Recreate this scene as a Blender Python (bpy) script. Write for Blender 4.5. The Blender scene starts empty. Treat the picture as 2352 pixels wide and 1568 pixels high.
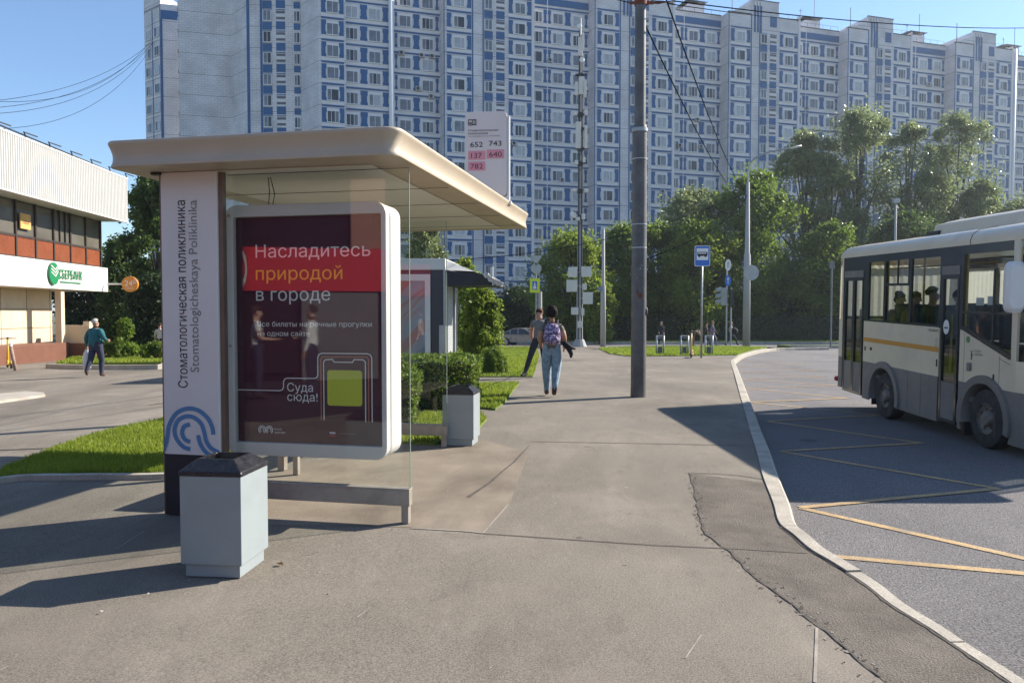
import bpy, bmesh, math, random
import numpy as np
from mathutils import Vector, Matrix
from mathutils.geometry import delaunay_2d_cdt
R = math.radians
random.seed(7)
SC = bpy.context.scene
COL = SC.collection

# ---------------------------------------------------------------- camera
CAM_H = 1.55
PITCH = R(2.06)
cd = bpy.data.cameras.new('camera'); cam = bpy.data.objects.new('camera', cd); COL.objects.link(cam)
cam.location = (0, 0, CAM_H); cam.rotation_euler = (R(90) - PITCH, 0, 0)
cd.sensor_width = 36; cd.lens = 36 * 1780 / 2352; cd.clip_end = 3000; cd.clip_start = 0.05
SC.camera = cam
# ---------------------------------------------------------------- sky, sun, exposure
SUN_EL, SUN_ROT = R(33), R(65)
W = bpy.data.worlds.new('World'); SC.world = W; W.use_nodes = True
nt = W.node_tree
sky = nt.nodes.new('ShaderNodeTexSky'); sky.sky_type = 'NISHITA'; sky.sun_disc = False
sky.sun_elevation = SUN_EL; sky.sun_rotation = SUN_ROT; sky.altitude = 150
sky.air_density = 1.0; sky.dust_density = 0.1; sky.ozone_density = 4.0
bg = nt.nodes['Background']; bg.inputs['Strength'].default_value = 0.102
nt.links.new(sky.outputs['Color'], bg.inputs['Color'])
sd = bpy.data.lights.new('sun', 'SUN'); sd.energy = 5.0; sd.angle = R(0.5); sd.color = (1.0, 0.92, 0.8)
sun = bpy.data.objects.new('sun', sd); COL.objects.link(sun)
sv = Vector((math.sin(SUN_ROT) * math.cos(SUN_EL), math.cos(SUN_ROT) * math.cos(SUN_EL), math.sin(SUN_EL)))
sun.rotation_euler = sv.to_track_quat('Z', 'Y').to_euler(); sun.location = (30, 10, 40)
SC.view_settings.view_transform = 'Standard'; SC.view_settings.look = 'None'
SC.view_settings.gamma = 1; SC.view_settings.exposure = 1.02
SC.cycles.max_bounces = 8; SC.cycles.transparent_max_bounces = 16
SC.cycles.caustics_reflective = False; SC.cycles.caustics_refractive = False
SC.cycles.sample_clamp_indirect = 6

# ---------------------------------------------------------------- pixel <-> world (for measuring the layout)
def ray(px, py):
    dx = (px - 1176) / 1780; dy = -(py - 784) / 1780
    c, s = math.cos(PITCH), math.sin(PITCH)
    return Vector((dx, c + dy * s, dy * c - s))
def at(px, py, Y):
    d = ray(px, py); t = Y / d.y
    return Vector((d.x * t, Y, CAM_H + d.z * t))
def sp(x, k=1.5):
    return k * math.log1p(math.exp(max(-40, min(40, x / k))))
def g(x, y):
    gy = min(sp(y - 15), 60) * 0.0185
    gl = min(sp(-x - 4), 26) * 0.017
    return -gy - gl
def gp(px, py, dz=0.0):
    d = ray(px, py); z = dz
    if d.z > -1e-3: d.z = -1e-3
    for _ in range(60):
        t = (z - CAM_H) / d.z
        z = 0.5 * z + 0.5 * (g(d.x * t, d.y * t) + dz)
    t = (z - CAM_H) / d.z
    return (d.x * t, d.y * t)
ROAD = -0.17

# ---------------------------------------------------------------- materials
MATS = {}
def M(name, c, rough=0.6, metal=0.0, var=0.12, vscale=2.0, fine=0.0, fscale=120.0, bump=0.0, bscale=60.0, spec=0.5, coat=0.0,
      emit=None, dirt=None, dscale=1.2, damt=0.5):
    if name in MATS: return MATS[name]
    m = bpy.data.materials.new(name); m.use_nodes = True; MATS[name] = m
    n = m.node_tree.nodes; l = m.node_tree.links; p = n['Principled BSDF']
    p.inputs['Roughness'].default_value = rough; p.inputs['Metallic'].default_value = metal
    p.inputs['Specular IOR Level'].default_value = spec; p.inputs['Coat Weight'].default_value = coat
    tc = n.new('ShaderNodeTexCoord')
    def noise(scale, detail=4, rg=0.6):
        t = n.new('ShaderNodeTexNoise'); t.inputs['Scale'].default_value = scale; t.inputs['Detail'].default_value = detail
        t.inputs['Roughness'].default_value = rg; l.new(tc.outputs['Object'], t.inputs['Vector']); return t
    def ramp(src, a, b, ca, cb):
        r = n.new('ShaderNodeMapRange'); r.inputs[1].default_value = a; r.inputs[2].default_value = b
        r.inputs[3].default_value = ca; r.inputs[4].default_value = cb; l.new(src, r.inputs[0]); return r.outputs[0]
    rgb = n.new('ShaderNodeRGB'); rgb.outputs[0].default_value = (*c, 1); out = rgb.outputs[0]
    def mul(col, f):
        mx = n.new('ShaderNodeVectorMath'); mx.operation = 'SCALE'; l.new(col, mx.inputs[0]); l.new(f, mx.inputs['Scale']); return mx.outputs[0]
    if var: out = mul(out, ramp(noise(vscale).outputs['Fac'], 0.3, 0.7, 1 - var, 1 + var))
    if fine: out = mul(out, ramp(noise(fscale, 2, 0.7).outputs['Fac'], 0.3, 0.7, 1 - fine, 1 + fine))
    if dirt:
        mx = n.new('ShaderNodeMix'); mx.data_type = 'RGBA'
        l.new(ramp(noise(dscale, 6, 0.65).outputs['Fac'], 0.48, 0.72, 0, damt), mx.inputs[0])
        l.new(out, mx.inputs[6]); mx.inputs[7].default_value = (*dirt, 1); out = mx.outputs[2]
    l.new(out, p.inputs['Base Color'])
    if var:
        l.new(ramp(noise(vscale * 3).outputs['Fac'], 0.3, 0.7, max(0, rough - 0.08), min(1, rough + 0.08)), p.inputs['Roughness'])
    if bump:
        b = n.new('ShaderNodeBump'); b.inputs['Strength'].default_value = bump; b.inputs['Distance'].default_value = 0.02
        l.new(noise(bscale, 3, 0.7).outputs['Fac'], b.inputs['Height']); l.new(b.outputs[0], p.inputs['Normal'])
    if emit:
        p.inputs['Emission Color'].default_value = (*emit, 1); p.inputs['Emission Strength'].default_value = 1
    return m

def spots(m, scale, rad, prob, col, amt):
    n = m.node_tree.nodes; l = m.node_tree.links; p = n['Principled BSDF']; src = p.inputs['Base Color'].links[0].from_socket
    tc = n.new('ShaderNodeTexCoord'); nz = n.new('ShaderNodeTexNoise'); nz.inputs['Scale'].default_value = scale * 4
    mpx = n.new('ShaderNodeMix'); mpx.data_type = 'RGBA'; mpx.inputs[0].default_value = .06; l.new(tc.outputs['Object'], nz.inputs['Vector']); l.new(tc.outputs['Object'], mpx.inputs[6]); l.new(nz.outputs['Color'], mpx.inputs[7])
    v = n.new('ShaderNodeTexVoronoi'); v.inputs['Scale'].default_value = scale; l.new(mpx.outputs[2], v.inputs['Vector'])
    sx = n.new('ShaderNodeSeparateColor'); l.new(v.outputs['Color'], sx.inputs[0])
    a = n.new('ShaderNodeMapRange'); a.inputs[1].default_value = rad; a.inputs[2].default_value = rad * .6; l.new(v.outputs['Distance'], a.inputs[0])
    b = n.new('ShaderNodeMath'); b.operation = 'LESS_THAN'; b.inputs[1].default_value = prob; l.new(sx.outputs[0], b.inputs[0])
    c = n.new('ShaderNodeMath'); c.operation = 'MULTIPLY'; l.new(a.outputs[0], c.inputs[0]); l.new(b.outputs[0], c.inputs[1])
    d = n.new('ShaderNodeMath'); d.operation = 'MULTIPLY'; d.inputs[1].default_value = amt; l.new(c.outputs[0], d.inputs[0])
    mx = n.new('ShaderNodeMix'); mx.data_type = 'RGBA'; l.new(d.outputs[0], mx.inputs[0]); l.new(src, mx.inputs[6]); mx.inputs[7].default_value = (*col, 1); l.new(mx.outputs[2], p.inputs['Base Color'])
def stain(m, scale, lo, hi, f):
    n = m.node_tree.nodes; l = m.node_tree.links; p = n['Principled BSDF']; src = p.inputs['Base Color'].links[0].from_socket
    tc = n.new('ShaderNodeTexCoord'); mp_ = n.new('ShaderNodeMapping'); mp_.inputs['Scale'].default_value = (1, .35, 1); l.new(tc.outputs['Object'], mp_.inputs[0])
    nz = n.new('ShaderNodeTexNoise'); nz.inputs['Scale'].default_value = scale; nz.inputs['Detail'].default_value = 8; nz.inputs['Roughness'].default_value = .62; nz.inputs['Distortion'].default_value = .6; l.new(mp_.outputs[0], nz.inputs['Vector'])
    r = n.new('ShaderNodeMapRange'); r.inputs[1].default_value = lo; r.inputs[2].default_value = hi; r.inputs[3].default_value = 1; r.inputs[4].default_value = f; l.new(nz.outputs['Fac'], r.inputs[0])
    s_ = n.new('ShaderNodeVectorMath'); s_.operation = 'SCALE'; l.new(src, s_.inputs[0]); l.new(r.outputs[0], s_.inputs['Scale']); l.new(s_.outputs[0], p.inputs['Base Color'])

def glass(name, tint, refl=1.5, rough=0.01):
    if name in MATS: return MATS[name]
    m = bpy.data.materials.new(name); m.use_nodes = True; MATS[name] = m
    n = m.node_tree.nodes; l = m.node_tree.links; n.remove(n['Principled BSDF'])
    tr = n.new('ShaderNodeBsdfTransparent'); tr.inputs[0].default_value = (*tint, 1)
    gl = n.new('ShaderNodeBsdfGlossy'); gl.inputs['Roughness'].default_value = rough
    r0 = ((refl - 1) / (refl + 1)) ** 2                # Schlick, the same from both sides of a pane
    lw = n.new('ShaderNodeLayerWeight'); pw_ = n.new('ShaderNodeMath'); pw_.operation = 'POWER'; pw_.inputs[1].default_value = 5; l.new(lw.outputs['Facing'], pw_.inputs[0])
    fr = n.new('ShaderNodeMath'); fr.operation = 'MULTIPLY_ADD'; fr.inputs[1].default_value = 1 - r0; fr.inputs[2].default_value = r0; l.new(pw_.outputs[0], fr.inputs[0])
    mx = n.new('ShaderNodeMixShader'); l.new(fr.outputs[0], mx.inputs[0]); l.new(tr.outputs[0], mx.inputs[1]); l.new(gl.outputs[0], mx.inputs[2])
    l.new(mx.outputs[0], n['Material Output'].inputs[0])
    return m

def leafmat(name, c, c2, trans=0.45, rough=0.5):
    if name in MATS: return MATS[name]
    m = bpy.data.materials.new(name); m.use_nodes = True; MATS[name] = m
    n = m.node_tree.nodes; l = m.node_tree.links; p = n['Principled BSDF']
    ge = n.new('ShaderNodeNewGeometry'); mx = n.new('ShaderNodeMix'); mx.data_type = 'RGBA'
    tc = n.new('ShaderNodeTexCoord'); nz = n.new('ShaderNodeTexNoise'); nz.inputs['Scale'].default_value = 0.7
    l.new(tc.outputs['Object'], nz.inputs['Vector'])
    ad = n.new('ShaderNodeMath'); ad.operation = 'MULTIPLY_ADD'; ad.inputs[1].default_value = 0.55
    l.new(ge.outputs['Random Per Island'], ad.inputs[0])
    mr = n.new('ShaderNodeMapRange'); mr.inputs[1].default_value = 0.3; mr.inputs[2].default_value = 0.7; mr.inputs[4].default_value = 0.45
    l.new(nz.outputs['Fac'], mr.inputs[0]); l.new(mr.outputs[0], ad.inputs[2])
    l.new(ad.outputs[0], mx.inputs[0]); mx.inputs[6].default_value = (*c, 1); mx.inputs[7].default_value = (*c2, 1)
    l.new(mx.outputs[2], p.inputs['Base Color']); p.inputs['Roughness'].default_value = rough
    p.inputs['Specular IOR Level'].default_value = 0.35
    tl = n.new('ShaderNodeBsdfTranslucent'); l.new(mx.outputs[2], tl.inputs[0])
    ms = n.new('ShaderNodeMixShader'); ms.inputs[0].default_value = trans
    l.new(p.outputs[0], ms.inputs[1]); l.new(tl.outputs[0], ms.inputs[2]); l.new(ms.outputs[0], n['Material Output'].inputs[0])
    return m

# ---------------------------------------------------------------- mesh builder
_txt = {}
def text_geo(s, bold=0.0):
    k = (s, bold)
    if k in _txt: return _txt[k]
    c = bpy.data.curves.new('lettering', 'FONT'); c.body = s; c.size = 1; c.resolution_u = 3; c.offset = bold
    c.fill_mode = 'NONE'
    o = bpy.data.objects.new('lettering', c); COL.objects.link(o)
    dg = bpy.context.evaluated_depsgraph_get()
    m = bpy.data.meshes.new_from_object(o.evaluated_get(dg))
    P0 = np.array([v.co[:2] for v in m.vertices]); ed = [tuple(e.vertices) for e in m.edges]
    P2, _, tri, *_ = delaunay_2d_cdt([Vector((float(a), float(b))) for a, b in P0], ed, [], 0, 1e-6)
    vs = np.array([p[:] for p in P2]); tri = [t for t in tri if len(t) == 3]
    Cn = np.array([vs[list(t)].mean(0) for t in tri]); wn = np.zeros(len(tri), int)
    for a, b in ed:                                          # keep the triangles inside the outlines (non-zero winding)
        (x0, y0), (x1, y1) = P0[a], P0[b]
        if y0 == y1: continue
        inr = (Cn[:, 1] >= min(y0, y1)) & (Cn[:, 1] < max(y0, y1)); xx = x0 + (Cn[:, 1] - y0) / (y1 - y0) * (x1 - x0)
        wn += np.where(inr & (xx > Cn[:, 0]), 1 if y1 > y0 else -1, 0)
    fs = [tuple(t) for t, w_ in zip(tri, wn) if w_ != 0]
    bpy.data.objects.remove(o); bpy.data.curves.remove(c); bpy.data.meshes.remove(m)
    _txt[k] = (vs, fs); return _txt[k]

class MB:
    def __init__(s): s.v = []; s.f = []; s.m = []
    def add(s, vs, fs, mat=0):
        o = len(s.v); s.v += [tuple(v) for v in vs]
        for f in fs: s.f.append(tuple(i + o for i in f)); s.m.append(mat)
        return s
    def box(s, x0, x1, y0, y1, z0, z1, mat=0):
        vs = [(x, y, z) for z in (z0, z1) for y in (y0, y1) for x in (x0, x1)]
        return s.add(vs, [(0, 2, 3, 1), (4, 5, 7, 6), (0, 1, 5, 4), (2, 6, 7, 3), (0, 4, 6, 2), (1, 3, 7, 5)], mat)
    def obox(s, c, ax, ay, az, mat=0):
        c = Vector(c); ax = Vector(ax); ay = Vector(ay); az = Vector(az)
        vs = [c + i * ax + j * ay + k * az for k in (-1, 1) for j in (-1, 1) for i in (-1, 1)]
        return s.add(vs, [(0, 2, 3, 1), (4, 5, 7, 6), (0, 1, 5, 4), (2, 6, 7, 3), (0, 4, 6, 2), (1, 3, 7, 5)], mat)
    def quad(s, a, b, c, d, mat=0): return s.add([a, b, c, d], [(0, 1, 2, 3)], mat)
    def tube(s, pts, r, n=8, mat=0, cap=True, sy=1.0):
        pts = [Vector(p) for p in pts]; k = len(pts)
        rs = r if isinstance(r, (list, tuple)) else [r] * k
        vs = []; fs = []; up = None
        for i, p in enumerate(pts):
            t = (pts[min(i + 1, k - 1)] - pts[max(i - 1, 0)]).normalized()
            if up is None:
                up = Vector((0, 0, 1)) if abs(t.z) < 0.9 else Vector((0, 1, 0))
            a = t.cross(up)
            if a.length < 1e-4: a = t.cross(Vector((1, 0, 0)))
            a.normalize(); b = a.cross(t).normalized(); up = b
            for j in range(n):
                q = 2 * math.pi * j / n
                vs.append(p + a * math.cos(q) * rs[i] + b * math.sin(q) * rs[i] * sy)
        for i in range(k - 1):
            for j in range(n):
                fs.append((i * n + j, i * n + (j + 1) % n, (i + 1) * n + (j + 1) % n, (i + 1) * n + j))
        if cap: fs.append(tuple(range(n - 1, -1, -1))); fs.append(tuple((k - 1) * n + j for j in range(n)))
        return s.add(vs, fs, mat)
    def cyl(s, a, b, r, n=16, mat=0): return s.tube([a, b], r, n, mat)
    def ex(s, poly, vec, mat=0):                      # closed polygon (3-D points) extruded along vec
        k = len(poly); vec = Vector(vec); vs = [Vector(p) for p in poly]; vs = vs + [v + vec for v in vs]
        fs = [tuple(range(k)), tuple(range(2 * k - 1, k - 1, -1))]
        fs += [(i, (i + 1) % k, k + (i + 1) % k, k + i)[::-1] for i in range(k)]
        return s.add(vs, fs, mat)
    def lathe(s, prof, c=(0, 0, 0), n=20, mat=0):
        vs = []; fs = []; k = len(prof)
        for r, z in prof:
            for j in range(n):
                q = 2 * math.pi * j / n; vs.append((c[0] + r * math.cos(q), c[1] + r * math.sin(q), c[2] + z))
        for i in range(k - 1):
            for j in range(n): fs.append((i * n + j, i * n + (j + 1) % n, (i + 1) * n + (j + 1) % n, (i + 1) * n + j))
        fs.append(tuple(range(n - 1, -1, -1))); fs.append(tuple((k - 1) * n + j for j in range(n)))
        return s.add(vs, fs, mat)
    def ball(s, c, r, n=12, m_=8, mat=0, jit=0.0):
        r = (r, r, r) if not isinstance(r, (tuple, list)) else r
        vs = [(c[0], c[1], c[2] - r[2])]; fs = []
        for i in range(1, m_):
            a = -math.pi / 2 + math.pi * i / m_
            for j in range(n):
                q = 2 * math.pi * j / n; w = 1 + random.uniform(-jit, jit)
                vs.append((c[0] + r[0] * w * math.cos(a) * math.cos(q), c[1] + r[1] * w * math.cos(a) * math.sin(q), c[2] + r[2] * w * math.sin(a)))
        vs.append((c[0], c[1], c[2] + r[2])); L = len(vs) - 1
        for j in range(n):
            fs.append((0, 1 + (j + 1) % n, 1 + j)); fs.append((L, L - n + j, L - n + (j + 1) % n))
        for i in range(m_ - 2):
            for j in range(n):
                a = 1 + i * n; fs.append((a + j, a + (j + 1) % n, a + n + (j + 1) % n, a + n + j))
        return s.add(vs, fs, mat)
    def text(s, t, o, xd, zd, size, mat=0, align='L', bold=0.0, depth=0.0, width=None):
        vs, fs = text_geo(t, bold); o = Vector(o); xd = Vector(xd).normalized(); zd = Vector(zd).normalized()
        x0, x1 = vs[:, 0].min(), vs[:, 0].max()
        kx = size if width is None else width / (x1 - x0)
        off = {'L': x0, 'C': (x0 + x1) / 2, 'R': x1}[align]
        P = [o + xd * (a - off) * kx + zd * b * size for a, b in vs]
        s.add(P, fs, mat)
        if depth:
            n = xd.cross(zd).normalized() * depth
            # front face moved out, with side walls from boundary edges
            cnt = {}
            for f in fs:
                for i in range(len(f)):
                    e = (f[i], f[(i + 1) % len(f)]); k = tuple(sorted(e)); cnt.setdefault(k, []).append(e)
            b0 = len(s.v); s.v += [tuple(p + n) for p in P]
            for f in fs: s.f.append(tuple(i + b0 for i in f)); s.m.append(mat)
            a0 = b0 - len(P)
            for k, e in cnt.items():
                if len(e) == 1:
                    i, j = e[0]; s.f.append((a0 + i, a0 + j, b0 + j, b0 + i)); s.m.append(mat)
        return s
    def build(s, name, mats, parent=None, smooth=False, bevel=0.0, loc=None, seg=2):
        me = bpy.data.meshes.new(name); me.from_pydata(s.v, [], s.f)
        if not isinstance(mats, (list, tuple)): mats = [mats]
        for m in mats: me.materials.append(m)
        me.polygons.foreach_set('material_index', s.m)
        if smooth: me.polygons.foreach_set('use_smooth', [True] * len(s.f))
        me.update()
        o = bpy.data.objects.new(name, me); COL.objects.link(o)
        if parent is not None: o.parent = parent
        if loc: o.location = loc
        if smooth == 'auto' or (smooth and bevel):
            pass
        if bevel:
            b = o.modifiers.new('bevel', 'BEVEL'); b.width = bevel; b.segments = seg; b.limit_method = 'ANGLE'; b.angle_limit = R(35)
        return o
def sharp(o, ang=40):
    o.data.set_sharp_from_angle(angle=R(ang)); return o
def tag(o, label=None, cat=None, group=None, kind=None):
    if label: o['label'] = label
    if cat: o['category'] = cat
    if group: o['group'] = group
    if kind: o['kind'] = kind
    return o
def thing(name, label, cat, loc=(0, 0, 0), rz=0.0, group=None):
    o = bpy.data.objects.new(name, None); COL.objects.link(o); o.empty_display_size = 0.2
    o.location = loc; o.rotation_euler = (0, 0, rz); return tag(o, label, cat, group)
def dup(root, loc, rz, label, group=None):
    r = root.copy(); COL.objects.link(r); r.location = loc; r.rotation_euler = (0, 0, rz); tag(r, label, None, group)
    for ch in list(root.children):
        c = ch.copy(); COL.objects.link(c); c.parent = r
        for gch in list(ch.children):
            d = gch.copy(); COL.objects.link(d); d.parent = c
    return r
def np_mesh(name, V, mats, parent=None, mi=None):      # V: (N,4,3) quads
    N = len(V); me = bpy.data.meshes.new(name); me.vertices.add(N * 4); me.vertices.foreach_set('co', V.reshape(-1).astype(np.float32))
    me.loops.add(N * 4); me.loops.foreach_set('vertex_index', np.arange(N * 4, dtype=np.int32))
    me.polygons.add(N); me.polygons.foreach_set('loop_start', np.arange(0, N * 4, 4, dtype=np.int32))
    for m in (mats if isinstance(mats, (list, tuple)) else [mats]): me.materials.append(m)
    if mi is not None: me.polygons.foreach_set('material_index', mi.astype(np.int32))
    me.update(calc_edges=True); me.validate()
    o = bpy.data.objects.new(name, me); COL.objects.link(o)
    if parent is not None: o.parent = parent
    return o
def sheet(name, poly, dz, mat, kind='structure', step=1.5, skirt=0.0, label=None, cat=None):
    bm = bmesh.new(); vs = [bm.verts.new((x, y, 0)) for x, y in poly]; bm.faces.new(vs)
    bmesh.ops.triangulate(bm, faces=bm.faces[:])
    xs = [p[0] for p in poly]; ys = [p[1] for p in poly]
    def cuts(a, b):
        n = max(1, int((b - a) / step)); n = min(n, 90); return [a + (b - a) * i / n for i in range(1, n)]
    for c in cuts(min(xs), max(xs)):
        bmesh.ops.bisect_plane(bm, geom=bm.verts[:] + bm.edges[:] + bm.faces[:], plane_co=(c, 0, 0), plane_no=(1, 0, 0), dist=1e-5)
    for c in cuts(min(ys), max(ys)):
        bmesh.ops.bisect_plane(bm, geom=bm.verts[:] + bm.edges[:] + bm.faces[:], plane_co=(0, c, 0), plane_no=(0, 1, 0), dist=1e-5)
    for v in bm.verts: v.co.z = g(v.co.x, v.co.y) + dz
    bmesh.ops.recalc_face_normals(bm, faces=bm.faces[:])
    if bm.faces and sum(f.normal.z for f in bm.faces) < 0: bmesh.ops.reverse_faces(bm, faces=bm.faces[:])
    if skirt:
        be = [e for e in bm.edges if e.is_boundary]
        r = bmesh.ops.extrude_edge_only(bm, edges=be)
        for v in r['geom']:
            if isinstance(v, bmesh.types.BMVert): v.co.z -= skirt
    me = bpy.data.meshes.new(name); bm.to_mesh(me); bm.free(); me.materials.append(mat)
    o = bpy.data.objects.new(name, me); COL.objects.link(o)
    if kind: o['kind'] = kind
    return tag(o, label, cat)
def strip(mb, pts, w, dz, mat=0, jit=0.0):            # thin line laid on the ground along pts (x,y)
    P = []
    for i in range(len(pts) - 1):
        a = Vector(pts[i]); b = Vector(pts[i + 1]); n = max(1, int((b - a).length / 0.5))
        for k in range(n): P.append(a.lerp(b, k / n))
    P.append(Vector(pts[-1])); L = []; 
    for i, p in enumerate(P):
        t = (P[min(i + 1, len(P) - 1)] - P[max(i - 1, 0)]).normalized(); nrm = Vector((-t.y, t.x))
        ww = w if not isinstance(w, (list, tuple)) else w[0] + (w[1] - w[0]) * i / (len(P) - 1)
        o = nrm * random.uniform(-jit, jit); ww *= 1 + random.uniform(-1, 1) * min(0.6, jit * 30)
        for sg in (-1, 1):
            q = p + nrm * sg * ww / 2 + o; L.append((q.x, q.y, g(q.x, q.y) + dz))
    mb.add(L, [(2 * i, 2 * i + 2, 2 * i + 3, 2 * i + 1)[::-1] for i in range(len(P) - 1)], mat)
def catmull(pts, n=4):
    P = [Vector(p) for p in pts]; out = []
    for i in range(len(P) - 1):
        p0 = P[max(i - 1, 0)]; p1 = P[i]; p2 = P[i + 1]; p3 = P[min(i + 2, len(P) - 1)]
        for k in range(n):
            t = k / n
            out.append(0.5 * ((2 * p1) + (p2 - p0) * t + (2 * p0 - 5 * p1 + 4 * p2 - p3) * t * t + (3 * p1 - p0 - 3 * p2 + p3) * t ** 3))
    out.append(P[-1]); return out
def in_poly(x, y, poly):
    c = False; j = len(poly) - 1
    for i in range(len(poly)):
        if (poly[i][1] > y) != (poly[j][1] > y) and x < (poly[j][0] - poly[i][0]) * (y - poly[i][1]) / (poly[j][1] - poly[i][1]) + poly[i][0]: c = not c
        j = i
    return c

# common materials
steel = M('galvanised_steel', (0.33, 0.34, 0.34), 0.45, 0.6, 0.18, 6, dirt=(0.2, 0.18, 0.15), dscale=4, damt=0.4)
stainless = M('stainless_steel', (0.36, 0.37, 0.38), 0.45, 0.9, 0.1, 5)
darkmetal = M('dark_metal', (0.03, 0.032, 0.036), 0.5, 0.3, 0.15)
black = M('black_plastic', (0.018, 0.018, 0.02), 0.45, 0, 0.2)
rubber = M('rubber', (0.022, 0.022, 0.023), 0.8, 0, 0.25, 8, dirt=(0.12, 0.11, 0.1), dscale=5, damt=0.5)
white = M('white_paint', (0.72, 0.72, 0.7), 0.4, 0, 0.05, 3)
# ================================================================ GROUND
asphalt = M('pavement_asphalt', (0.198, 0.174, 0.142), 0.92, 0, 0.14, 0.3, 0.5, 115, 0.35, 260, 0.25, dirt=(0.29, 0.25, 0.21), dscale=0.9, damt=0.55)
road_m = M('road_asphalt', (0.175, 0.165, 0.165), 0.92, 0, 0.10, 0.4, 0.6, 75, 0.9, 75, 0.3)
patch_m = M('patch_asphalt', (0.168, 0.147, 0.122), 0.95, 0, 0.2, 2.2, 0.4, 110, 0.9, 90, 0.2, dirt=(0.24, 0.205, 0.175), dscale=3.5, damt=0.6)
kerb_m = M('kerb_concrete', (0.42, 0.38, 0.32), 0.9, 0, 0.15, 2.5, 0.2, 90, 0.4, 90, 0.2, dirt=(0.27, 0.24, 0.2), dscale=4, damt=0.6)
joint_m = M('joint_dark', (0.075, 0.062, 0.052), 0.95, 0, 0.4, 9)
pale_m = M('joint_pale', (0.27, 0.24, 0.205), 0.95, 0, 0.3, 9)
lawn_m = M('lawn_soil', (0.12, 0.17, 0.025), 0.95, 0, 0.3, 2, 0.4, 40)
earth_m = M('earth', (0.10, 0.10, 0.05), 0.95, 0, 0.3, 0.05, 0.3, 2)
dust_m = M('dusty_asphalt', (0.222, 0.186, 0.146), 0.95, 0, 0.22, 1.2, 0.28, 150, 0.3, 200, 0.2)

stain(asphalt, .5, .47, .66, .72); stain(asphalt, 1.5, .53, .70, 1.2); stain(asphalt, 6, .55, .7, .86); spots(asphalt, 1.3, .07, .35, (.10, .085, .07), .55); spots(asphalt, 4.5, .10, .10, (.06, .05, .045), .75); spots(asphalt, 3.1, .07, .12, (.36, .33, .28), .5)
stain(road_m, .35, .48, .66, .80); spots(road_m, .8, .12, .3, (.07, .065, .065), .5)
stain(dust_m, 1.6, .48, .66, .78); stain(patch_m, 2.2, .5, .66, .82); spots(kerb_m, 3.0, .12, .3, (.16, .14, .11), .5)
# the ground, one sheet to the horizon (dense near, sparse far)
xs = [-1500, -700, -300, -120, -60, -40] + list(range(-30, 100, 6)) + [130, 250, 600, 1500]
ys = [-400, -120, -40, -15, 0, 6, 12, 15, 18, 22, 28, 34, 42, 50, 60, 70, 78, 90, 110, 140, 200, 350, 700, 1600, 2500]
mb = MB(); mb.add([(x, y, g(x, y) - 0.35) for y in ys for x in xs],
   [(j * len(xs) + i, j * len(xs) + i + 1, (j + 1) * len(xs) + i + 1, (j + 1) * len(xs) + i) for j in range(len(ys) - 1) for i in range(len(xs) - 1)])
tag(mb.build('ground', earth_m, smooth=True), kind='structure')
# kerb line, traced on the pavement side, and its road side
def z4(x, y): return ((1650 + x / 1.958) * 0.922, (900 + y / 1.958) * 0.922)
kin = [(1700, 1568), (1600, 1500), (1440, 1395), (1300, 1300), (1120, 1190), (1000, 1095), (900, 1030), (820, 980), (720, 920), (640, 850), (570, 790), (540, 690), (490, 560), (460, 440), (425, 330), (400, 235), (375, 150), (345, 40), (335, 0)]
kin = [z4(*p) for p in kin]
kin = [gp(*p) for p in kin] + [gp(1686, 823), gp(1704, 813), gp(1735, 805), gp(1765, 800.5), gp(1800, 799), gp(1900, 797.5)]
e0 = Vector(kin[0]) - Vector(kin[1]); e0.normalize(); kin = [tuple(Vector(kin[0]) + e0 * d_) for d_ in (4.0, 2.2, 1.2, .6, .25)] + kin
kin = catmull([(p[0], p[1]) for p in kin], 4)
KW = 0.15
def offs(P, d):
    out = []
    for i, p in enumerate(P):
        t = (P[min(i + 1, len(P) - 1)] - P[max(i - 1, 0)]).normalized(); out.append(p + Vector((t.y, -t.x)) * d)
    return out
kout = offs(kin, KW)
for i, p in enumerate(kin):
    t_ = max(0, min(1, (p.y - 3.6) / 3.6)); kout[i] = p + (kout[i] - p) * (.58 + .40 * t_)
# kerb stones : separate lengths with tiny joints, as one kerb
mb = MB(); acc = 0; zo = 0; rk_ = random.Random(2)
for i in range(len(kin) - 1):
    a, b, c, d = kin[i], kin[i + 1], kout[i + 1], kout[i]
    acc += (b - a).length
    zt = lambda p: g(p.x, p.y) + 0.012 + zo
    zb = lambda p: g(p.x, p.y) + ROAD - 0.1
    e = 0.012 if acc > 0.95 else 0.0
    t = (b - a).normalized() * e; b2 = b - t; c2 = c - t; bev = (c - b).normalized() * 0.02
    V = [(a.x, a.y, zt(a)), (b2.x, b2.y, zt(b)), (c2.x - bev.x, c2.y - bev.y, zt(c)), (d.x - bev.x, d.y - bev.y, zt(d)),
         (a.x, a.y, zb(a)), (b2.x, b2.y, zb(b)), (c2.x, c2.y, zb(c)), (d.x, d.y, zb(d)),
         (c2.x, c2.y, zt(c) - 0.02), (d.x, d.y, zt(d) - 0.02)]
    mb.add(V, [(0, 3, 2, 1), (3, 9, 8, 2), (9, 7, 6, 8), (0, 1, 5, 4), (0, 4, 7, 9, 3), (1, 2, 8, 6, 5)])
    if e: acc = 0; zo = rk_.uniform(-.006, .006)
tag(mb.build('kerb', kerb_m), kind='structure')
# road: a big sheet to the right and across behind
rd = [(p.x - 0.05, p.y) for p in kin]
far_y = 57.5
road_poly = [(60, -12), (60, 57)] + [(rd[-1][0], 57)] + rd[::-1] + [(rd[0][0], -12)]
sheet('road', road_poly, ROAD, road_m, step=2.5)
sheet('side_road', [(-26, 57.1), (60, 57.1), (60, 66), (-26, 66)], ROAD + 0.02, road_m, step=4)
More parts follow.
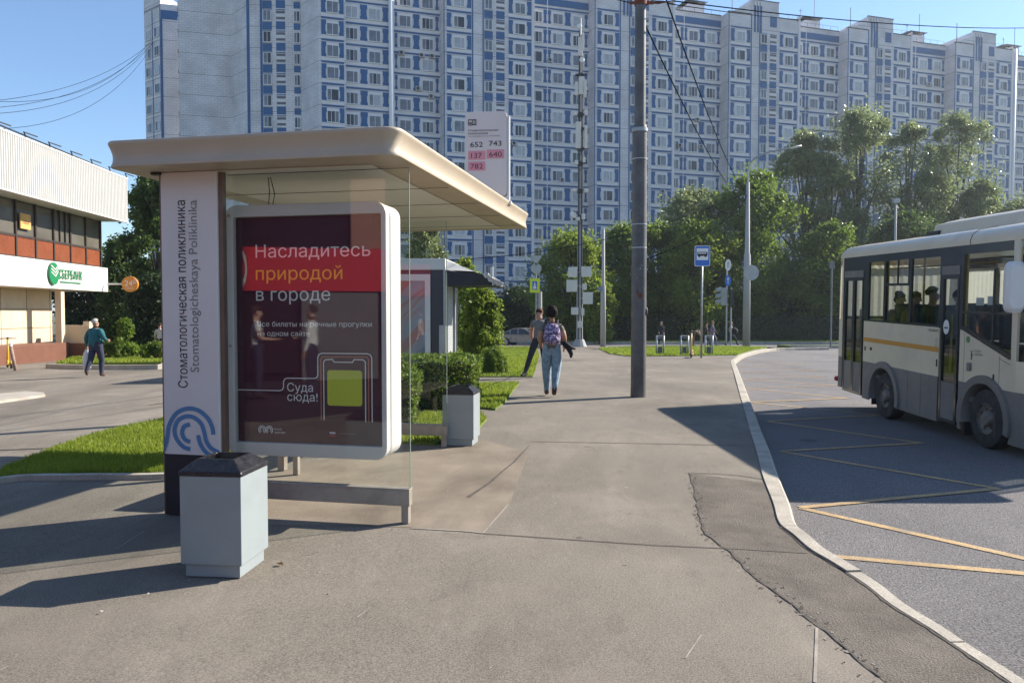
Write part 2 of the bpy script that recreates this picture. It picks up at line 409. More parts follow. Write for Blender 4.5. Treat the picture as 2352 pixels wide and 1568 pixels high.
# far kerb of the bay + strip of verge behind it
def kerb_line(name, pts, w=0.16, h=0.14, base=0.0):
    mb = MB()
    P = catmull(pts, 5)
    Q = offs(P, w)
    for i in range(len(P) - 1):
        a, b, c, d = P[i], P[i + 1], Q[i + 1], Q[i]
        z0 = lambda p: g(p.x, p.y) + base - 0.2
        z1 = lambda p: g(p.x, p.y) + base + h
        mb.add([(a.x, a.y, z0(a)), (b.x, b.y, z0(b)), (c.x, c.y, z0(c)), (d.x, d.y, z0(d)), (a.x, a.y, z1(a)), (b.x, b.y, z1(b)), (c.x, c.y, z1(c)), (d.x, d.y, z1(d))],
               [(4, 7, 6, 5), (0, 1, 5, 4), (2, 3, 7, 6), (1, 2, 6, 5), (3, 0, 4, 7)])
    return tag(mb.build(name, kerb_m), kind='structure')
# pavement : from the left edge to the kerb, to y about 45
pv = [(p.x, p.y) for p in kin[:-8]]
pave = [(-45, -12), (pv[0][0], -12)] + pv + [(4.2, 44), (4.2, 56.5), (-26, 56.5), (-45, 56.5)]
sheet('pavement', pave, 0.0, asphalt, step=1.2)
# repaired strip along the kerb
pl = [(130, 545), (150, 600), (160, 650), (175, 720), (190, 790), (210, 838), (260, 880), (330, 930), (430, 1030), (560, 1130), (700, 1240), (850, 1360), (1000, 1490), (1090, 1568), (1250, 1700)]
pl2 = []
prev = None
for q in catmull([gp(*z4(*p)) for p in pl], 3):
    if prev is not None:
        n = max(1, int((q - prev).length / 0.035))
        for k in range(1, n): pl2.append(prev.lerp(q, k / n) + Vector((random.uniform(-.006, .006), random.uniform(-.006, .006))))
    pl2.append(q); prev = q
kk = [p for p in kin if p.y < gp(*z4(490, 560))[1] and p.y > pl2[-1].y]
pp = [(p.x, p.y) for p in pl2] + [(p.x - 0.012, p.y) for p in kk]
sheet('pavement_patch', pp, 0.002, patch_m, step=0.8)
# joints, cracks
mb = MB(); dj = 0.0042
strip(mb, [gp(1110, 1225), gp(1300, 1238), gp(1500, 1252), gp(1660, 1259), gp(1855, 1271)], 0.013, dj, 0, 0.005)
strip(mb, [gp(1110, 1225), gp(1168, 1158)], 0.012, dj, 1, 0.003)
strip(mb, [gp(1220, 1014), gp(1400, 1017), gp(1600, 1021), gp(1738, 1024)], 0.02, dj, 0, 0.004)
strip(mb, [gp(1216, 1023), gp(1180, 1060), gp(1125, 1110), gp(1075, 1142)], [0.014, 0.03], dj, 0, 0.012)
strip(mb, [(p.x, p.y) for p in pl2[:-6:2]], 0.011, dj + 0.001, 0, 0.009)
rc = random.Random(8)
for p in pl2[:-6]:
    for k in range(2):
        a = rc.gauss(0, .03); q = (p.x + a, p.y + rc.gauss(0, .03)); s_ = rc.uniform(.004, .013); z_ = g(*q) + dj
        mb.add([(q[0] + s_ * math.cos(w_) * rc.uniform(.6, 1.4), q[1] + s_ * math.sin(w_) * rc.uniform(.6, 1.4), z_ + (.004 if w_ == 0 else 0)) for w_ in (0, 1.3, 2.6, 3.9, 5.1)], [(0, 1, 2, 3, 4)], 0 if rc.random() < .75 else 1)
strip(mb, [gp(*z4(130, 545)), gp(*z4(280, 550)), gp(*z4(380, 558)), gp(*z4(490, 575))], 0.016, dj + 0.001, 0, 0.006)
strip(mb, [(p.x - 0.012, p.y) for p in kin[2:60]], 0.016, dj + 0.001, 0, 0.006)
strip(mb, [gp(943, 1213), gp(1060, 1219), gp(1110, 1224)], 0.02, dj, 1, 0.004)
strip(mb, [gp(*z4(755, 1300)), gp(*z4(748, 1568))], 0.014, dj, 1, 0.003)
for a, b in (((1610, 1458), (1575, 1512)), ((265, 1262), (330, 1220)), ((735, 1265), (700, 1275)), ((820, 1418), (850, 1395)), ((20, 1530), (0, 1540))):
    strip(mb, [gp(*a), gp(*b)], 0.008, dj, 1, 0.003)
tag(mb.build('pavement_joint', [joint_m, pale_m]), kind='structure')
# dusty apron of the stop
sheet('dusty_apron', [gp(610, 1205), gp(943, 1211), gp(1108, 1222), gp(1172, 1152), gp(1215, 1040), gp(1105, 1008), gp(1010, 1034), gp(700, 1060), gp(600, 1100)], 0.002, dust_m, step=0.8)
# small litter : flecks, leaf
mb = MB(); rr = random.Random(3)
for i in range(150):
    x, y = rr.uniform(-2.6, 3.5), rr.uniform(2.9, 8.5); s = rr.uniform(0.004, 0.011)
    if x > 1.6 + (y - 3) * .1: continue
    z = 0.006; a = rr.uniform(0, 3.1)
    mb.add([(x + s * math.cos(a + k * 2.1) * rr.uniform(.6, 1.3), y + s * math.sin(a + k * 2.1), z + (k == 0) * s * .5) for k in range(3)], [(0, 1, 2)], 0 if rr.random() < .5 else 1)
tag(mb.build('litter_specks', [joint_m, M('pale_speck', (.34, .31, .27), .9)]), kind='stuff', label='tiny pale and dark specks of grit on the pavement')
lf = gp(643, 1299)
mb = MB(); mb.add([(0, -.028, .004), (.022, 0, .018), (0, .03, .008), (-.02, 0, .016)], [(0, 1, 2, 3)])
o = mb.build('fallen_leaf', M('dry_leaf', (.12, .06, .02), .7), loc=(lf[0], lf[1], g(*lf) + .004)); o.rotation_euler = (0, 0, 1.2)
tag(o, 'small curled brown leaf lying on the pavement right of the near bin', 'leaf')

# yellow zigzag in the bay
yel = M('yellow_road_paint', (0.42, 0.285, 0.135), 0.85, 0, 0.25, 3, 0.35, 60, dirt=(0.2, 0.17, 0.14), dscale=7, damt=0.85)
def rp(p): return gp(*z4(*p), ROAD)
mb = MB(); dz = ROAD + 0.005
V = [(1764, 955), (672, 715), (1640, 622), (575, 440), (1270, 399), (515, 293), (1060, 263), (430, 200), (905, 180), (408, 133), (850, 118), (390, 88), (790, 75), (380, 52), (760, 45), (372, 22), (700, 12), (365, -5)]
V[0] = (2600, 1150)
VP = [rp(p) for p in V]
for i in range(len(VP) - 1):
    strip(mb, [VP[i], VP[i + 1]], 0.085, dz + (i % 2) * 0.003)
strip(mb, [rp((845, 953)), rp((1764, 1035)), rp((2600, 1110))], 0.085, dz)
tag(mb.build('road_marking', yel), kind='structure')

# ---------------------------------------------------------------- lawns
grassA = leafmat('grass_blade', (0.15, 0.225, 0.018), (0.33, 0.38, 0.05), 0.5)
def blades(name, poly, dens, h, w, dz, label, seed, maxn=60000, dfun=None):
    rg = np.random.default_rng(seed); P = np.array(poly); x0, y0 = P.min(0); x1, y1 = P.max(0)
    A = abs(sum(P[i][0] * P[(i + 1) % len(P)][1] - P[(i + 1) % len(P)][0] * P[i][1] for i in range(len(P)))) / 2
    n = int(min(maxn, A * dens) * ((x1 - x0) * (y1 - y0) / A))
    xy = rg.uniform((x0, y0), (x1, y1), (n, 2)); ins = np.zeros(n, bool); j = len(P) - 1
    for i in range(len(P)):
        c = ((P[i, 1] > xy[:, 1]) != (P[j, 1] > xy[:, 1])) & (xy[:, 0] < (P[j, 0] - P[i, 0]) * (xy[:, 1] - P[i, 1]) / (P[j, 1] - P[i, 1] + 1e-12) + P[i, 0]); ins ^= c; j = i
    xy = xy[ins]; n = len(xy)
    z = np.array([g(a, b) + dz for a, b in xy]); a = rg.uniform(0, 6.28, n); hh = h * rg.uniform(.5, 1.3, n); ln = rg.uniform(.1, .7, n) * hh; b = rg.uniform(0, 6.28, n)
    C = np.c_[xy, z]; d = np.c_[np.cos(a), np.sin(a), np.zeros(n)] * (w / 2); l = np.c_[np.cos(b) * ln, np.sin(b) * ln, hh]
    V = np.stack([C - d, C + d, C + l * .6 + d * .7, C + l], 1)
    o = np_mesh(name, V, grassA); tag(o, label, kind='stuff'); return o
LA = [gp(*p) for p in ((-300, 1150), (0, 1086), (100, 1045), (200, 1008), (290, 985), (375, 968), (480, 950), (640, 930))] + [gp(640, 1010), gp(520, 1075), gp(375, 1092), gp(180, 1094), (gp(0, 1103)), gp(-300, 1160)]
sheet('lawn', LA, 0.03, lawn_m, skirt=.1, step=.7); blades('grass', LA, 4200, .05, .012, .03, 'bright clipped grass left of the shelter pylon', 1, 75000)
kerb_line('lawn_kerb', [gp(-300, 1172), gp(0, 1106), gp(180, 1098), gp(375, 1096), gp(520, 1080)], .09, .05)
LB = [gp(700, 1010), gp(700, 953), gp(1105, 953), gp(1118, 965), gp(1100, 985), gp(1035, 1012), gp(1000, 1022)]
sheet('lawn', LB, 0.03, lawn_m, skirt=.1, step=.7); blades('grass', LB, 2200, .055, .014, .03, 'grass strip behind the far end of the shelter', 2)
LC = [gp(800, 925), gp(800, 895), gp(1090, 884), gp(1192, 882), gp(1160, 925), gp(1138, 942), gp(1100, 938)]
sheet('lawn', LC, 0.03, lawn_m, skirt=.1, step=.7); blades('grass', LC, 1300, .06, .02, .03, 'grass wedge beside the hedge and the footpath', 3)
LD = [gp(800, 868), gp(900, 815), gp(1000, 804), gp(1125, 799), gp(1232, 797), gp(1238, 820), gp(1224, 866), gp(1165, 866)]
sheet('lawn', LD, 0.03, lawn_m, skirt=.1, step=1); blades('grass', LD, 500, .07, .03, .03, 'lawn with the round shrub beyond the side path', 4)
LE = [gp(1376, 801), gp(1470, 797.5), gp(1640, 796.5), gp(1762, 799), gp(1745, 801.5), gp(1722, 806), gp(1692, 816), gp(1550, 818), gp(1440, 818), gp(1400, 813)]
sheet('lawn', LE, 0.03, lawn_m, skirt=.1, step=2); blades('grass', LE, 160, .09, .05, .03, 'lawn behind the scooter racks at the end of the bay', 5)
LF = [gp(128, 842), gp(180, 822), gp(260, 808), gp(520, 800), gp(520, 838), gp(372, 838), gp(220, 840)]
sheet('lawn', LF, 0.12, lawn_m, skirt=.2, step=1.5); blades('grass', LF, 260, .10, .04, .12, 'raised grass bed in front of the dark trees at left', 6)
kerb_line('bed_kerb', [gp(118, 845), gp(220, 848), gp(340, 848), gp(368, 846), gp(390, 838), gp(520, 832)], .2, .16)
# far verge beyond the bay : grass bank with light kerb, reached behind the bus
LG = [(3.0, 66.2), (75, 66.2), (75, 74), (3.0, 74)]
sheet('lawn', LG, 0.05, lawn_m, skirt=.3, step=5); blades('grass', LG, 60, .12, .08, .05, 'long shaded verge under the hedge across the side road', 7)
kerb_line('far_kerb', [(-26, 66.1), (10, 66.1), (40, 66.1), (75, 66.1)], -.18, .1)
LH = [(rd[-1][0] - 1, 54.5), (58, 54.5), (58, 57.3), (rd[-1][0] - 1, 57.3)]
mbk = MB()
sheet('verge', LH, 0.02, lawn_m, skirt=.3, step=4); kerb_line('far_kerb', [(58, 54.3), (40, 54.3), (25, 54.3), (rd[-1][0] - 1, 54.3)], .2, .06)
# concrete strip in the plaza at left
sheet('concrete_strip', [gp(-40, 912), gp(60, 903), gp(100, 906), (gp(104, 911)), gp(0, 926), gp(-40, 930)], 0.05, kerb_m, skirt=.15, step=2)
mb = MB()
for a, b in (((0, 1034), (180, 1027)), ((340, 930), (378, 926))): strip(mb, [gp(*a), gp(*b)], .05, .006, 0, .01)
tag(mb.build('pavement_joint', joint_m), kind='structure')
sheet('flower_bed', [gp(-30, 800), gp(60, 790), gp(130, 800), gp(100, 806)], -.001 + .004, asphalt, step=3)
# ================================================================ BUS SHELTER
cream = M('cream_metal', (0.46, 0.375, 0.275), 0.45, 0, 0.06, 2.5, dirt=(0.42, 0.36, 0.28), dscale=3, damt=0.35)
ceil_m = M('ceiling_panel', (0.64, 0.62, 0.55), 0.5, 0, 0.05, 1.5)
pyl_m = M('pylon_white', (0.66, 0.62, 0.60), 0.45, 0, 0.04, 2)
navy = M('navy_panel', (0.012, 0.014, 0.022), 0.5, 0, 0.2, 4)
brownm = M('bronze_metal', (0.16, 0.12, 0.09), 0.45, 0.3, 0.2, 4)
rail_m = M('rail_metal', (0.33, 0.29, 0.25), 0.5, 0.2, 0.15, 5, dirt=(0.18, 0.14, 0.1), dscale=6, damt=0.6)
ink = M('black_ink', (0.012, 0.012, 0.014), 0.6, 0, 0)
greyink = M('grey_ink', (0.20, 0.19, 0.19), 0.6, 0, 0)
blueink = M('blue_ink', (0.075, 0.20, 0.38), 0.5, 0, 0)
boxw = M('advert_frame_white', (0.62, 0.59, 0.57), 0.35, 0, 0.04, 2)
groove = M('groove_dark', (0.05, 0.04, 0.035), 0.6)
pglass = glass('clear_glass', (0.97, 0.985, 0.97), 1.52)
bglass = glass('advert_glass', (0.985, 0.985, 0.985), 1.54)

OX, OY = -0.78, 5.25; SRZ = R(-12.0)
sh = thing('bus_shelter', 'cream roofed bus stop shelter with glass end wall, lettered pylon and advert box', 'bus shelter', (OX, OY, 0), SRZ)
# roof : rounded rectangle lofted through a coved fascia
def rrect(x0, x1, y0, y1, r, z, n=6):
    P = []
    for cx, cy, a0 in ((x1 - r, y0 + r, -90), (x1 - r, y1 - r, 0), (x0 + r, y1 - r, 90), (x0 + r, y0 + r, 180)):
        for k in range(n + 1):
            a = R(a0 + 90 * k / n); P.append((cx + r * math.cos(a), cy + r * math.sin(a), z))
    return P
prof = [(-.30, 2.622), (0, 2.62), (.004, 2.632), (-.006, 2.65), (-.011, 2.68), (-.008, 2.715), (.002, 2.748), (.014, 2.772), (.020, 2.784), (.021, 2.796), (.014, 2.806), (-.05, 2.812), (-.6, 2.835)]
mb = MB(); rings = []
for o, z in prof: rings.append(rrect(-2.25 - o, o, -o, 4.72 + o, max(.02, .10 + o), z))
n = len(rings[0])
for r_ in rings: mb.v += r_
for i in range(len(rings) - 1):
    for j in range(n): mb.f.append((i * n + j, i * n + (j + 1) % n, (i + 1) * n + (j + 1) % n, (i + 1) * n + j)); mb.m.append(0)
mb.f.append(tuple((len(rings) - 1) * n + j for j in range(n))); mb.m.append(0)
ro = mb.build('roof', cream, sh, smooth=True); sharp(ro, 50)
mb = MB(); mb.box(-1.955, -.295, .295, 4.425, 2.612, 2.619)
ce = mb.build('ceiling', ceil_m, sh)
mb = MB()
for y in (.43, 1.35, 2.30, 3.25, 4.2): mb.box(-2.2 if y > .5 else -1.53, -.06 if y < .5 else -.04, y, y + .008, 2.6085, 2.6115)
mb.build('seam', groove, ce)
# pylon
mb = MB(); mb.box(-2.0, -1.525, .28, .335, .47, 2.62)
py = mb.build('pylon', pyl_m, sh, bevel=.006)
mb = MB(); mb.box(-1.997, -1.528, .283, .332, 0, .47); mb.build('base', navy, py, bevel=.004)
mb = MB(); mb.box(-1.522, -1.487, .30, .345, .0, 2.62); mb.box(-2.012, -2.001, .285, .335, .0, 2.62); mb.build('edge_strip', brownm, py)
mb = MB(); mb.box(-2.06, -1.99, .25, .30, 2.60, 2.625); mb.build('bracket', darkmetal, py)
mb = MB(); mb.text('Стоматологическая поликлиника', (-1.79, .277, .985), (0, 0, 1), (-1, 0, 0), .112, 0, width=1.42); mb.build('lettering', ink, py)
mb = MB(); mb.text('Stomatologicheskaya Poliklinika', (-1.692, .277, 1.105), (0, 0, 1), (-1, 0, 0), .105, 0, width=1.30)
mb.build('lettering', greyink, py)
def ribbon(mb, pts, w, mp, mat=0):
    P = catmull(pts, 5); Q = []
    for i, p in enumerate(P):
        t = (P[min(i + 1, len(P) - 1)] - P[max(i - 1, 0)]).normalized(); nn = Vector((-t.y, t.x)) * w / 2
        Q += [mp(*(p + nn)), mp(*(p - nn))]
    mb.add(Q, [(2 * i, 2 * i + 1, 2 * i + 3, 2 * i + 2) for i in range(len(P) - 1)], mat)
mp = lambda x, y: (-2.0 + (min(max(x, 23), 249) - 22) / 228 * .475, .276, .472 + max(0, 1442 - y) / 520)
mb = MB()
ribbon(mb, [(14, 1438), (28, 1405), (36, 1370), (45, 1325), (75, 1278), (120, 1258), (165, 1264), (203, 1294), (221, 1330), (225, 1358)], 17, mp)
ribbon(mb, [(130, 1420), (100, 1410), (74, 1380), (66, 1345), (80, 1308), (112, 1290), (145, 1292), (175, 1315), (188, 1350), (196, 1385), (215, 1412), (250, 1430)], 17, mp)
ribbon(mb, [(130, 1391), (108, 1380), (97, 1355), (106, 1330), (130, 1320)], 17, mp)
ribbon(mb, [(163, 1362), (170, 1393), (188, 1423), (212, 1442)], 17, mp)
mb.build('emblem', blueink, py)
# glass end walls with bottom rail and legs
for y, x0, x1 in ((.43, -1.485, -.065), (3.63, -1.95, -.75)):
    mb = MB(); mb.box(x0, x1, y, y + .01, .258, 2.61); gw = mb.build('glass_wall', pglass, sh); mb = MB(); mb.box(x1 + .0005, x1 + .0045, y, y + .01, .258, 2.61); mb.build('glass_edge', M('glass_edge_green', (.22, .27, .22), .3, 0, 0), gw)
    mb = MB(); mb.box(x0, x1 + .005, y - .03, y + .04, .132, .25); mb.box(x0, x1 + .008, y - .035, y + .045, .25, .262)
    rl = mb.build('bottom_rail', rail_m, sh, bevel=.004)
    mb = MB(); mb.box(x1 - .06, x1 - .005, y - .025, y + .035, 0, .132); mb.build('leg', rail_m, rl, bevel=.004)
mb = MB()
for z in (.30, 1.2, 2.2): mb.cyl((-1.515, .425, z + .1), (-1.515, .417, z + .1), .012, 10)
mb.build('glass_clip', stainless, sh)
# back glass + posts, bench inside
mb = MB(); mb.box(-1.97, -1.96, .50, 3.6, .30, 2.61); mb.build('back_glass', pglass, sh)
for y in (2.0, 3.62):
    mb = MB(); mb.box(-2.0, -1.93, y, y + .07, 0, 2.61); mb.build('post', rail_m, sh)
mb = MB(); mb.box(-1.9, -1.52, .8, 3.3, .46, .50); be = mb.build('bench', rail_m, sh, bevel=.006)
for y in (1.0, 1.84, 3.1):
    mb = MB(); mb.box(-1.75, -1.70, y, y + .05, 0, .455); mb.build('leg', rail_m, be)
# advert box
def slab(mb, x0, x1, z0, z1, r, y0, y1, mat=0, hole=None, n=6):
    P = [(p[0], y0, p[1]) for p in [(q[0], q[1]) for q in rrect(x0, x1, z0, z1, r, 0, n)]]
    if hole is None: return mb.ex(P, (0, y1 - y0, 0), mat)
    hx0, hx1, hz0, hz1 = hole
    H = [(p[0], y0, p[1]) for p in [(q[0], q[1]) for q in rrect(hx0, hx1, hz0, hz1, .012, 0, n)]]
    k = len(P); vs = P + H + [(p[0], y1, p[2]) for p in P] + [(p[0], y1, p[2]) for p in H]; fs = []
    for i in range(k):
        j = (i + 1) % k
        fs += [(i, j, k + j, k + i), (2 * k + i, 3 * k + i, 3 * k + j, 2 * k + j), (i, 2 * k + i, 2 * k + j, j), (k + i, k + j, 3 * k + j, 3 * k + i)]
    return mb.add(vs, fs, mat)
BX0, BX1, BZ0, BZ1 = -1.57, -.25, .455, 2.38
mb = MB(); slab(mb, BX0 + .02, BX1 - .02, BZ0 + .02, BZ1 - .02, .085, .50, .78)
slab(mb, BX0, BX1, BZ0, BZ1, .10, .548, .775)
ab = mb.build('advert_box', boxw, sh, bevel=.02)
mb = MB(); slab(mb, BX0 + .004, BX1 - .004, BZ0 + .004, BZ1 - .004, .092, .535, .543); mb.build('gasket', groove, ab)
mb = MB(); slab(mb, BX0, BX1, BZ0, BZ1, .095, .450, .53, 0, (-1.50, -.29, .555, 2.29)); mb.build('frame', boxw, ab, bevel=.006)
for x in (-1.28, -.5):
    mb = MB(); mb.tube([(x, .6, 2.37), (x + .01, .6, 2.5), (x, .6, 2.612)] if x < -1 else [(x, .62, 2.37), (x, .62, 2.612)], .004, 6)
    if x < -1: mb.tube([(x + .03, .6, 2.37), (x + .055, .6, 2.48), (x + .02, .6, 2.612)], .004, 6); mb.build('cable', black, ab)
poster_bg = M('poster_maroon', (0.060, 0.004, 0.026), 0.5, 0, 0.2, 1.2)
pw = M('poster_white', (0.86, 0.84, 0.83), 0.5, 0, 0); pyw = M('poster_yellow', (0.72, 0.60, 0.05), 0.5, 0, 0)
plm = M('poster_lime', (0.60, 0.66, 0.04), 0.5, 0, 0); psal = M('poster_salmon', (0.55, 0.18, 0.13), 0.5, 0, 0)
pblue = M('poster_blue', (0.03, 0.05, 0.25), 0.5, 0, 0); pred = M('poster_red', (0.5, 0.02, 0.02), 0.5, 0, 0)
mb = MB(); mb.box(-1.50, -.29, .494, .499, .555, 2.29); po = mb.build('poster', poster_bg, ab)
def ad(x, y, e=0.0): return (-1.50 + (x - 328) / 632 * 1.21, .4925 - e, 2.29 - (y - 414) / 996 * 1.735)
def adt(mb, t, x0, x1, yb, cap, mat, bold=.012): mb.text(t, ad(x0, yb), (1, 0, 0), (0, 0, 1), cap / 996 * 1.735 / .728, mat, width=(x1 - x0) / 632 * 1.21, bold=bold)
mb = MB()
adt(mb, 'Насладитесь', 415, 908, 592, 58, 0, .034); adt(mb, 'природой', 415, 790, 690, 58, 1, .034); adt(mb, 'в городе', 415, 738, 782, 58, 0, .034)
adt(mb, 'Все билеты на речные прогулки', 420, 912, 896, 23, 0, .024); adt(mb, 'на одном сайте', 420, 648, 938, 23, 0, .024)
adt(mb, 'Суда', 548, 660, 1182, 38, 0, .03); adt(mb, 'сюда!', 548, 680, 1224, 38, 0, .03)
adt(mb, 'Речной', 490, 522, 1356, 9, 0, 0); adt(mb, 'транспорт', 490, 538, 1370, 9, 0, 0)
adt(mb, '+7 495 539-54-54', 768, 838, 1366, 8, 2, 0)
mb.build('lettering', [pw, pyw, greyink], po)
mb = MB(); mpa = lambda x, y: ad(x, y)
def poly(mb, pts, w, mat):
    Q = []
    P = [Vector(p) for p in pts]
    for i, p in enumerate(P):
        t1 = (P[i] - P[i - 1]).normalized() if i else (P[1] - P[0]).normalized(); t2 = (P[i + 1] - P[i]).normalized() if i < len(P) - 1 else t1
        b = (t1 + t2).normalized(); nn = Vector((-b.y, b.x)) * w / 2 / max(.5, b.dot(t1)); Q += [mpa(*(p + nn)), mpa(*(p - nn))]
    mb.add(Q, [(2 * i, 2 * i + 1, 2 * i + 3, 2 * i + 2) for i in range(len(P) - 1)], mat)
poly(mb, [(328, 1180), (515, 1180), (526, 1176), (532, 1166), (532, 1140), (538, 1128), (548, 1124), (668, 1123), (678, 1118), (682, 1108), (682, 1030), (688, 1017), (700, 1012), (893, 1012), (905, 1017), (911, 1030), (911, 1308)], 4, 0)
poly(mb, [(695, 1305), (695, 1040), (702, 1028), (890, 1026), (897, 1036), (897, 1308)], 4, 1)
poly(mb, [(707, 1305), (707, 1050), (714, 1040), (745, 1038), (752, 1050), (830, 1050), (836, 1038), (874, 1038), (884, 1048), (884, 1308)], 4, 0)
for cx in (435, 467):
    for r_ in (15, 8): poly(mb, [(cx + r_ * math.cos(R(a)), 1356 + r_ * 1.1 * math.sin(R(a))) for a in range(120, 421, 20)], 4, 0)
mb.quad(ad(730, 1357), ad(755, 1357), ad(755, 1363), ad(730, 1363), 0); mb.quad(ad(730, 1363), ad(755, 1363), ad(755, 1369), ad(730, 1369), 3); mb.quad(ad(730, 1369), ad(755, 1369), ad(755, 1376), ad(730, 1376), 4)
L = [(p[0], p[1]) for p in rrect(722, 870, 1085, 1240, 12, 0, 4)]; mb.add([ad(*p) for p in L], [tuple(range(len(L)))[::-1]], 2)
mb.build('printed_artwork', [pw, psal, plm, pblue, pred], po)
mb = MB(); mb.quad((-1.505, .475, .55), (-.285, .475, .55), (-.285, .475, 2.295), (-1.505, .475, 2.295)); mb.build('cover_glass', bglass, ab)

# ---------------------------------------------------------------- route sign standing on the shelter's roof edge
RS = at(1117, 450, 8.75)
rs = thing('route_sign', 'tall rounded white route board listing 652 743 137 640 782 above the shelter roof', 'route sign', (RS.x, 8.75, 2.80), R(-6))
sgrey = M('sign_face', (0.62, 0.585, 0.58), 0.4, 0, 0.03, 2); spink = M('sign_pink', (0.62, 0.27, 0.33), 0.45, 0, 0); swine = M('wine_ink', (0.09, 0.008, 0.03), 0.5, 0, 0)
hw, zt = .235, 3.80; zb = 2.86; 
zb -= 2.80; zt -= 2.80
mb = MB(); slab(mb, -hw, hw, zb, zt, .05, -.02, .02); pan = mb.build('panel', sgrey, rs, bevel=.004)
mb = MB(); slab(mb, -hw - .006, hw + .006, zb - .006, zt + .006, .055, .0215, .045); mb.build('panel_rim', M('rim_steel', (.3, .29, .28), .4, .4), rs)
mb = MB(); mb.box(hw + .004, hw + .03, -.015, .04, -.02, zt - .05); mb.box(hw - .1, hw + .004, -.01, .03, .0, zb - .004); mb.box(hw - .06, hw + .05, -.05, .07, -.03, .004); mb.build('post', white, rs, bevel=.004)
def rsx(x, y): return (-hw + (x - 118) / 622 * 2 * hw, -.023, zt - (y - 100) / 1240 * (zt - zb))
mb = MB()
for x0, x1, y0, y1 in ((163, 418, 672, 803), (440, 698, 658, 790), (163, 418, 830, 962)): mb.quad(rsx(x0, y1), rsx(x1, y1), rsx(x1, y0), rsx(x0, y0), 0)
mb.build('route_tile', spink, pan)
def rst(t, x0, x1, yb, cap, mat, bold=0.0):
    o = rsx(x0, yb); mb.text(t, (o[0], -.0245, o[2]), (1, 0, 0), (0, 0, 1), cap / 1240 * (zt - zb) / .728, mat, width=(x1 - x0) / 622 * 2 * hw, bold=bold)
mb = MB()
rst('652', 195, 382, 617, 78, 0, .01); rst('743', 472, 660, 605, 78, 0, .01); rst('137', 208, 368, 778, 78, 1, .01); rst('640', 476, 664, 765, 78, 1, .01); rst('782', 198, 382, 935, 78, 1, .01)
rst('Стоматологическая', 163, 605, 388, 30, 0, .01); rst('поликлиника', 163, 455, 432, 30, 0, .01); rst('Stomatologicheskaya Poliklinika', 165, 635, 466, 18, 2)
mb.build('lettering', [ink, swine, greyink], pan)
mb = MB()
def rq(x0, x1, y0, y1): mb.quad(*[(p[0], -.0245, p[2]) for p in (rsx(x0, y1), rsx(x1, y1), rsx(x1, y0), rsx(x0, y0))])
rq(163, 285, 213, 225); rq(163, 172, 225, 300); rq(222, 232, 225, 290); rq(250, 258, 225, 285); rq(274, 285, 225, 292); rq(215, 285, 284, 296); rq(172, 222, 256, 270)
c = rsx(197, 290); mb.add([(c[0] + .013 * math.cos(a * .52), -.0246, c[2] + .013 * math.sin(a * .52)) for a in range(12)] + [(c[0] + .007 * math.cos(a * .52), -.0246, c[2] + .007 * math.sin(a * .52)) for a in range(12)], [(i, (i + 1) % 12, 12 + (i + 1) % 12, 12 + i) for i in range(12)])
mb.build('bus_symbol', ink, pan)

# ---------------------------------------------------------------- litter bins
binm = M('bin_grey_paint', (0.27, 0.305, 0.315), 0.5, 0, 0.05, 3, dirt=(0.22, 0.245, 0.25), dscale=5, damt=0.3)
lidm = M('bin_black_lid', (0.016, 0.016, 0.02), 0.32, 0, 0.3, 6, bump=.15, bscale=14, dirt=(.16, .16, .15), dscale=38, damt=.12)
def make_bin():
    t = thing('litter_bin', 'large square grey litter bin with scuffed black lid in the near foreground', 'bin', (0, 0, 0), 0, 'grey litter bins at the shelter')
    h = .1875
    mb = MB(); mb.box(-h, h, -h, h, .078, .60); mb.build('body', binm, t, bevel=.004)
    mb = MB(); mb.box(-h + .02, h - .02, -h + .02, h - .02, 0, .078); mb.build('plinth', binm, t, bevel=.003)
    mb = MB(); P = []
    for a, z in ((h + .006, .602), (h + .006, .625), (h - .075, .692), (h - .09, .69), (h - .075, .62), (h - .02, .55)):
        P.append([(-a, -a, z), (a, -a, z), (a, a, z), (-a, a, z)])
    for r_ in P: mb.v += r_
    for i in range(len(P) - 1):
        for j in range(4): mb.f.append((i * 4 + j, i * 4 + (j + 1) % 4, i * 4 + 4 + (j + 1) % 4, i * 4 + 4 + j)); mb.m.append(0)
    mb.f.append((20, 21, 22, 23)); mb.m.append(0)
    mb.build('lid', lidm, t, bevel=.006)
    return t
b1 = make_bin()
b1.location = (-1.745, 4.68, 0); b1.rotation_euler.z = R(-6)
dup(b1, (-.605, 9.23, 0), R(-9), 'grey litter bin standing past the far end of the shelter beside the hedge')

# ---------------------------------------------------------------- big pole with span wires
px_, py_ = gp(1466, 911)
pole_m = M('pole_metal', (0.105, 0.10, 0.10), 0.5, 0.35, 0.25, 3, 0.2, 40, 0.15, 30, dirt=(0.20, 0.18, 0.16), dscale=2.5, damt=0.45)
rust = M('rust', (0.17, 0.05, 0.025), 0.85, 0, 0.4, 12)
bp = thing('utility_pole', 'thick grey steel mast with a stepped collar standing in the footpath', 'pole', (px_, py_, g(px_, py_)))
mb = MB(); mb.tube([(0, 0, -.05), (0, 0, .25), (0, 0, 4.97)], [.148, .142, .137], 28); lo = mb.build('lower_tube', pole_m, bp, smooth=True); sharp(lo)
mb = MB(); mb.tube([(0, 0, 4.98), (0, 0, 5.06), (0, 0, 5.07), (0, 0, 9.6)], [.137, .125, .106, .094], 28); up_ = mb.build('upper_tube', pole_m, bp, smooth=True); sharp(up_, 30)
def zp(y): return 1.55 + (720 - y) * py_ / 1780 - g(px_, py_)
mb = MB()
for y in (369, 517, 570): mb.lathe([(.1395, -.008), (.143, -.008), (.143, .008), (.1395, .008)], (0, 0, zp(y)), 28)
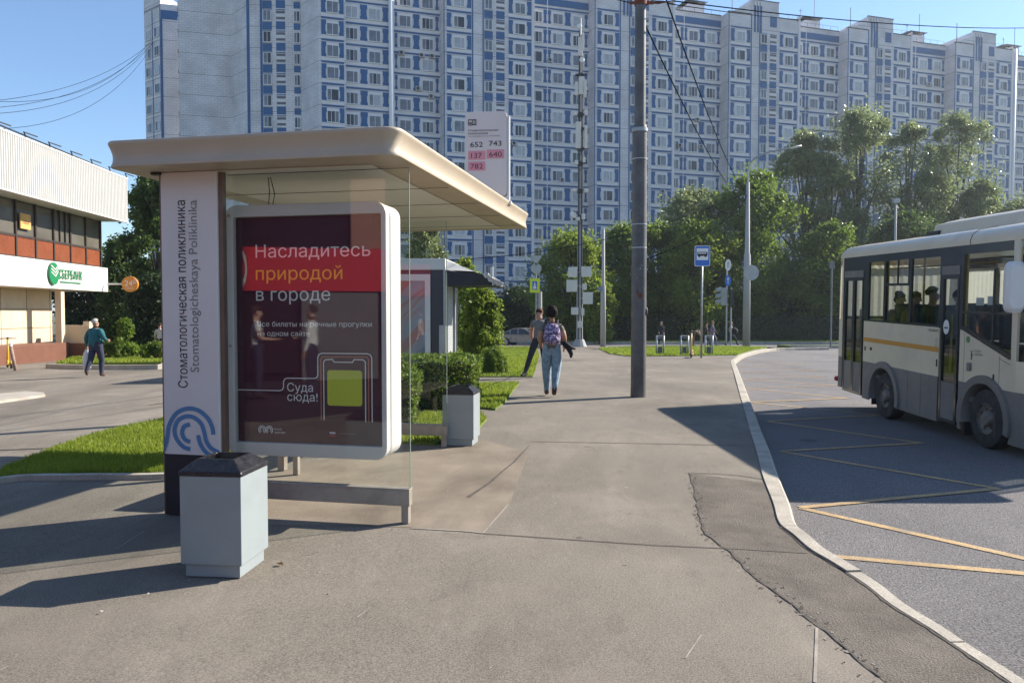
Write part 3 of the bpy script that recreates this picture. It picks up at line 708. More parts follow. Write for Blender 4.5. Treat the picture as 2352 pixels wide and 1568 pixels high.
mb.build('strap', M('strap_pale', (.5, .5, .48), .5), lo)
mb = MB(); mb.lathe([(.148, 4.93), (.151, 4.94), (.151, 5.0), (.139, 5.0)], (0, 0, 0), 28); mb.build('collar', steel, lo)
mb = MB(); mb.ball((.0, -.138, zp(679)), (.045, .014, .05), 12, 8, jit=.15); mb.ball((-.05, -.13, zp(672)), (.02, .012, .05), 8, 6, jit=.2); mb.cyl((.0, -.13, zp(679)), (.0, -.165, zp(679)), .022, 10); mb.build('rusty_fitting', rust, lo)
mb = MB()
for a0, y0, s in ((-95, 619, .05), (-85, 612, .03), (-120, 640, .02)):
    mb.tube([(.1405 * math.cos(R(a0)), .1405 * math.sin(R(a0)), zp(y0)), (.1405 * math.cos(R(a0 + 9)), .1405 * math.sin(R(a0 + 9)), zp(y0) + s * .3)], [.004, s * .25], 5)
mb.build('paint_scrap', M('scrap_white', (.55, .54, .5), .8), lo)
mb = MB(); mb.lathe([(.101, -.05), (.115, -.05), (.115, .05), (.101, .05)], (0, 0, zp(18)), 24); mb.obox((.17, 0, zp(18)), (.07, 0, 0), (0, .02, 0), (0, 0, .025)); mb.obox((-.15, 0, zp(18)), (.05, 0, 0), (0, .02, 0), (0, 0, .02)); mb.build('clamp', rust, up_)
mb = MB(); mb.tube([(.24, 0, zp(18)), (.33, 0, zp(17)), (.45, 0, zp(16))], [.02, .035, .018], 8); mb.tube([(.45, 0, zp(16)), (.6, 0, zp(14))], .012, 6); mb.build('insulator', M('insulator_brown', (.09, .03, .025), .3), up_)
mb = MB(); mb.ball((.135, -.03, zp(716)), (.03, .05, .09), 10, 8); mb.build('junction_cover', pole_m, lo, smooth=True)

# ---------------------------------------------------------------- overhead wires
wire_m = M('cable_black', (.006, .006, .007), 1.0, 0, 0, spec=0)
def wire(a, b, sag, r, label, group='overhead cables'):
    a = Vector(a); b = Vector(b); P = []
    for i in range(25):
        t = i / 24; p = a.lerp(b, t); p.z -= sag * 4 * t * (1 - t); P.append(p)
    mb = MB(); mb.tube(P, r, 5); tag(mb.build('overhead_cable', wire_m), label, 'cable', group)
gpz = g(px_, py_)
LP = gp(1713, 796)                      # foot of the street lamp
LPY = LP[1]
wire((px_ + .105, py_, gpz + zp(72)), at(1712, 466, LPY), .6, .014, 'black cable sloping from the thick mast down to the street lamp column')
wire(at(1520, -30, 16), at(1709, 440, LPY), .5, .017, 'black cable entering from above and sloping down to the lamp column')
wire(at(1704, 447, LPY), at(960, 600, 40), 1.0, .020, 'black cable sagging left from the lamp column over the kiosk')
wire(at(1704, 466, LPY), (px_ + .13, py_, gpz + zp(596)), .35, .014, 'thin cable running from the lamp column down to the middle of the mast')
wire((px_ + .6, py_, gpz + zp(14)), at(2460, 60, 30), .25, .012, 'long contact wire crossing the sky at upper right from the mast clamp')
wire((px_ + .5, py_, gpz + zp(20)), at(1850, 46, 40), .05, .010, 'short span wire right of the mast clamp against the roofs')
wire((px_ - .2, py_, gpz + zp(18)), at(1250, -40, 22), .0, .010, 'span wire leaving the mast clamp to the upper left')
for i, (y0, y1) in enumerate(((196, 94), (206, 98), (214, 99), (168, 88), (240, 104))):
    wire(at(-160, y0 + 45, 52), at(352, y1, 118), 2.2 + i * .5, .020, ['thickest', 'second', 'third', 'topmost faint', 'lowest faint'][i] + ' of the thin wires fanning across the blue sky at upper left')
# ================================================================ APARTMENT BUILDING (17 storeys, stepped facade)
def tile_mat():
    m = bpy.data.materials.new('tiled_wall'); m.use_nodes = True; n = m.node_tree.nodes; l = m.node_tree.links; p = n['Principled BSDF']
    tc = n.new('ShaderNodeTexCoord'); sx = n.new('ShaderNodeSeparateXYZ'); l.new(tc.outputs['Object'], sx.inputs[0])
    ad = n.new('ShaderNodeMath'); ad.operation = 'ADD'; l.new(sx.outputs[0], ad.inputs[0]); l.new(sx.outputs[1], ad.inputs[1])
    cb = n.new('ShaderNodeCombineXYZ'); l.new(ad.outputs[0], cb.inputs[0]); l.new(sx.outputs[2], cb.inputs[1])
    br = n.new('ShaderNodeTexBrick'); l.new(cb.outputs[0], br.inputs['Vector']); br.inputs['Scale'].default_value = 1
    br.inputs['Brick Width'].default_value = .75; br.inputs['Row Height'].default_value = .31; br.inputs['Mortar Size'].default_value = .022
    br.inputs['Color1'].default_value = (.70, .675, .69, 1); br.inputs['Color2'].default_value = (.64, .62, .64, 1); br.inputs['Mortar'].default_value = (.46, .44, .48, 1)
    nz = n.new('ShaderNodeTexNoise'); nz.inputs['Scale'].default_value = .35; nz.inputs['Detail'].default_value = 6; l.new(tc.outputs['Object'], nz.inputs['Vector'])
    mr = n.new('ShaderNodeMapRange'); mr.inputs[1].default_value = .3; mr.inputs[2].default_value = .7; mr.inputs[3].default_value = .76; mr.inputs[4].default_value = 1.1; l.new(nz.outputs['Fac'], mr.inputs[0])
    fr = n.new('ShaderNodeMath'); fr.operation = 'MULTIPLY_ADD'; fr.inputs[1].default_value = 1 / 2.8; fr.inputs[2].default_value = 100 - (43.85 + 1.42) / 2.8; l.new(sx.outputs[2], fr.inputs[0])
    f2 = n.new('ShaderNodeMath'); f2.operation = 'FRACT'; l.new(fr.outputs[0], f2.inputs[0])
    lt = n.new('ShaderNodeMath'); lt.operation = 'GREATER_THAN'; lt.inputs[1].default_value = .025; l.new(f2.outputs[0], lt.inputs[0])
    mj = n.new('ShaderNodeMapRange'); mj.inputs[3].default_value = .38; mj.inputs[4].default_value = 1; l.new(lt.outputs[0], mj.inputs[0])
    mu = n.new('ShaderNodeMath'); mu.operation = 'MULTIPLY'; l.new(mr.outputs[0], mu.inputs[0]); l.new(mj.outputs[0], mu.inputs[1])
    vs = n.new('ShaderNodeVectorMath'); vs.operation = 'SCALE'; l.new(br.outputs['Color'], vs.inputs[0]); l.new(mu.outputs[0], vs.inputs['Scale'])
    l.new(vs.outputs[0], p.inputs['Base Color']); p.inputs['Roughness'].default_value = .7
    return m
tile = tile_mat()
blue = M('blue_tile', (0.016, 0.10, 0.26), 0.6, 0, 0.14, .5, 0.1, 6)
trim = M('facade_trim', (0.70, 0.68, 0.70), 0.7, 0, 0.10, .5, dirt=(.45, .43, .44), dscale=.5, damt=.5)
coping = M('roof_coping', (.05, .05, .06), .6)
wfr = M('window_frame_white', (0.78, 0.78, 0.78), 0.4, 0, 0.03)
pd = M('pane_dark', (0.022, 0.026, 0.034), 0.08, 0, 0.3, .4, spec=.6)
pm = M('pane_curtain_grey', (0.15, 0.16, 0.19), 0.15, 0, 0.35, 1.5, spec=.6)
pl_ = M('pane_curtain_pale', (0.38, 0.39, 0.42), 0.2, 0, 0.2, 1.5, spec=.6)
louv = M('louvre_dark', (.10, .11, .14), .6, 0, .2)
BX, BY = -9.23, 109 + .32 * -9.23
BRZ = math.atan(.32); cB, sB = math.cos(BRZ), math.sin(BRZ)
apt = thing('apartment_building', 'long blue and white tiled high rise with stepped bays filling the background', 'apartment building', (BX, BY, 0), BRZ)
ZB, ZT = -4.0, 47.4
REC = 2.0
front = [(-34.7, 17.4), (-34.1, 11.2), (-27.4, 10.8), (-25.2, 6.43), (-18.45, 4.59), (-16.4, 0), (-13.0, 0), (-13.0, .9), (-7.2, .9), (-7.0, .6), (-6.6, REC)]
for i in range(6):
    u = 22.15 * i; front += [(u, REC), (u, 0), (u + 12.95, 0), (u + 12.95, REC)]
front += [(22.15 * 6, REC), (22.15 * 6, 17), (-34.7, 20)]
mb = MB(); mb.ex([(x, y, ZB) for x, y in front], (0, 0, ZT - ZB))
for i in range(6):
    u = 22.15 * i
    mb.box(u + 4.0, u + 9.0, .05, 8, ZT - .01, ZT + 2.3)           # lift house
    mb.ex([(u + 12.75, -.05, ZT - .01), (u + 12.75, 3.0, ZT - .01), (u + 12.75, 3.0, ZT + .25), (u + 12.75, -.05, ZT + .75)], (.22, 0, 0))
    mb.ex([(u - .2, .1, ZT - .01), (u + .1, .1, ZT - .01), (u + 4.0, .1, ZT + 1.5), (u + 4.0, .1, ZT - .01)], (0, .25, 0))
mb.box(-16.4 + .5, -8, 1.5, 8, ZT - .01, ZT + 1.5)
wall = mb.build('wall', tile, apt)
# neighbouring wing at far left (seen past the blank end wall)
def loc(x, y): dx, dy = x - BX, y - BY; return (dx * cB + dy * sB, -dx * sB + dy * cB)
mb = MB(); wing = [loc(*p) for p in ((-48.0, 118.9), (-52.6, 117.6), (-56.4, 120.5), (-58, 137), (-46, 137))]
mb.ex([(x, y, ZB) for x, y in wing], (0, 0, ZT - ZB + .4)); mb.ex([(wing[2][0], wing[2][1], ZT), (wing[1][0], wing[1][1], ZT), (wing[1][0] + 2, wing[1][1] + 4, ZT), (wing[2][0] + 2, wing[2][1] + 4, ZT)], (0, 0, 2.2))
mb.build('wing_wall', tile, apt)

class Face:
    def __init__(s, u0, v0, u1, v1): s.o = Vector((u0, v0)); d = Vector((u1 - u0, v1 - v0)); s.L = d.length; s.d = d.normalized(); s.n = Vector((s.d.y, -s.d.x))
    def p(s, a, z, off): q = s.o + s.d * a + s.n * off; return (q.x, q.y, z)
    def slab(s, mb, a0, a1, z0, z1, off=.05, mat=0, base=-.02):
        mb.ex([s.p(a0, z0, base), s.p(a1, z0, base), s.p(a1, z1, base), s.p(a0, z1, base)], Vector(s.p(0, 0, off)) - Vector(s.p(0, 0, base)), mat)
NF = 17
zc = [43.85 - 2.8 * k for k in range(NF)]
mbB, mbT, mbL = MB(), MB(), MB()
WINS = []                                            # (face, centre a, z, width, kind)
rw = random.Random(11)
def bluepanel(F, a0, a1, zb, zt, notch):             # notch: -1 left side, 1 right side, 0 both
    w = a1 - a0; k = .09
    l0 = k if notch in (-1, 0) else 0; r0 = k if notch in (1, 0) else 0
    P = [(a0, zb), (a1, zb), (a1, zb + .35), (a1 - r0, zb + .4), (a1 - r0, zb + 1.25), (a1, zb + 1.3), (a1, zt), (a0, zt), (a0, zb + 1.3), (a0 + l0, zb + 1.25), (a0 + l0, zb + .4), (a0, zb + .35)]
    P = [p for i, p in enumerate(P) if i == 0 or (p != P[i - 1])]
    mbB.ex([F.p(a, z, -.02) for a, z in P], F.n.to_3d() * .06)
def wbay(F, a0, a1):
    c = (a0 + a1) / 2
    for z in zc:
        F.slab(mbB, a0, a1, z + 1.26, z + 1.50, .05)
        bluepanel(F, a0, a0 + .62, z - .75, z + 1.12, 1); bluepanel(F, a1 - .62, a1, z - .75, z + 1.12, -1)
        F.slab(mbT, c - .98, c + .98, z - .80, z + 1.02, .02); F.slab(mbT, a0, a1, z - 1.25, z - .86, .03)
        WINS.append((F, c, z, 1.5, 'w'))
def rbay(F, wins, blues, a0, a1):
    for z in zc:
        F.slab(mbB, a0, a1, z + 1.26, z + 1.48, .05); F.slab(mbT, a0, a1, z - 1.25, z - .86, .03)
        for b0, b1 in blues: bluepanel(F, b0, b1, z - .75, z + 1.12, 0)
        for c in wins: F.slab(mbT, c - 1.0, c + 1.0, z - .80, z + 1.02, .02); WINS.append((F, c, z, 1.55, 'w'))
def stair(F, a_s, a_l, strips):
    for b0, b1 in strips:
        F.slab(mbB, b0, b1, ZB, ZT + .0, .05)
    for z in zc:
        WINS.append((F, a_s, z + .1, 1.05, 's'))
        F.slab(mbB, a_s - .6, a_s + .6, z - 1.78, z - .78, .05); F.slab(mbB, a_s - .6, a_s + .6, z + .95, z + .86, .05)
        F.slab(mbB, a_l - .6, a_l + .6, z - 1.72, z - .68, .05)
        F.slab(mbL, a_l - .58, a_l + .58, z - .38, z - .10, .03); F.slab(mbT, a_l - .62, a_l + .62, z - .05, z + .3, .05); F.slab(mbL, a_l - .58, a_l + .58, z + .38, z + .7, .03)
        F.slab(mbB, a_l - .6, a_l + .6, z + .80, z + .92, .05)
for i in range(6):
    u = 22.15 * i
    P = Face(u, 0, u + 12.95, 0); Q = Face(u + 12.95, REC, u + 22.15, REC)
    wbay(P, .45, 3.85); wbay(P, 9.2, 12.5)
    stair(P, 6.3, 8.0, [(3.95, 4.12), (5.45, 5.6)])
    P.slab(mbT, 12.6, 12.98, ZB, ZT + .1, .10)
    P.slab(mbB, 0, .12, ZB, ZT, .04)
    rbay(Q, [1.1, 4.3, 7.4], [(2.1, 2.62), (2.78, 3.25), (5.4, 6.3), (8.5, 8.95)], .05, 9.1)
    Q.slab(mbT, 2.64, 2.76, ZB, ZT - .2, .06)
    Q.slab(mbB, .1, 9.1, ZT - 1.75, ZT - .75, .05)
    for k in range(3): P.slab(mbB, 4.5 + k * .55, 4.78 + k * .55, ZT - 2.6, ZT + 2.0, .06); P.slab(mbT, 4.5 + k * .55, 4.78 + k * .55, ZT + 1.45, ZT + 2.05, .075)
    P.slab(mbB, 7.4, 8.6, ZT - 1.5, ZT + .1, .05)
# left-hand part
Q = Face(-9.2, REC, 0, REC); rbay(Q, [4.3, 7.4], [(2.9, 3.25), (5.4, 6.3), (8.5, 8.95)], 2.4, 9.1)
F = Face(-16.4, 0, -13.0, 0); wbay(F, .3, 3.15)
F = Face(-13.0, .9, -7.2, .9); rbay(F, [.85, 3.85], [(1.95, 2.9), (4.9, 5.7)], .05, 5.75)
F = Face(-25.2, 6.43, -18.45, 4.59)
stair(F, 2.6, 4.37, [(.02, .27), (1.67, 1.94)])
for z in zc: F.slab(mbB, 6.1, 6.95, z - 1.75, z - .9, .05); WINS.append((F, 6.52, z, .8, 's'))
F = Face(-27.4, 10.8, -25.2, 6.43); F.slab(mbB, F.L - .2, F.L, ZB, ZT, .04)
F = Face(-34.7, 17.4, -34.1, 11.2)
for z in zc: WINS.append((F, 4.9, z, 1.5, 'w')); F.slab(mbT, 3.9, 6.1, z - 1.2, z - .9, .04)
F = Face(wing[2][0], wing[2][1], wing[1][0], wing[1][1])
for z in zc:
    WINS.append((F, 1.2, z, 1.3, 's')); WINS.append((F, 3.7, z, 1.3, 's')); F.slab(mbT, .1, F.L - .1, z - 1.25, z - .95, .04)
F.slab(mbB, 2.3, 2.5, ZB, ZT, .05); F.slab(mbB, F.L - .18, F.L, ZB, ZT, .05); 
F = Face(wing[1][0], wing[1][1], wing[0][0], wing[0][1]); F.slab(mbB, .05, F.L, ZT - 1.8, ZT - .5, .05); F.slab(mbB, .02, .25, ZB, ZT - 1.8, .045)
b0 = len(mbB.v); mbB.v += mbL.v; mbB.f += [tuple(i + b0 for i in f) for f in mbL.f]; mbB.m += [1] * len(mbL.f)
mbB.build('blue_tile_panels', [blue, louv], apt); mbT.build('facade_bands', trim, apt)
# rounded rib at the joint of the two blocks, and its sibling far right
for u, v in ((-7.0, .55), (102.3, .3)):
    mb = MB(); mb.tube([(u, v, ZB), (u, v, ZT + .3)], .36, 14); mb.build('corner_rib', M('rib_white', (.74, .73, .72), .5, 0, .05), apt, smooth=True)
# roof edge
mb = MB(); mbr = MB()
def railing(a, b, z):
    a = Vector(a); b = Vector(b); n = int((b - a).length / 1.4)
    for k in range(n + 1): p = a.lerp(b, k / n); mbr.tube([(p.x, p.y, z), (p.x, p.y, z + .75)], .025, 4)
    mbr.tube([(a.x, a.y, z + .75), (b.x, b.y, z + .75)], .025, 4)
for i in range(6):
    u = 22.15 * i
    mb.box(u - .05, u + 4.0, -.09, .25, ZT, ZT + .13); mb.box(u + 9.0, u + 12.72, -.09, .25, ZT, ZT + .13); mb.box(u + 13.0, u + 22.1, REC - .09, REC + .25, ZT, ZT + .13)
    mb.box(u + 3.9, u + 9.1, -.02, .3, ZT + 2.3, ZT + 2.42)
    railing((u + 13.1, REC + .2), (u + 22.0, REC + .2), ZT + .1); railing((u + 9.2, .2), (u + 12.6, .2), ZT + .1)
mb.build('roof_coping', coping, apt); mbr.build('roof_railing', darkmetal, apt)
for i in range(6):
    u = 22.15 * i
    mb = MB(); mb.box(u + 18.6, u + 21.6, 6, 9, ZT - .01, ZT + 3.0)
    mb.ex([(u + 18.2, 5.6, ZT + 3.5), (u + 22.0, 5.6, ZT + 3.5), (u + 21.0, 7.5, ZT + 4.1), (u + 19.2, 7.5, ZT + 4.1)], (0, 3.5, 0), 1)
    for x in (18.7, 21.5): mb.box(u + x - .05, u + x + .05, 6.1, 6.2, ZT + 3, ZT + 3.55, 1)
    mb.build('vent_hut', [tile, darkmetal], apt)
    mb = MB(); mb.tube([(u + 20.2, 5.8, ZT + 3), (u + 20.2, 5.8, ZT + 6.6)], .05, 5); mb.build('antenna', darkmetal, apt)
    mb = MB(); mb.tube([(u + 1.1, .8, ZT), (u + 1.1, .8, ZT + 3.6)], .06, 5); mb.build('antenna', darkmetal, apt)
    mb = MB(); mb.tube([(u + 17.5, 5.8, ZT), (u + 17.5, 5.8, ZT + 4.6)], .04, 5); mb.tube([(u + 17.1, 5.8, ZT + 4.3), (u + 17.9, 5.8, ZT + 4.3)], .03, 4); mb.build('antenna', darkmetal, apt)
# windows : nearest hundred as parts with their panes, the rest as one part
def win_parts(w, kind, var):
    h = 1.5 if kind == 'w' else 1.42; t = .055; z0, z1 = -h / 2, h / 2; x0, x1 = -w / 2, w / 2
    fr, pn = MB(), MB()
    split = {0: [.36], 1: [.5], 2: [.34, .66], 3: [.64]}[var % 4] if kind == 'w' else [.5]
    for a, b, c, d in ((x0, x1, z0, z0 + t), (x0, x1, z1 - t, z1), (x0, x0 + t, z0 + t, z1 - t), (x1 - t, x1, z0 + t, z1 - t)): fr.box(a, b, -.075, .0, c, d)
    fr.box(x0 - .05, x1 + .05, -.12, -.0, z0 - .05, z0 - .001)
    cuts = [x0 + t] + [x0 + w * s for s in split] + [x1 - t]
    for s in cuts[1:-1]: fr.box(s - .024, s + .024, -.072, 0, z0 + t, z1 - t)
    rv = random.Random(var * 7 + 1); base = rv.choice([0, 1, 1, 2, 2, 1])
    for i in range(len(cuts) - 1):
        narrow = (cuts[i + 1] - cuts[i]) < w * .45
        mt = rv.choice([0, 0, 1]) if narrow and rv.random() < .65 else base
        if kind == 's': mt = rv.choice([0, 0, 1, 1, 2])
        pn.quad((cuts[i], -.045, z0 + t), (cuts[i + 1], -.045, z0 + t), (cuts[i + 1], -.045, z1 - t), (cuts[i], -.045, z1 - t), mt)
    return fr, pn
vis = []
for i, (F, a, z, w, kd) in enumerate(WINS):
    p = F.p(a, z, 0); wx = BX + p[0] * cB - p[1] * sB; wy = BY + p[0] * sB + p[1] * cB
    px = 1176 + 1780 * wx / wy; py = 720 - 1780 * (z - 1.55) / wy
    ok = -5 < py < 690 and -10 < px < 2360 and not (250 < px < 930 and py > 300) and not (1450 < px < 1484) and not (px > 1180 and py > 560)
    vis.append((0 if ok else 1, wy, i))
vis.sort(); top = set(i for _, _, i in vis[:100])
cache = {}; rest_f, rest_p = MB(), MB()
for i, (F, a, z, w, kd) in enumerate(WINS):
    var = rw.randrange(12); key = (w, kd, var)
    if key not in cache: cache[key] = [*win_parts(w, kd, var), None, None]
    fr, pn, mf, mp_ = cache[key]; p = F.p(a, z, 0.045); ang = math.atan2(F.d.y, F.d.x)
    if i in top:
        if mf is None:
            o = fr.build('window', wfr); c = pn.build('pane', [pd, pm, pl_]); mf, mp_ = o.data, c.data; cache[key][2:] = [mf, mp_]; bpy.data.objects.remove(o); bpy.data.objects.remove(c)
        o = bpy.data.objects.new('window', mf); COL.objects.link(o); o.parent = apt; o.location = p; o.rotation_euler = (0, 0, ang)
        c = bpy.data.objects.new('pane', mp_); COL.objects.link(c); c.parent = o
    else:
        ca, sa = math.cos(ang), math.sin(ang)
        for src, dst in ((fr, rest_f), (pn, rest_p)):
            b = len(dst.v); dst.v += [(p[0] + x * ca - y * sa, p[1] + x * sa + y * ca, p[2] + zz) for x, y, zz in src.v]
            dst.f += [tuple(q + b for q in f) for f in src.f]; dst.m += src.m
o = rest_f.build('window', wfr, apt); o['kind'] = 'stuff'; c = rest_p.build('pane', [pd, pm, pl_], o); c['kind'] = 'stuff'
# air conditioners
acm = M('ac_white', (.42, .42, .42), .5)
def acunit(px, py, Fy):
    P = at(px, py, 1); t = None
    # intersect the ray with the plane of the facade at depth offset Fy
    d = ray(px, py); k = (109 + Fy * 1.05) / (d.y - .32 * d.x); x, y, z = d.x * k, d.y * k, CAM_H + d.z * k
    u, v = loc(x, y)
    mb = MB(); mb.box(u - .38, u + .38, v - .42, v - .12, z - .28, z + .28); mb.cyl((u - .08, v - .42, z), (u - .08, v - .435, z), .23, 14, 1); mb.box(u - .3, u - .26, v - .4, v, z - .34, z - .28); mb.box(u + .26, u + .3, v - .4, v + .05, z - .34, z - .28)
    mb.build('air_conditioner', [acm, black], apt)
for a in ((922, 123, REC), (968, 129, REC), (992, 131, REC), (990, 223, REC), (1290, 414, 0), (1700, 192, REC), (1560, 335, REC), (1608, 338, REC), (1950, 190, REC), (2130, 195, REC), (1600, 276, REC), (1345, 300, REC), (1850, 250, 0), (1425, 215, REC), (1262, 140, 0), (2010, 240, REC), (960, 205, REC), (1180, 330, 0), (1520, 440, 0)): acunit(*a)

# ================================================================ BANK BUILDING (left)
ba, bb = Vector((-20.6, 20.0)), Vector((-21.85, 42.0))           # plane of the lower white band, going away
bdir = (bb - ba).normalized(); BLen = (bb - ba).length; bang = math.atan2(bdir.y, bdir.x)
# local frame: x along the facade (away), +y = to the left/inside, z up
bank = thing('bank_building', 'two storey white and beige bank with a ribbed fascia and green sign letters', 'building', (ba.x, ba.y, 0), bang)
corr = bpy.data.materials.new('ribbed_white'); corr.use_nodes = True
n_ = corr.node_tree.nodes; l_ = corr.node_tree.links; p_ = n_['Principled BSDF']; p_.inputs['Base Color'].default_value = (.60, .59, .57, 1); p_.inputs['Roughness'].default_value = .5
bwhite = M('bank_white', (.64, .62, .60), .5, 0, .04, 1, dirt=(.6, .57, .52), dscale=.8, damt=.3)
beige = M('beige_slab', (.62, .50, .36), .7, 0, .08, .8, dirt=(.5, .4, .28), dscale=1.2, damt=.4)
brown = M('brown_plinth', (.155, .062, .038), .6, 0, .12, 1.5)
brpan = M('brown_glass_panel', (.21, .062, .028), .3, 0, .15, .8)
bfr = M('dark_brown_frame', (.04, .028, .024), .5, 0, .1)
bgl = M('shop_glass', (.12, .11, .092), .06, 0, .3, .5, spec=.7)
G0 = -.75
mb = MB()                                                             # ribbed fascia, real ribs
x0, x1 = -2.0, BLen + .1; n = int((x1 - x0) / .16); V = []; 
for i in range(n * 4 + 1):
    x = x0 + (x1 - x0) * i / (n * 4); q = i % 4; y = -1.05 - (.05 if q in (1, 2) else 0)
    V.append((x, y))
vs = [(x, y, z) for z in (6.5, 8.8) for x, y in V]; k = len(V)
mb.add(vs, [(i, i + 1, k + i + 1, k + i) for i in range(k - 1)]); mb.m[-(k - 1):] = [1 if i % 4 in (0, 3) else 0 for i in range(k - 1)]  # groove and near-flank faces coloured darker to deepen the rib shade
mb.box(x0, x1, -1.04, 8, 6.5, 8.78, 0); mb.box(x0, x1 + .03, -1.1, -.95, 8.78, 8.86); mb.box(x0, x1 + .03, -1.1, -.95, 6.44, 6.5)
fas = mb.build('fascia', [corr, M('rib_shade_grey', (.48, .47, .45), .6, 0, .06)], bank)
mb = MB()
for i in range(12):
    x = 1 + i * 1.9; mb.tube([(x, -1.15, 8.84), (x - .1, -1.1, 9.05), (x + .55, -1.3, 9.0)], .03, 5)
mb.tube([(x0, -1.0, 9.12), (10, -1.0, 8.98), (x1, -.9, 8.92)], .035, 5)
mb.build('roof_spike', darkmetal, fas)
mb = MB(); mb.box(x0, BLen, 0, 8, 2.72, 4.0); mb.build('sign_band', bwhite, bank, bevel=.01)
mb = MB(); mb.box(x0, BLen - .35, .3, 8, 4.0, 6.5); mb.build('upper_wall', bfr, bank)
for i in range(16):                                                    # upper storey glazing : each bay one window with its brown panel
    xa = BLen - .4 - (i + 1) * 1.55; xb = xa + 1.55
    if xb < -1: break
    mb = MB(); mb.box(xa - .05, xa + .05, .16, .3, 4.0, 6.5); mb.box(xa + .05, xb - .05, .18, .3, 4.9, 5.0); mb.box(xa + .05, xb - .05, .18, .3, 4.0, 4.08)
    if i % 4 == 2: mb.box(xa + .55, xa + .6, .17, .3, 5.0, 6.5); mb.box(xa + 1.05, xa + 1.1, .17, .3, 5.0, 6.5)
    wn = mb.build('window', bfr, bank)
    mb = MB(); mb.box(xa + .05, xb - .05, .24, .29, 5.0, 6.45); mb.build('pane', bgl, wn)
    mb = MB(); mb.box(xa + .05, xb - .05, .21, .29, 4.08, 4.9); mb.build('spandrel', brpan, wn)
mb = MB(); mb.box(BLen - .4, BLen - .3, .15, .3, 4.0, 6.5); mb.build('corner_post', bfr, bank)
mb = MB(); mb.box(14.1, 14.9, .10, .155, 5.28, 5.95); ps = mb.build('window_poster', M('poster_orange', (.62, .36, .12), .6, 0, .1), bank)
mb = MB(); mb.text('riakar', (14.5, .095, 5.5), (1, 0, 0), (0, 0, 1), .30, 0, 'C', .01, width=.62); mb.build('lettering', M('brown_ink', (.2, .06, .03), .6, 0, 0), ps)
# ground floor : recessed beige slabs, column, plinth
mb = MB(); mb.box(x0, 19.2, 1.5, 8, G0 + .9, 2.72); lw = mb.build('lower_wall', beige, bank)
mb = MB()
for z in (.85, 1.75): mb.box(x0, 19.2, 1.485, 1.5, z, z + .03)
for i in range(11): mb.box(-1.5 + i * 2.05, -1.48 + i * 2.05, 1.486, 1.5, G0 + .9, 2.72)
mb.build('joint', M('joint_brown', (.25, .18, .11), .8), lw)
mb = MB(); mb.box(17.5, 17.82, .18, .47, G0 + .9, 2.72); mb.build('column', beige, bank)
mb = MB(); mb.box(x0, 17.94, .05, 8, -1.4, G0 + .9); mb.build('plinth', brown, bank, bevel=.02)
mb = MB(); mb.box(17.95, 20.0, -.9, .5, -1.4, G0 + .85); mb.build('stair_plinth', brown, bank, bevel=.02)
mb = MB(); mb.box(18.1, 18.5, -.35, .6, G0 + .85, .98); mb.box(18.0, 18.7, -.88, -.36, G0 + .85, .95); mb.box(18.2, 18.5, -.8, -.5, .95, 1.16); mb.build('low_wall', beige, bank)
mb = MB(); mb.box(17, BLen + 4, 7.6, 8, -1.5, 8.6); mb.build('rear_wall', bwhite, bank)
# sign letters and emblem
sgn = M('sign_green', (.012, .20, .075), .4, 0, 0)
xs_ = 16.95
mb = MB(); mb.text('СБЕРБАНК', (xs_, -.03, 3.22), (1, 0, 0), (0, 0, 1), .60, 0, 'L', .012, depth=.03, width=2.2); mb.box(xs_ + .1, xs_ + 2.1, -.05, -.02, 3.04, 3.09); ltr = mb.build('sign_letters', sgn, bank)
mb = MB(); c = (16.4, -.03, 3.42)
for r0, r1, a0, a1 in ((.0, .0, 0, 0),): pass
P = [(c[0] + .42 * math.cos(R(a)), c[1], c[2] + .52 * math.sin(R(a))) for a in range(60, 421, 12)]
mb.ex(P, (0, -.08, 0))
mb.build('emblem', sgn, bank)
mb = MB()
for dz in (.27, .12, -.03): mb.obox((c[0] - .10, c[1] - .085, c[2] + dz), (.2, 0, -.10), (0, .012, 0), (0, 0, .028)); mb.obox((c[0] + .19, c[1] - .085, c[2] + dz + .02), (.14, 0, .13), (0, .012, 0), (0, 0, .028))
mb.build('emblem_stripe', bwhite, ltr)
DS = (-20.45, 41.6, 3.12)
ds = thing('round_sign', 'orange disc sign reading 24 projecting from the corner of the bank', 'sign', DS, R(4))
orange = M('sign_orange', (.68, .24, .025), .4, 0, .05)
mb = MB(); mb.cyl((0, -.08, 0), (0, .08, 0), .42, 28); o = mb.build('disc', orange, ds, bevel=.015)
mb = MB(); mb.text('24', (-.05, -.084, -.10), (1, 0, 0), (0, 0, 1), .42, 0, 'C', .02); mb.text('ЧАСА', (0, -.084, -.27), (1, 0, 0), (0, 0, 1), .15, 0, 'C')
for k in range(3): mb.obox((.27, -.085, .06 + k * .085), (.1, 0, .03), (0, .001, 0), (0, 0, .018))
mb.build('lettering', white, o)
mb = MB(); mb.cyl((-.38, 0, 0), (-1.2, .02, 0), .05, 10); mb.build('arm', bwhite, ds)

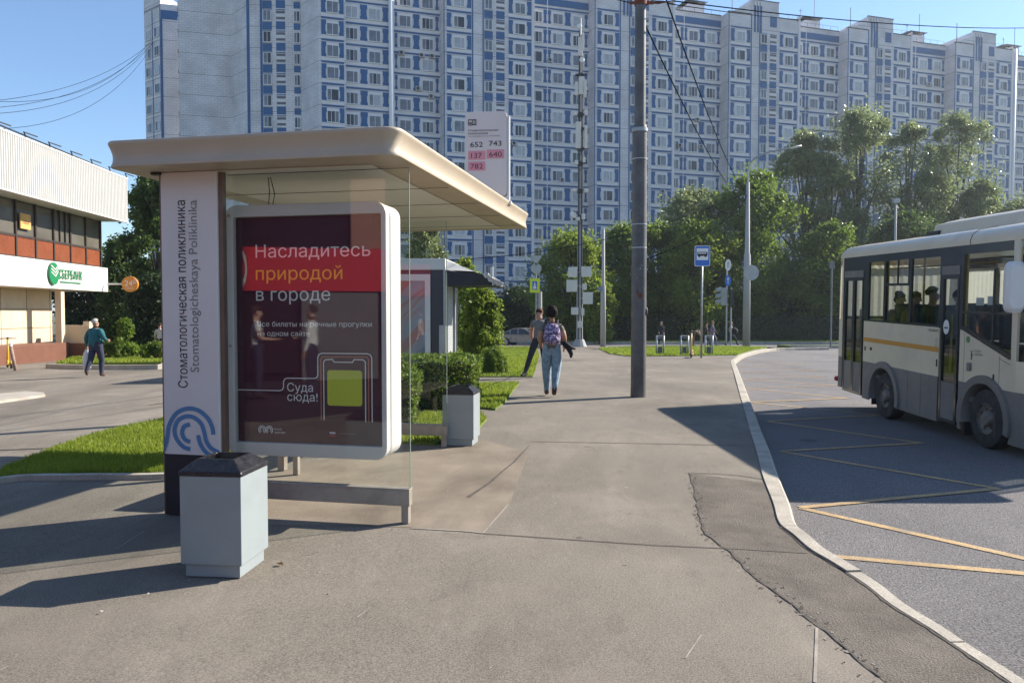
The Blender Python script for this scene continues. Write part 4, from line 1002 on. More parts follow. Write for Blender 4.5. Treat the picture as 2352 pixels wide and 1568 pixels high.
# ================================================================ KIOSK beyond the hedge
kY = 20.6; K0 = at(1020, 850, kY); KX = K0.x; KZ = g(KX, kY)
kio = thing('kiosk', 'dark framed street kiosk with white cornice, poster wall and black awning', 'kiosk', (KX, kY, KZ), R(-4))
kd = M('kiosk_navy', (.022, .028, .045), .4, .1, .15, 2); kw = M('kiosk_white', (.62, .61, .58), .45, 0, .06)
kg = M('kiosk_panel_grey', (.36, .37, .38), .5, 0, .08)
def kz(y): return 1.55 + (720 - y) * kY / 1780 - KZ
mb = MB(); mb.box(-3.6, 0, 0, 2.6, 0, kz(620)); bod = mb.build('body', kd, kio, bevel=.01)
mb = MB(); mb.ex([(-3.62, -.04, kz(620)), (.04, -.04, kz(620)), (.04, -.04, kz(594)), (-3.62, -.04, kz(594))], (0, 2.7, 0))
mb.build('cornice', kw, kio, bevel=.008)
mb = MB(); mb.ex([(.041, -.04, kz(620)), (.75, .6, kz(621)), (.75, 2.6, kz(621)), (.041, 2.65, kz(596)), (.041, -.04, kz(596))][0:3] + [(.041, -.04, kz(597))], (.0, .05, .0)); mb.build('cornice_wing', kw, kio)
mb = MB()
for a, b, c_, d in ((-2.6, -.36, kz(645), kz(630)), (-.50, -.36, .1, kz(645)), (-2.6, -2.46, .1, kz(645))): mb.box(a, b, -.05, 0, c_, d)
mb.build('poster_frame', kw, kio)
# streaked poster, colours of its own print
pst = bpy.data.materials.new('streaked_poster'); pst.use_nodes = True; n_ = pst.node_tree.nodes; l_ = pst.node_tree.links; p_ = n_['Principled BSDF']
tc = n_.new('ShaderNodeTexCoord'); mpn = n_.new('ShaderNodeMapping'); mpn.inputs['Rotation'].default_value = (0, R(42), 0); mp2 = n_.new('ShaderNodeMapping'); mp2.inputs['Scale'].default_value = (.10, .1, 1.15)
nz = n_.new('ShaderNodeTexNoise'); nz.inputs['Scale'].default_value = 1.5; nz.inputs['Detail'].default_value = 3; cr = n_.new('ShaderNodeValToRGB')
l_.new(tc.outputs['Object'], mpn.inputs[0]); l_.new(mpn.outputs[0], mp2.inputs[0]); l_.new(mp2.outputs[0], nz.inputs['Vector']); l_.new(nz.outputs['Fac'], cr.inputs[0]); l_.new(cr.outputs[0], p_.inputs['Base Color'])
e = cr.color_ramp.elements; e[0].position = .34; e[0].color = (.07, .12, .19, 1); e[1].position = .68; e[1].color = (.26, .28, .31, 1)
for ps_, cc in ((.43, (.22, .25, .28, 1)), (.50, (.26, .26, .28, 1)), (.55, (.34, .13, .11, 1)), (.60, (.30, .24, .24, 1))):
    q = e.new(ps_); q.color = cc
p_.inputs['Roughness'].default_value = .35
mb = MB(); mb.box(-2.46, -.50, -.03, 0, .1, kz(645)); mb.build('poster', pst, kio)
mb = MB(); mb.box(.0, .03, .42, 1.35, .15, kz(652), 0)
for i in range(34): z = .18 + i * .075; mb.box(.03, .042, .42, 1.35, z, z + .055, 0)
mb.build('roller_shutter', kg, kio)
mb = MB(); mb.box(-.01, .06, -.02, .1, 0, kz(620)); mb.box(0, .08, 1.55, 1.68, 0, kz(655)); mb.box(-.12, .05, -.06, -.005, 0, 1.35); mb.build('corner_post', M('aluminium_post', (.42, .43, .43), .4, .4), kio)
mb = MB(); mb.ex([(.05, -.02, kz(621)), (1.22, -.02, kz(632)), (1.5, -.02, kz(655)), (.05, -.02, kz(656))], (0, 2.0, 0)); mb.build('awning', M('awning_black', (.02, .021, .025), .7, 0, .2), kio)
mb = MB(); rr = random.Random(5)
for i in range(14):
    x = 1.08 + i * .032; z = kz(636) - (x - 1.08) * .55 + .12 * rr.random(); mb.tube([(x, -.08, z), (x + .08 * rr.random(), -.10, z - .12 * rr.random()), (x + .1, -.06, z - .05)], .02 + .02 * rr.random(), 5)
mb.build('torn_edge', M('torn_canvas', (.5, .47, .42), .9, 0, .3), kio)
mb = MB(); mb.box(1.2, 1.28, .3, .4, kz(640), kz(612)); mb.build('broken_bracket', kw, kio)
# ================================================================ BUS
bwh = M('bus_white', (0.67, 0.575, 0.42), 0.38, 0, 0.05, 1.2, coat=.3, dirt=(.42, .36, .28), dscale=1.6, damt=.35)
bgr = M('bus_grey_skirt', (0.17, 0.162, 0.152), 0.55, 0, 0.12, 2, .1, 30, dirt=(.20, .18, .15), dscale=2, damt=.5)
bbl = M('bus_black_band', (0.022, 0.025, 0.033), 0.18, 0, 0.1, 1)
bor = M('bus_orange', (0.55, 0.25, 0.025), 0.4, 0, 0.06)
bgls = glass('bus_window_glass', (0.72, 0.75, 0.75), 1.5)
bint = M('bus_interior_white', (0.72, 0.71, 0.68), 0.6, 0, 0.05)
bseat = M('bus_seat_fabric', (0.035, 0.06, 0.10), 0.8, 0, 0.2, 8)
bfl = M('bus_floor', (0.10, 0.10, 0.10), 0.8, 0, 0.2)
BRd = g(6, 9.84) + ROAD - .01
bus = thing('minibus', 'white and grey city minibus with an orange stripe pulling out of the stop', 'bus', (6.0, 9.84, BRd), math.atan2(1, .025))
bus.rotation_euler = (0, -0.028, math.atan2(1, .025))
BW = -2.25
def arcpts(cx, cz, r, a0, a1, n=10): return [(cx + r * math.cos(R(a0 + (a1 - a0) * k / n)), cz + r * math.sin(R(a0 + (a1 - a0) * k / n))) for k in range(n + 1)]
WR, WX, WC = .385, 2.82, .375
wc = {0: WC, WX: WC - .028 * WX}
ar = .56
def hw(h): return math.sqrt(max(0, ar * ar - h * h))
def pan(mb, pts, y=0.0, t=.03, mat=0): mb.ex([(a, y, h) for a, h in pts], (0, -t, 0), mat)
def lower(y0, sgn):                       # grey skirt and white side, cut round both arches
    sk, wh = [], MB(); B, T = .17, .81
    def pan_(pts):
        m_ = MB(); pan(m_, pts, y0); sk.append(m_)
    def side_arc(cx, cz, left):           # arc from skirt bottom up to T
        a_b = math.degrees(math.asin(max(-1, min(1, (B - cz) / ar)))); a_t = math.degrees(math.asin(min(1, (T - cz) / ar)))
        return arcpts(cx, cz, ar, a_b, a_t, 6) if not left else [(2 * cx - a, h) for a, h in arcpts(cx, cz, ar, a_b, a_t, 6)]
    f, r_ = wc[0], wc[WX]
    pan_([(-.98, B)] + side_arc(0, f, True) + [(-.98, T)])
    if sgn > 0:
        pan_(side_arc(0, f, False) + [(.60, T), (.60, B)]); pan_([(1.13, B), (1.13, T)] + side_arc(WX, r_, True)[::-1])
        pan_(side_arc(WX, r_, False) + [(3.62, T), (3.62, B)]); pan_([(4.52, .24), (4.52, T), (4.69, T), (4.69, .24)])
    else:
        pan_(side_arc(0, f, False) + side_arc(WX, r_, True)[::-1]); pan_(side_arc(WX, r_, False) + [(4.69, T), (4.69, .24)])
    def top_arc(cx, cz):
        a = math.degrees(math.asin(min(1, (T - cz) / ar))); return arcpts(cx, cz, ar, 180 - a, a, 8)
    if sgn > 0:
        pan(wh, [(-.62, T)] + top_arc(0, f) + [(.60, T), (.60, 1.505), (.56, 1.505), (-.52, 1.185), (-.62, 1.17)], y0)
        pan(wh, [(1.13, T)] + top_arc(WX, r_) + [(3.62, T), (3.62, 1.51), (1.13, 1.51)], y0)
        pan(wh, [(4.53, T), (4.69, T), (4.69, 1.5), (4.60, 1.51), (4.60, 2.62), (4.53, 2.62)], y0)
        pan(wh, [(-.62, 1.17), (-.52, 1.185), (-.50, 2.62), (-.62, 2.62)], y0)
    else:
        pan(wh, [(-.62, T)] + top_arc(0, f) + top_arc(WX, r_) + [(4.69, T), (4.69, 1.51), (-.62, 1.4)], y0)
    return sk, wh
sk, wh = lower(0, 1); [m_.build('skirt_panel', bgr, bus) for m_ in sk]; wh.build('side_panel', bwh, bus)
sk, wh = lower(BW + .03, -1); [m_.build('skirt_panel', bgr, bus) for m_ in sk]; wh.build('side_panel', bwh, bus)
mb = MB(); mb.box(1.13, 3.62, .0005, .0035, 1.155, 1.225); mb.build('orange_stripe', bor, bus)
for a, h, w, t in ((1.16, 1.05, .012, .10), (3.52, 1.07, .02, .07), (3.28, 1.07, .05, .05), (-.2, .98, .015, .10)):
    mb = MB(); mb.box(a, a + w, .0, .012, h - t, h); mb.build('latch', black, bus)
mb = MB()
for x in (-.30,): mb.box(x - .002, x + .002, -.001, .002, .86, 1.22)
mb.obox((-.4, 0.0008, 1.16), (.11, 0, .03), (0, .0015, 0), (0, 0, .003)); mb.box(.485, .489, -.001, .002, .82, 1.46)
for a in (2.0, 1.6, 1.13): mb.box(a - .002, a + .002, -.001, .002, .2, .8)
mb.build('panel_gap', groove, bus)
mb = MB(); mb.box(.30, .38, .001, .03, .97, 1.08); mb.build('fuel_flap', bgr, bus, bevel=.012)
# black window band with real openings
mb = MB(); T0, T1 = 1.53, 2.52
def pb(pts): pan(mb, pts, 0.002, .035)
pb([(-.50, 2.50), (4.53, 2.50), (4.53, 2.62), (-.50, 2.62)])
pb([(1.09, 1.50), (1.15, 1.50), (1.15, 2.50), (1.09, 2.50)]); pb([(1.15, 1.505), (3.62, 1.505), (3.62, 1.54), (1.15, 1.54)])
for a, b in ((1.98, 2.05), (2.83, 2.90), (3.46, 3.66)): pb([(a, 1.54), (b, 1.54), (b, 2.50), (a, 2.50)])
pb([(.56, 1.50), (.64, 1.50), (.64, 2.50), (.56, 2.50)]); pb([(.64, 2.32), (1.09, 2.32), (1.09, 2.50), (.64, 2.50)])
pb([(3.66, 2.36), (4.53, 2.36), (4.53, 2.50), (3.66, 2.50)]); pb([(4.46, .81), (4.53, .81), (4.53, 2.36), (4.46, 2.36)])
pb([(.56, 1.5), (.56, 1.56), (-.50, 1.245), (-.50, 1.185)])
mb.build('window_band', bbl, bus)
for a, b in ((1.15, 1.98), (2.05, 2.83), (2.90, 3.46)):
    mb = MB(); mb.box(a, b, -.022, -.016, 1.54, 2.50); w_ = mb.build('window', bgls, bus)
    if a == 2.05:
        mb = MB(); mb.box(a, b, -.015, .004, 2.10, 2.14); mb.box(a + .36, a + .39, -.015, .004, 2.14, 2.5); mb.box(a, a + .03, -.015, .004, 2.14, 2.5); mb.build('slider_frame', bbl, w_)
mb = MB(); mb.add([(.56, -.02, 1.56), (-.50, -.02, 1.245), (-.50, -.02, 2.50), (.56, -.02, 2.50)], [(0, 1, 2, 3)]); dw = mb.build('driver_window', bgls, bus)
mb = MB(); mb.box(-.14, -.11, -.016, .002, 1.36, 2.3); mb.box(-.5, .56, -.016, .002, 1.72, 1.75); mb.build('frame', bbl, dw)
# doors
def door(a, b, top, leaves):
    mb = MB()
    mb.box(a, b, -.03, .012, top, top + .12, 1)
    L = (b - a) / leaves
    for i in range(leaves):
        p, q = a + i * L, a + (i + 1) * L
        for c0, c1, h0, h1 in ((p + .005, p + .05, .20, top), (q - .05, q - .005, .20, top), (p + .05, q - .05, top - .06, top), (p + .05, q - .05, .20, .25)): mb.box(c0, c1, -.03, .008, h0, h1)
        mb.box(p + .05, q - .05, -.03, .002, .25, .76, 1)
    d = mb.build('door', [bbl, bgr], bus)
    for i in range(leaves):
        p, q = a + i * L, a + (i + 1) * L
        m2 = MB(); m2.box(p + .05, q - .05, -.02, -.014, .76, top - .06); m2.build('pane', bgls, d)
    m2 = MB()
    for i in range(leaves): m2.cyl((a + (i + .5) * L + (.1 if i == 0 else -.1), -.08, .9), (a + (i + .5) * L + (.1 if i == 0 else -.1), -.08, 1.7), .015, 8)
    m2.build('handle', M('handrail_yellow', (.5, .36, .04), .4), d)
    return d
door(3.66, 4.46, 2.26, 2); d1 = door(.64, 1.09, 2.24, 1)
mb = MB(); P = [(.93 + .075 * math.cos(R(a)), .0135, 1.52 + .10 * math.sin(R(a))) for a in range(0, 360, 20)]; mb.ex(P, (0, -.004, 0), 0); mb.box(.885, .975, .014, .0155, 1.50, 1.52, 1); mb.build('no_entry_sticker', [white, ink], d1)
# roof
mb = MB(); sec = [(.002, 2.62), (.006, 2.68), (-.02, 2.75), (-.09, 2.81), (-.35, 2.86), (BW / 2, 2.885)]
sec = sec + [(BW - a, h) for a, h in sec[::-1][1:]]
xsn = [(-.98, .55), (-.90, .85), (-.7, 1), (.42, 1), (.425, .995), (.43, 1), (4.5, 1), (4.62, .93), (4.70, .7)]
for x, k in xsn: mb.v += [(x, BW / 2 + (a - BW / 2) * (.97 + .03 * k), 2.62 + (h - 2.62) * k) for a, h in sec]
ns = len(sec)
for i in range(len(xsn) - 1):
    for j in range(ns - 1): mb.f.append((i * ns + j, i * ns + j + 1, (i + 1) * ns + j + 1, (i + 1) * ns + j)); mb.m.append(0)
for i in (0, len(xsn) - 1): mb.f.append(tuple(i * ns + j for j in range(ns))); mb.m.append(0)
rf = mb.build('roof', bwh, bus, smooth=True); sharp(rf, 45)
mb = MB(); P = [(.0, -.55), (.2, -.45), (2.0, -.42), (2.45, -.50), (2.45, -1.75), (2.0, -1.83), (.2, -1.8), (.0, -1.7)]
b0 = [(x, y, 2.84) for x, y in P]; b1_ = [(x * .97 + .03, BW / 2 + (y - BW / 2) * .93, 3.03) for x, y in P]; b2_ = [(x * .9 + .12, BW / 2 + (y - BW / 2) * .7, 3.08) for x, y in P]
k = len(P); mb.v = b0 + b1_ + b2_
for r_ in (0, 1):
    for j in range(k): mb.f.append((r_ * k + j, r_ * k + (j + 1) % k, r_ * k + k + (j + 1) % k, r_ * k + k + j)); mb.m.append(0)
mb.f.append(tuple(2 * k + j for j in range(k))); mb.m.append(0)
ac = mb.build('roof_air_conditioner', bwh, rf, bevel=.02)
mb = MB(); mb.box(2.05, 2.38, -.465, -.40, 2.86, 2.93); mb.build('vent', black, ac)
mb = MB(); mb.tube([(.42, a, h) for a, h in sec[:5]], .006, 5); mb.build('roof_seam', groove, rf)
# front and rear ends
plan = [(-.62, 0), (-.80, -.06), (-.93, -.22), (-1.02, -.6), (-1.05, BW / 2)]; plan = plan + [(x, BW - y) for x, y in plan[::-1][1:]]
def ring(z, k, dx): return [(-.62 + (x + .62) * k + dx, y, z) for x, y in plan]
mb = MB(); lv = [ring(.2, 1, 0), ring(.55, 1.08, 0), ring(.95, 1.05, 0), ring(1.18, 1, .0)]; k = len(plan)
for r_ in lv: mb.v += r_
for i in range(len(lv) - 1):
    for j in range(k - 1): mb.f.append((i * k + j, i * k + j + 1, (i + 1) * k + j + 1, (i + 1) * k + j)); mb.m.append(0 if i else 1)
mb.build('front_panel', [bwh, bgr], bus, smooth=True)
mb = MB(); lv = [ring(1.18, 1, 0), ring(1.9, .85, .0), ring(2.62, .62, .0)]
for r_ in lv: mb.v += r_
for i in range(2):
    for j in range(k - 1): mb.f.append((i * k + j, i * k + j + 1, (i + 1) * k + j + 1, (i + 1) * k + j)); mb.m.append(0)
mb.build('windscreen', bgls, bus, smooth=True)
for y in (-.25, BW + .25):
    mb = MB(); mb.ball((-.96, y, .82), (.1, .14, .12), 14, 8); mb.build('headlight', M('headlight_glass', (.5, .5, .5), .1, .3), bus, smooth=True)
pr = [(4.69, 0), (4.74, -.05), (4.77, -.3), (4.78, BW / 2)]; pr = pr + [(x, BW - y) for x, y in pr[::-1][1:]]; k = len(pr)
mb = MB()
for z in (.24, .81, 1.5, 2.5, 2.64): mb.v += [(x - (.02 if z > 2 else 0), y, z) for x, y in pr]
for i in range(4):
    for j in range(k - 1): mb.f.append((i * k + j, i * k + j + 1, (i + 1) * k + j + 1, (i + 1) * k + j)); mb.m.append({0: 1, 1: 0, 2: 2 if 0 < j < k - 2 else 0, 3: 0}[i])
mb.build('rear_panel', [bwh, bgr, bgls], bus, smooth=False)
mb = MB(); mb.ball((4.74, .0, .38), (.04, .05, .05), 10, 6); mb.build('bumper_light', M('lamp_red', (.35, .03, .02), .3), bus)
# wheels, arches, mud flaps
for x in (0, WX):
    for sg in (0, 1):
        yo = -.03 if sg == 0 else BW + .03; di = -1 if sg == 0 else 1
        cz = wc[x]; zz = WR - .028 * 0 - (.0 if x == 0 else .028 * WX) + .012
        t = bpy.data.objects.new('wheel', None)
        mb = MB(); prof = [(.20, .0), (.30, -.005), (.36, .005), (WR - .01, .03), (WR, .06), (WR, .17), (WR - .012, .20), (.30, .22), (.2, .22)]
        V = []; n = 36
        for r_, d in prof:
            for j in range(n): q = 2 * math.pi * j / n; V.append((x + r_ * math.cos(q), yo + di * d, zz + r_ * math.sin(q)))
        F_ = [(i * n + j, i * n + (j + 1) % n, (i + 1) * n + (j + 1) % n, (i + 1) * n + j) for i in range(len(prof) - 1) for j in range(n)]
        mb.add(V, F_); wo = mb.build('wheel', rubber, bus, smooth=True); sharp(wo, 35)
        mb = MB(); prof = [(.225, .012), (.21, .0), (.20, .03), (.15, .055), (.11, .05), (.10, .015), (.075, -.01), (.001, -.012)]; V = []; n = 28
        for r_, d in prof:
            for j in range(n): q = 2 * math.pi * j / n; V.append((x + r_ * math.cos(q), yo + di * d, zz + r_ * math.sin(q)))
        mb.add(V, [(i * n + j, i * n + (j + 1) % n, (i + 1) * n + (j + 1) % n, (i + 1) * n + j) for i in range(len(prof) - 1) for j in range(n)])
        for j in range(6): q = j * 1.047; mb.cyl((x + .13 * math.cos(q), yo + di * .06, zz + .13 * math.sin(q)), (x + .13 * math.cos(q), yo + di * .02, zz + .13 * math.sin(q)), .014, 6)
        rm = mb.build('rim', M('rim_dusty', (.20, .185, .16), .6, .4, .2, 8, dirt=(.08, .07, .06), dscale=9, damt=.7), wo, smooth=True); sharp(rm, 35)
        mb = MB()
        for j in range(5): q = j * 1.2566 + .3; mb.cyl((x + .175 * math.cos(q), yo + di * .040, zz + .175 * math.sin(q)), (x + .175 * math.cos(q), yo + di * .043, zz + .175 * math.sin(q)), .024, 10)
        mb.build('rim_hole', black, wo)
        # arch flare and inner well
        A = arcpts(x, cz, 1, -12, 192, 22); V = []; m_ = len(A)
        so = 1 if sg == 0 else -1; yb = 0 if sg == 0 else BW
        for rr_, dd in ((.575, .001), (.57, .035), (.47, .03), (.455, .0), (.455, -.35)): V += [(x + (a - x) * rr_, yb + so * dd, cz + (h - cz) * rr_) for a, h in A]
        mb = MB(); mb.add(V, [(i * m_ + j, i * m_ + j + 1, (i + 1) * m_ + j + 1, (i + 1) * m_ + j) for i in range(4) for j in range(m_ - 1)])
        fl = mb.build('wheel_arch', bgr, bus, smooth=True); sharp(fl, 40)
        mb = MB(); mb.add([(x + (a - x) * .46, yb - so * .36, cz + (h - cz) * .46) for a, h in A], [tuple(range(m_))]); mb.build('well', black, fl)
    mb = MB(); mb.box(x + .47, x + .49, -.40, -.03, .1, .45); mb.build('mud_flap', black, bus)
mb = MB(); mb.box(-.9, 4.6, -1.7, -.5, .25, .5); mb.tube([(0, -.2, .36), (0, BW + .2, .36)], .06, 8); mb.tube([(WX, -.2, .30), (WX, BW + .2, .30)], .08, 8); mb.build('chassis', darkmetal, bus)
# interior
mb = MB(); mb.box(-.9, 4.65, BW + .04, -.04, .56, .62); mb.build('floor', bfl, bus)
mb = MB(); mb.box(-.55, 4.6, BW + .03, -.04, 2.60, 2.615); mb.build('inner_ceiling', bint, bus)
mb = MB(); mb.add([(x, BW + .004, h) for x, h in ((-.6, 2.4), (4.6, 2.4), (4.6, 2.62), (-.6, 2.62))], [(0, 1, 2, 3)])
for a in (-.6, .5, 1.5, 2.5, 3.5, 4.55): mb.box(a, a + .09, BW + .0, BW + .03, 1.4, 2.42)
mb.build('far_window_band', bbl, bus)
mb = MB(); mb.box(-.55, 4.6, BW + .012, BW + .018, 1.45, 2.40); mb.build('window', bgls, bus)
for x in (1.45, 2.1, 2.75, 3.3):
    for y in (-.45, -1.75):
        if y == -.45 and x > 3.2: continue
        mb = MB(); mb.box(x - .22, x + .22, y - .21, y + .21, 1.12, 1.22); mb.obox((x + .22, y, 1.50), (.05, 0, .0), (0, .21, 0), (.03, 0, .31)); mb.box(x - .03, x + .03, y - .05, y + .05, .62, 1.12); mb.build('seat', bseat, bus, bevel=.03)
mb = MB(); mb.box(.1, .55, -1.95, -1.4, 1.0, 1.1); mb.obox((.55, -1.67, 1.5), (.06, 0, 0), (0, .25, 0), (.05, 0, .42)); mb.build('driver_seat', bseat, bus, bevel=.03)
mb = MB(); mb.box(-.85, -.5, BW + .1, -.1, .62, 1.18); mb.build('dashboard', black, bus, bevel=.04)
mb = MB()
for x, y in ((1.12, -.35), (2.0, -.85), (3.62, -.4), (3.6, -1.0)): mb.cyl((x, y, .62), (x, y, 2.6), .016, 8)
mb.cyl((1.1, -.75, 2.42), (4.4, -.75, 2.42), .014, 8); mb.build('handrail', M('handrail_yellow', (.5, .36, .04), .4), bus)
blind = bpy.data.materials.new('added_blind'); blind.use_nodes = True; nb = blind.node_tree.nodes; pb2 = nb['Principled BSDF']; pb2.inputs['Base Color'].default_value = (.85, .80, .68, 1); pb2.inputs['Roughness'].default_value = .9  # translucent blinds added inside the bus so its windows look bright
tb = nb.new('ShaderNodeBsdfTranslucent'); tb.inputs[0].default_value = (.85, .80, .68, 1); ms2 = nb.new('ShaderNodeMixShader'); ms2.inputs[0].default_value = .6
blind.node_tree.links.new(pb2.outputs[0], ms2.inputs[1]); blind.node_tree.links.new(tb.outputs[0], ms2.inputs[2]); blind.node_tree.links.new(ms2.outputs[0], nb['Material Output'].inputs[0])
for a, b, h0 in ((-.35, .45, 2.05), (.62, 1.45, 1.62), (1.62, 2.45, 1.66), (2.62, 3.46, 1.62), (3.62, 4.5, 1.6)):
    mb = MB(); N_ = 14
    for k_ in range(N_): x0, x1 = a + (b - a) * k_ / N_, a + (b - a) * (k_ + 1) / N_; mb.quad((x0, BW + .05 + .012 * (k_ % 2), h0), (x1, BW + .05 + .012 * ((k_ + 1) % 2), h0), (x1, BW + .05 + .012 * ((k_ + 1) % 2), 2.42), (x0, BW + .05 + .012 * (k_ % 2), 2.42))
    mb.build('added_window_blind', blind, bus)
mb = MB(); N_ = 30
for k_ in range(N_): y0, y1 = -.12 + (BW + .24) * k_ / N_, -.12 + (BW + .24) * (k_ + 1) / N_; mb.quad((4.60 + .012 * (k_ % 2), y0, 1.56), (4.60 + .012 * ((k_ + 1) % 2), y1, 1.56), (4.60 + .012 * ((k_ + 1) % 2), y1, 2.50), (4.60 + .012 * (k_ % 2), y0, 2.50))
mb.build('added_rear_blind', blind, bus)  # added across the rear window to glow pale behind the passengers
mb = MB(); mb.box(.16, .33, -.05, -.045, 1.83, 1.93); mb.box(-.06, .08, -.05, -.045, 1.84, 1.95); mb.build('dashboard_card', white, bus)
# mirror
mb = MB(); P = rrect(-.17, .17, -.30, .30, .10, 0, 5); V = []
for k_, d in ((.82, 0), (1, .03), (1, .10), (.8, .14)): V += [(-.76 + d, .10 + a * k_ * .62, 2.06 + b * k_) for a, b, _ in P]
k = len(P); mb.add(V, [(i * k + j, i * k + (j + 1) % k, (i + 1) * k + (j + 1) % k, (i + 1) * k + j) for i in range(3) for j in range(k)] + [tuple(range(k)), tuple(3 * k + j for j in range(k))])
mi = mb.build('wing_mirror', M('mirror_white', (.70, .69, .66), .4, 0, .05), bus, smooth=True); sharp(mi, 60)
mb = MB(); mb.tube([(-.7, .08, 2.34), (-.66, .04, 2.5), (-.6, -.05, 2.62)], .03, 8); mb.build('arm', bwh, mi)
# writing
mb = MB(); mb.text('Мострансавто', (1.42, .0022, 1.44), (-1, 0, 0), (0, 0, 1), .052, 0, width=.27, bold=.02); mb.build('lettering', ink, bus)
mb = MB(); mb.text('ТРАНСПОРТ', (.24, .0022, 1.228), (-1, 0, 0), (0, 0, 1), .034, 0, width=.135); mb.text('ПОДМОСКОВЬЯ', (.24, .0022, 1.187), (-1, 0, 0), (0, 0, 1), .034, 0, width=.18)
mb.box(.265, .30, .0, .0022, 1.18, 1.19); mb.box(.265, .35, .0, .0022, 1.226, 1.236, 1); mb.box(.30, .32, 0, .0024, 1.12, 1.22); mb.build('operator_logo', [ink, M('logo_rust', (.3, .1, .06), .5, 0, 0)], bus)
mb = MB(); mb.cyl((.40, 0, 1.38), (.40, .003, 1.38), .045, 18); mb.build('green_sticker', M('sticker_green', (.12, .22, .08), .5, 0, 0), bus)
mb = MB(); mb.lathe([(.035, 0), (.035, .0)], (0, 0, 0), 4) if False else None
for r_, z in ((.028, 1.32), (.028, 1.25)):
    P = [(1.20 + r_ * math.cos(R(a)), .002, z + r_ * math.sin(R(a))) for a in range(0, 360, 24)]; Q = [(1.20 + r_ * .7 * math.cos(R(a)), .002, z + r_ * .7 * math.sin(R(a))) for a in range(0, 360, 24)]; k = len(P)
    mb.add(P + Q, [(j, (j + 1) % k, k + (j + 1) % k, k + j) for j in range(k)])
mb.build('round_pictogram', greyink, bus)
# ================================================================ PEOPLE
skin = M('skin', (.47, .27, .19), .55, 0, .06, 6); skin2 = M('skin_tanned', (.36, .19, .125), .55, 0, .06, 6)
def cloth(name, c, v=.2): return M(name, c, .85, 0, v, 14, .12, 60, .9, 11)
DEF = dict(pel=(0, 0, .95), wai=(0, 0, 1.08), che=(0, 0, 1.28), nec=(0, .01, 1.43), hd0=(0, .005, 1.49), hd1=(0, -.012, 1.575), hd2=(0, .0, 1.65),
           sl=(.165, .01, 1.385), el=(.225, .03, 1.12), wl=(.25, -.04, .88), hl=(.095, 0, .90), kl=(.10, -.015, .50), al=(.105, .02, .09), tl=(.115, -.13, .035),
           sr=(-.165, .01, 1.385), er=(-.225, .03, 1.12), wr=(-.25, -.04, .88), hr=(-.095, 0, .90), kr=(-.10, -.015, .50), ar=(-.105, .02, .09), tr=(-.115, -.13, .035))
RAD = dict(pel=(.16, .125), wai=(.15, .115), che=(.17, .12), nec=(.058, .06), hd0=(.062, .066), hd1=(.082, .098), hd2=(.062, .074), s=.072, e=.05, w=.034, h=.105, k=.075, a=.054, t=.042)
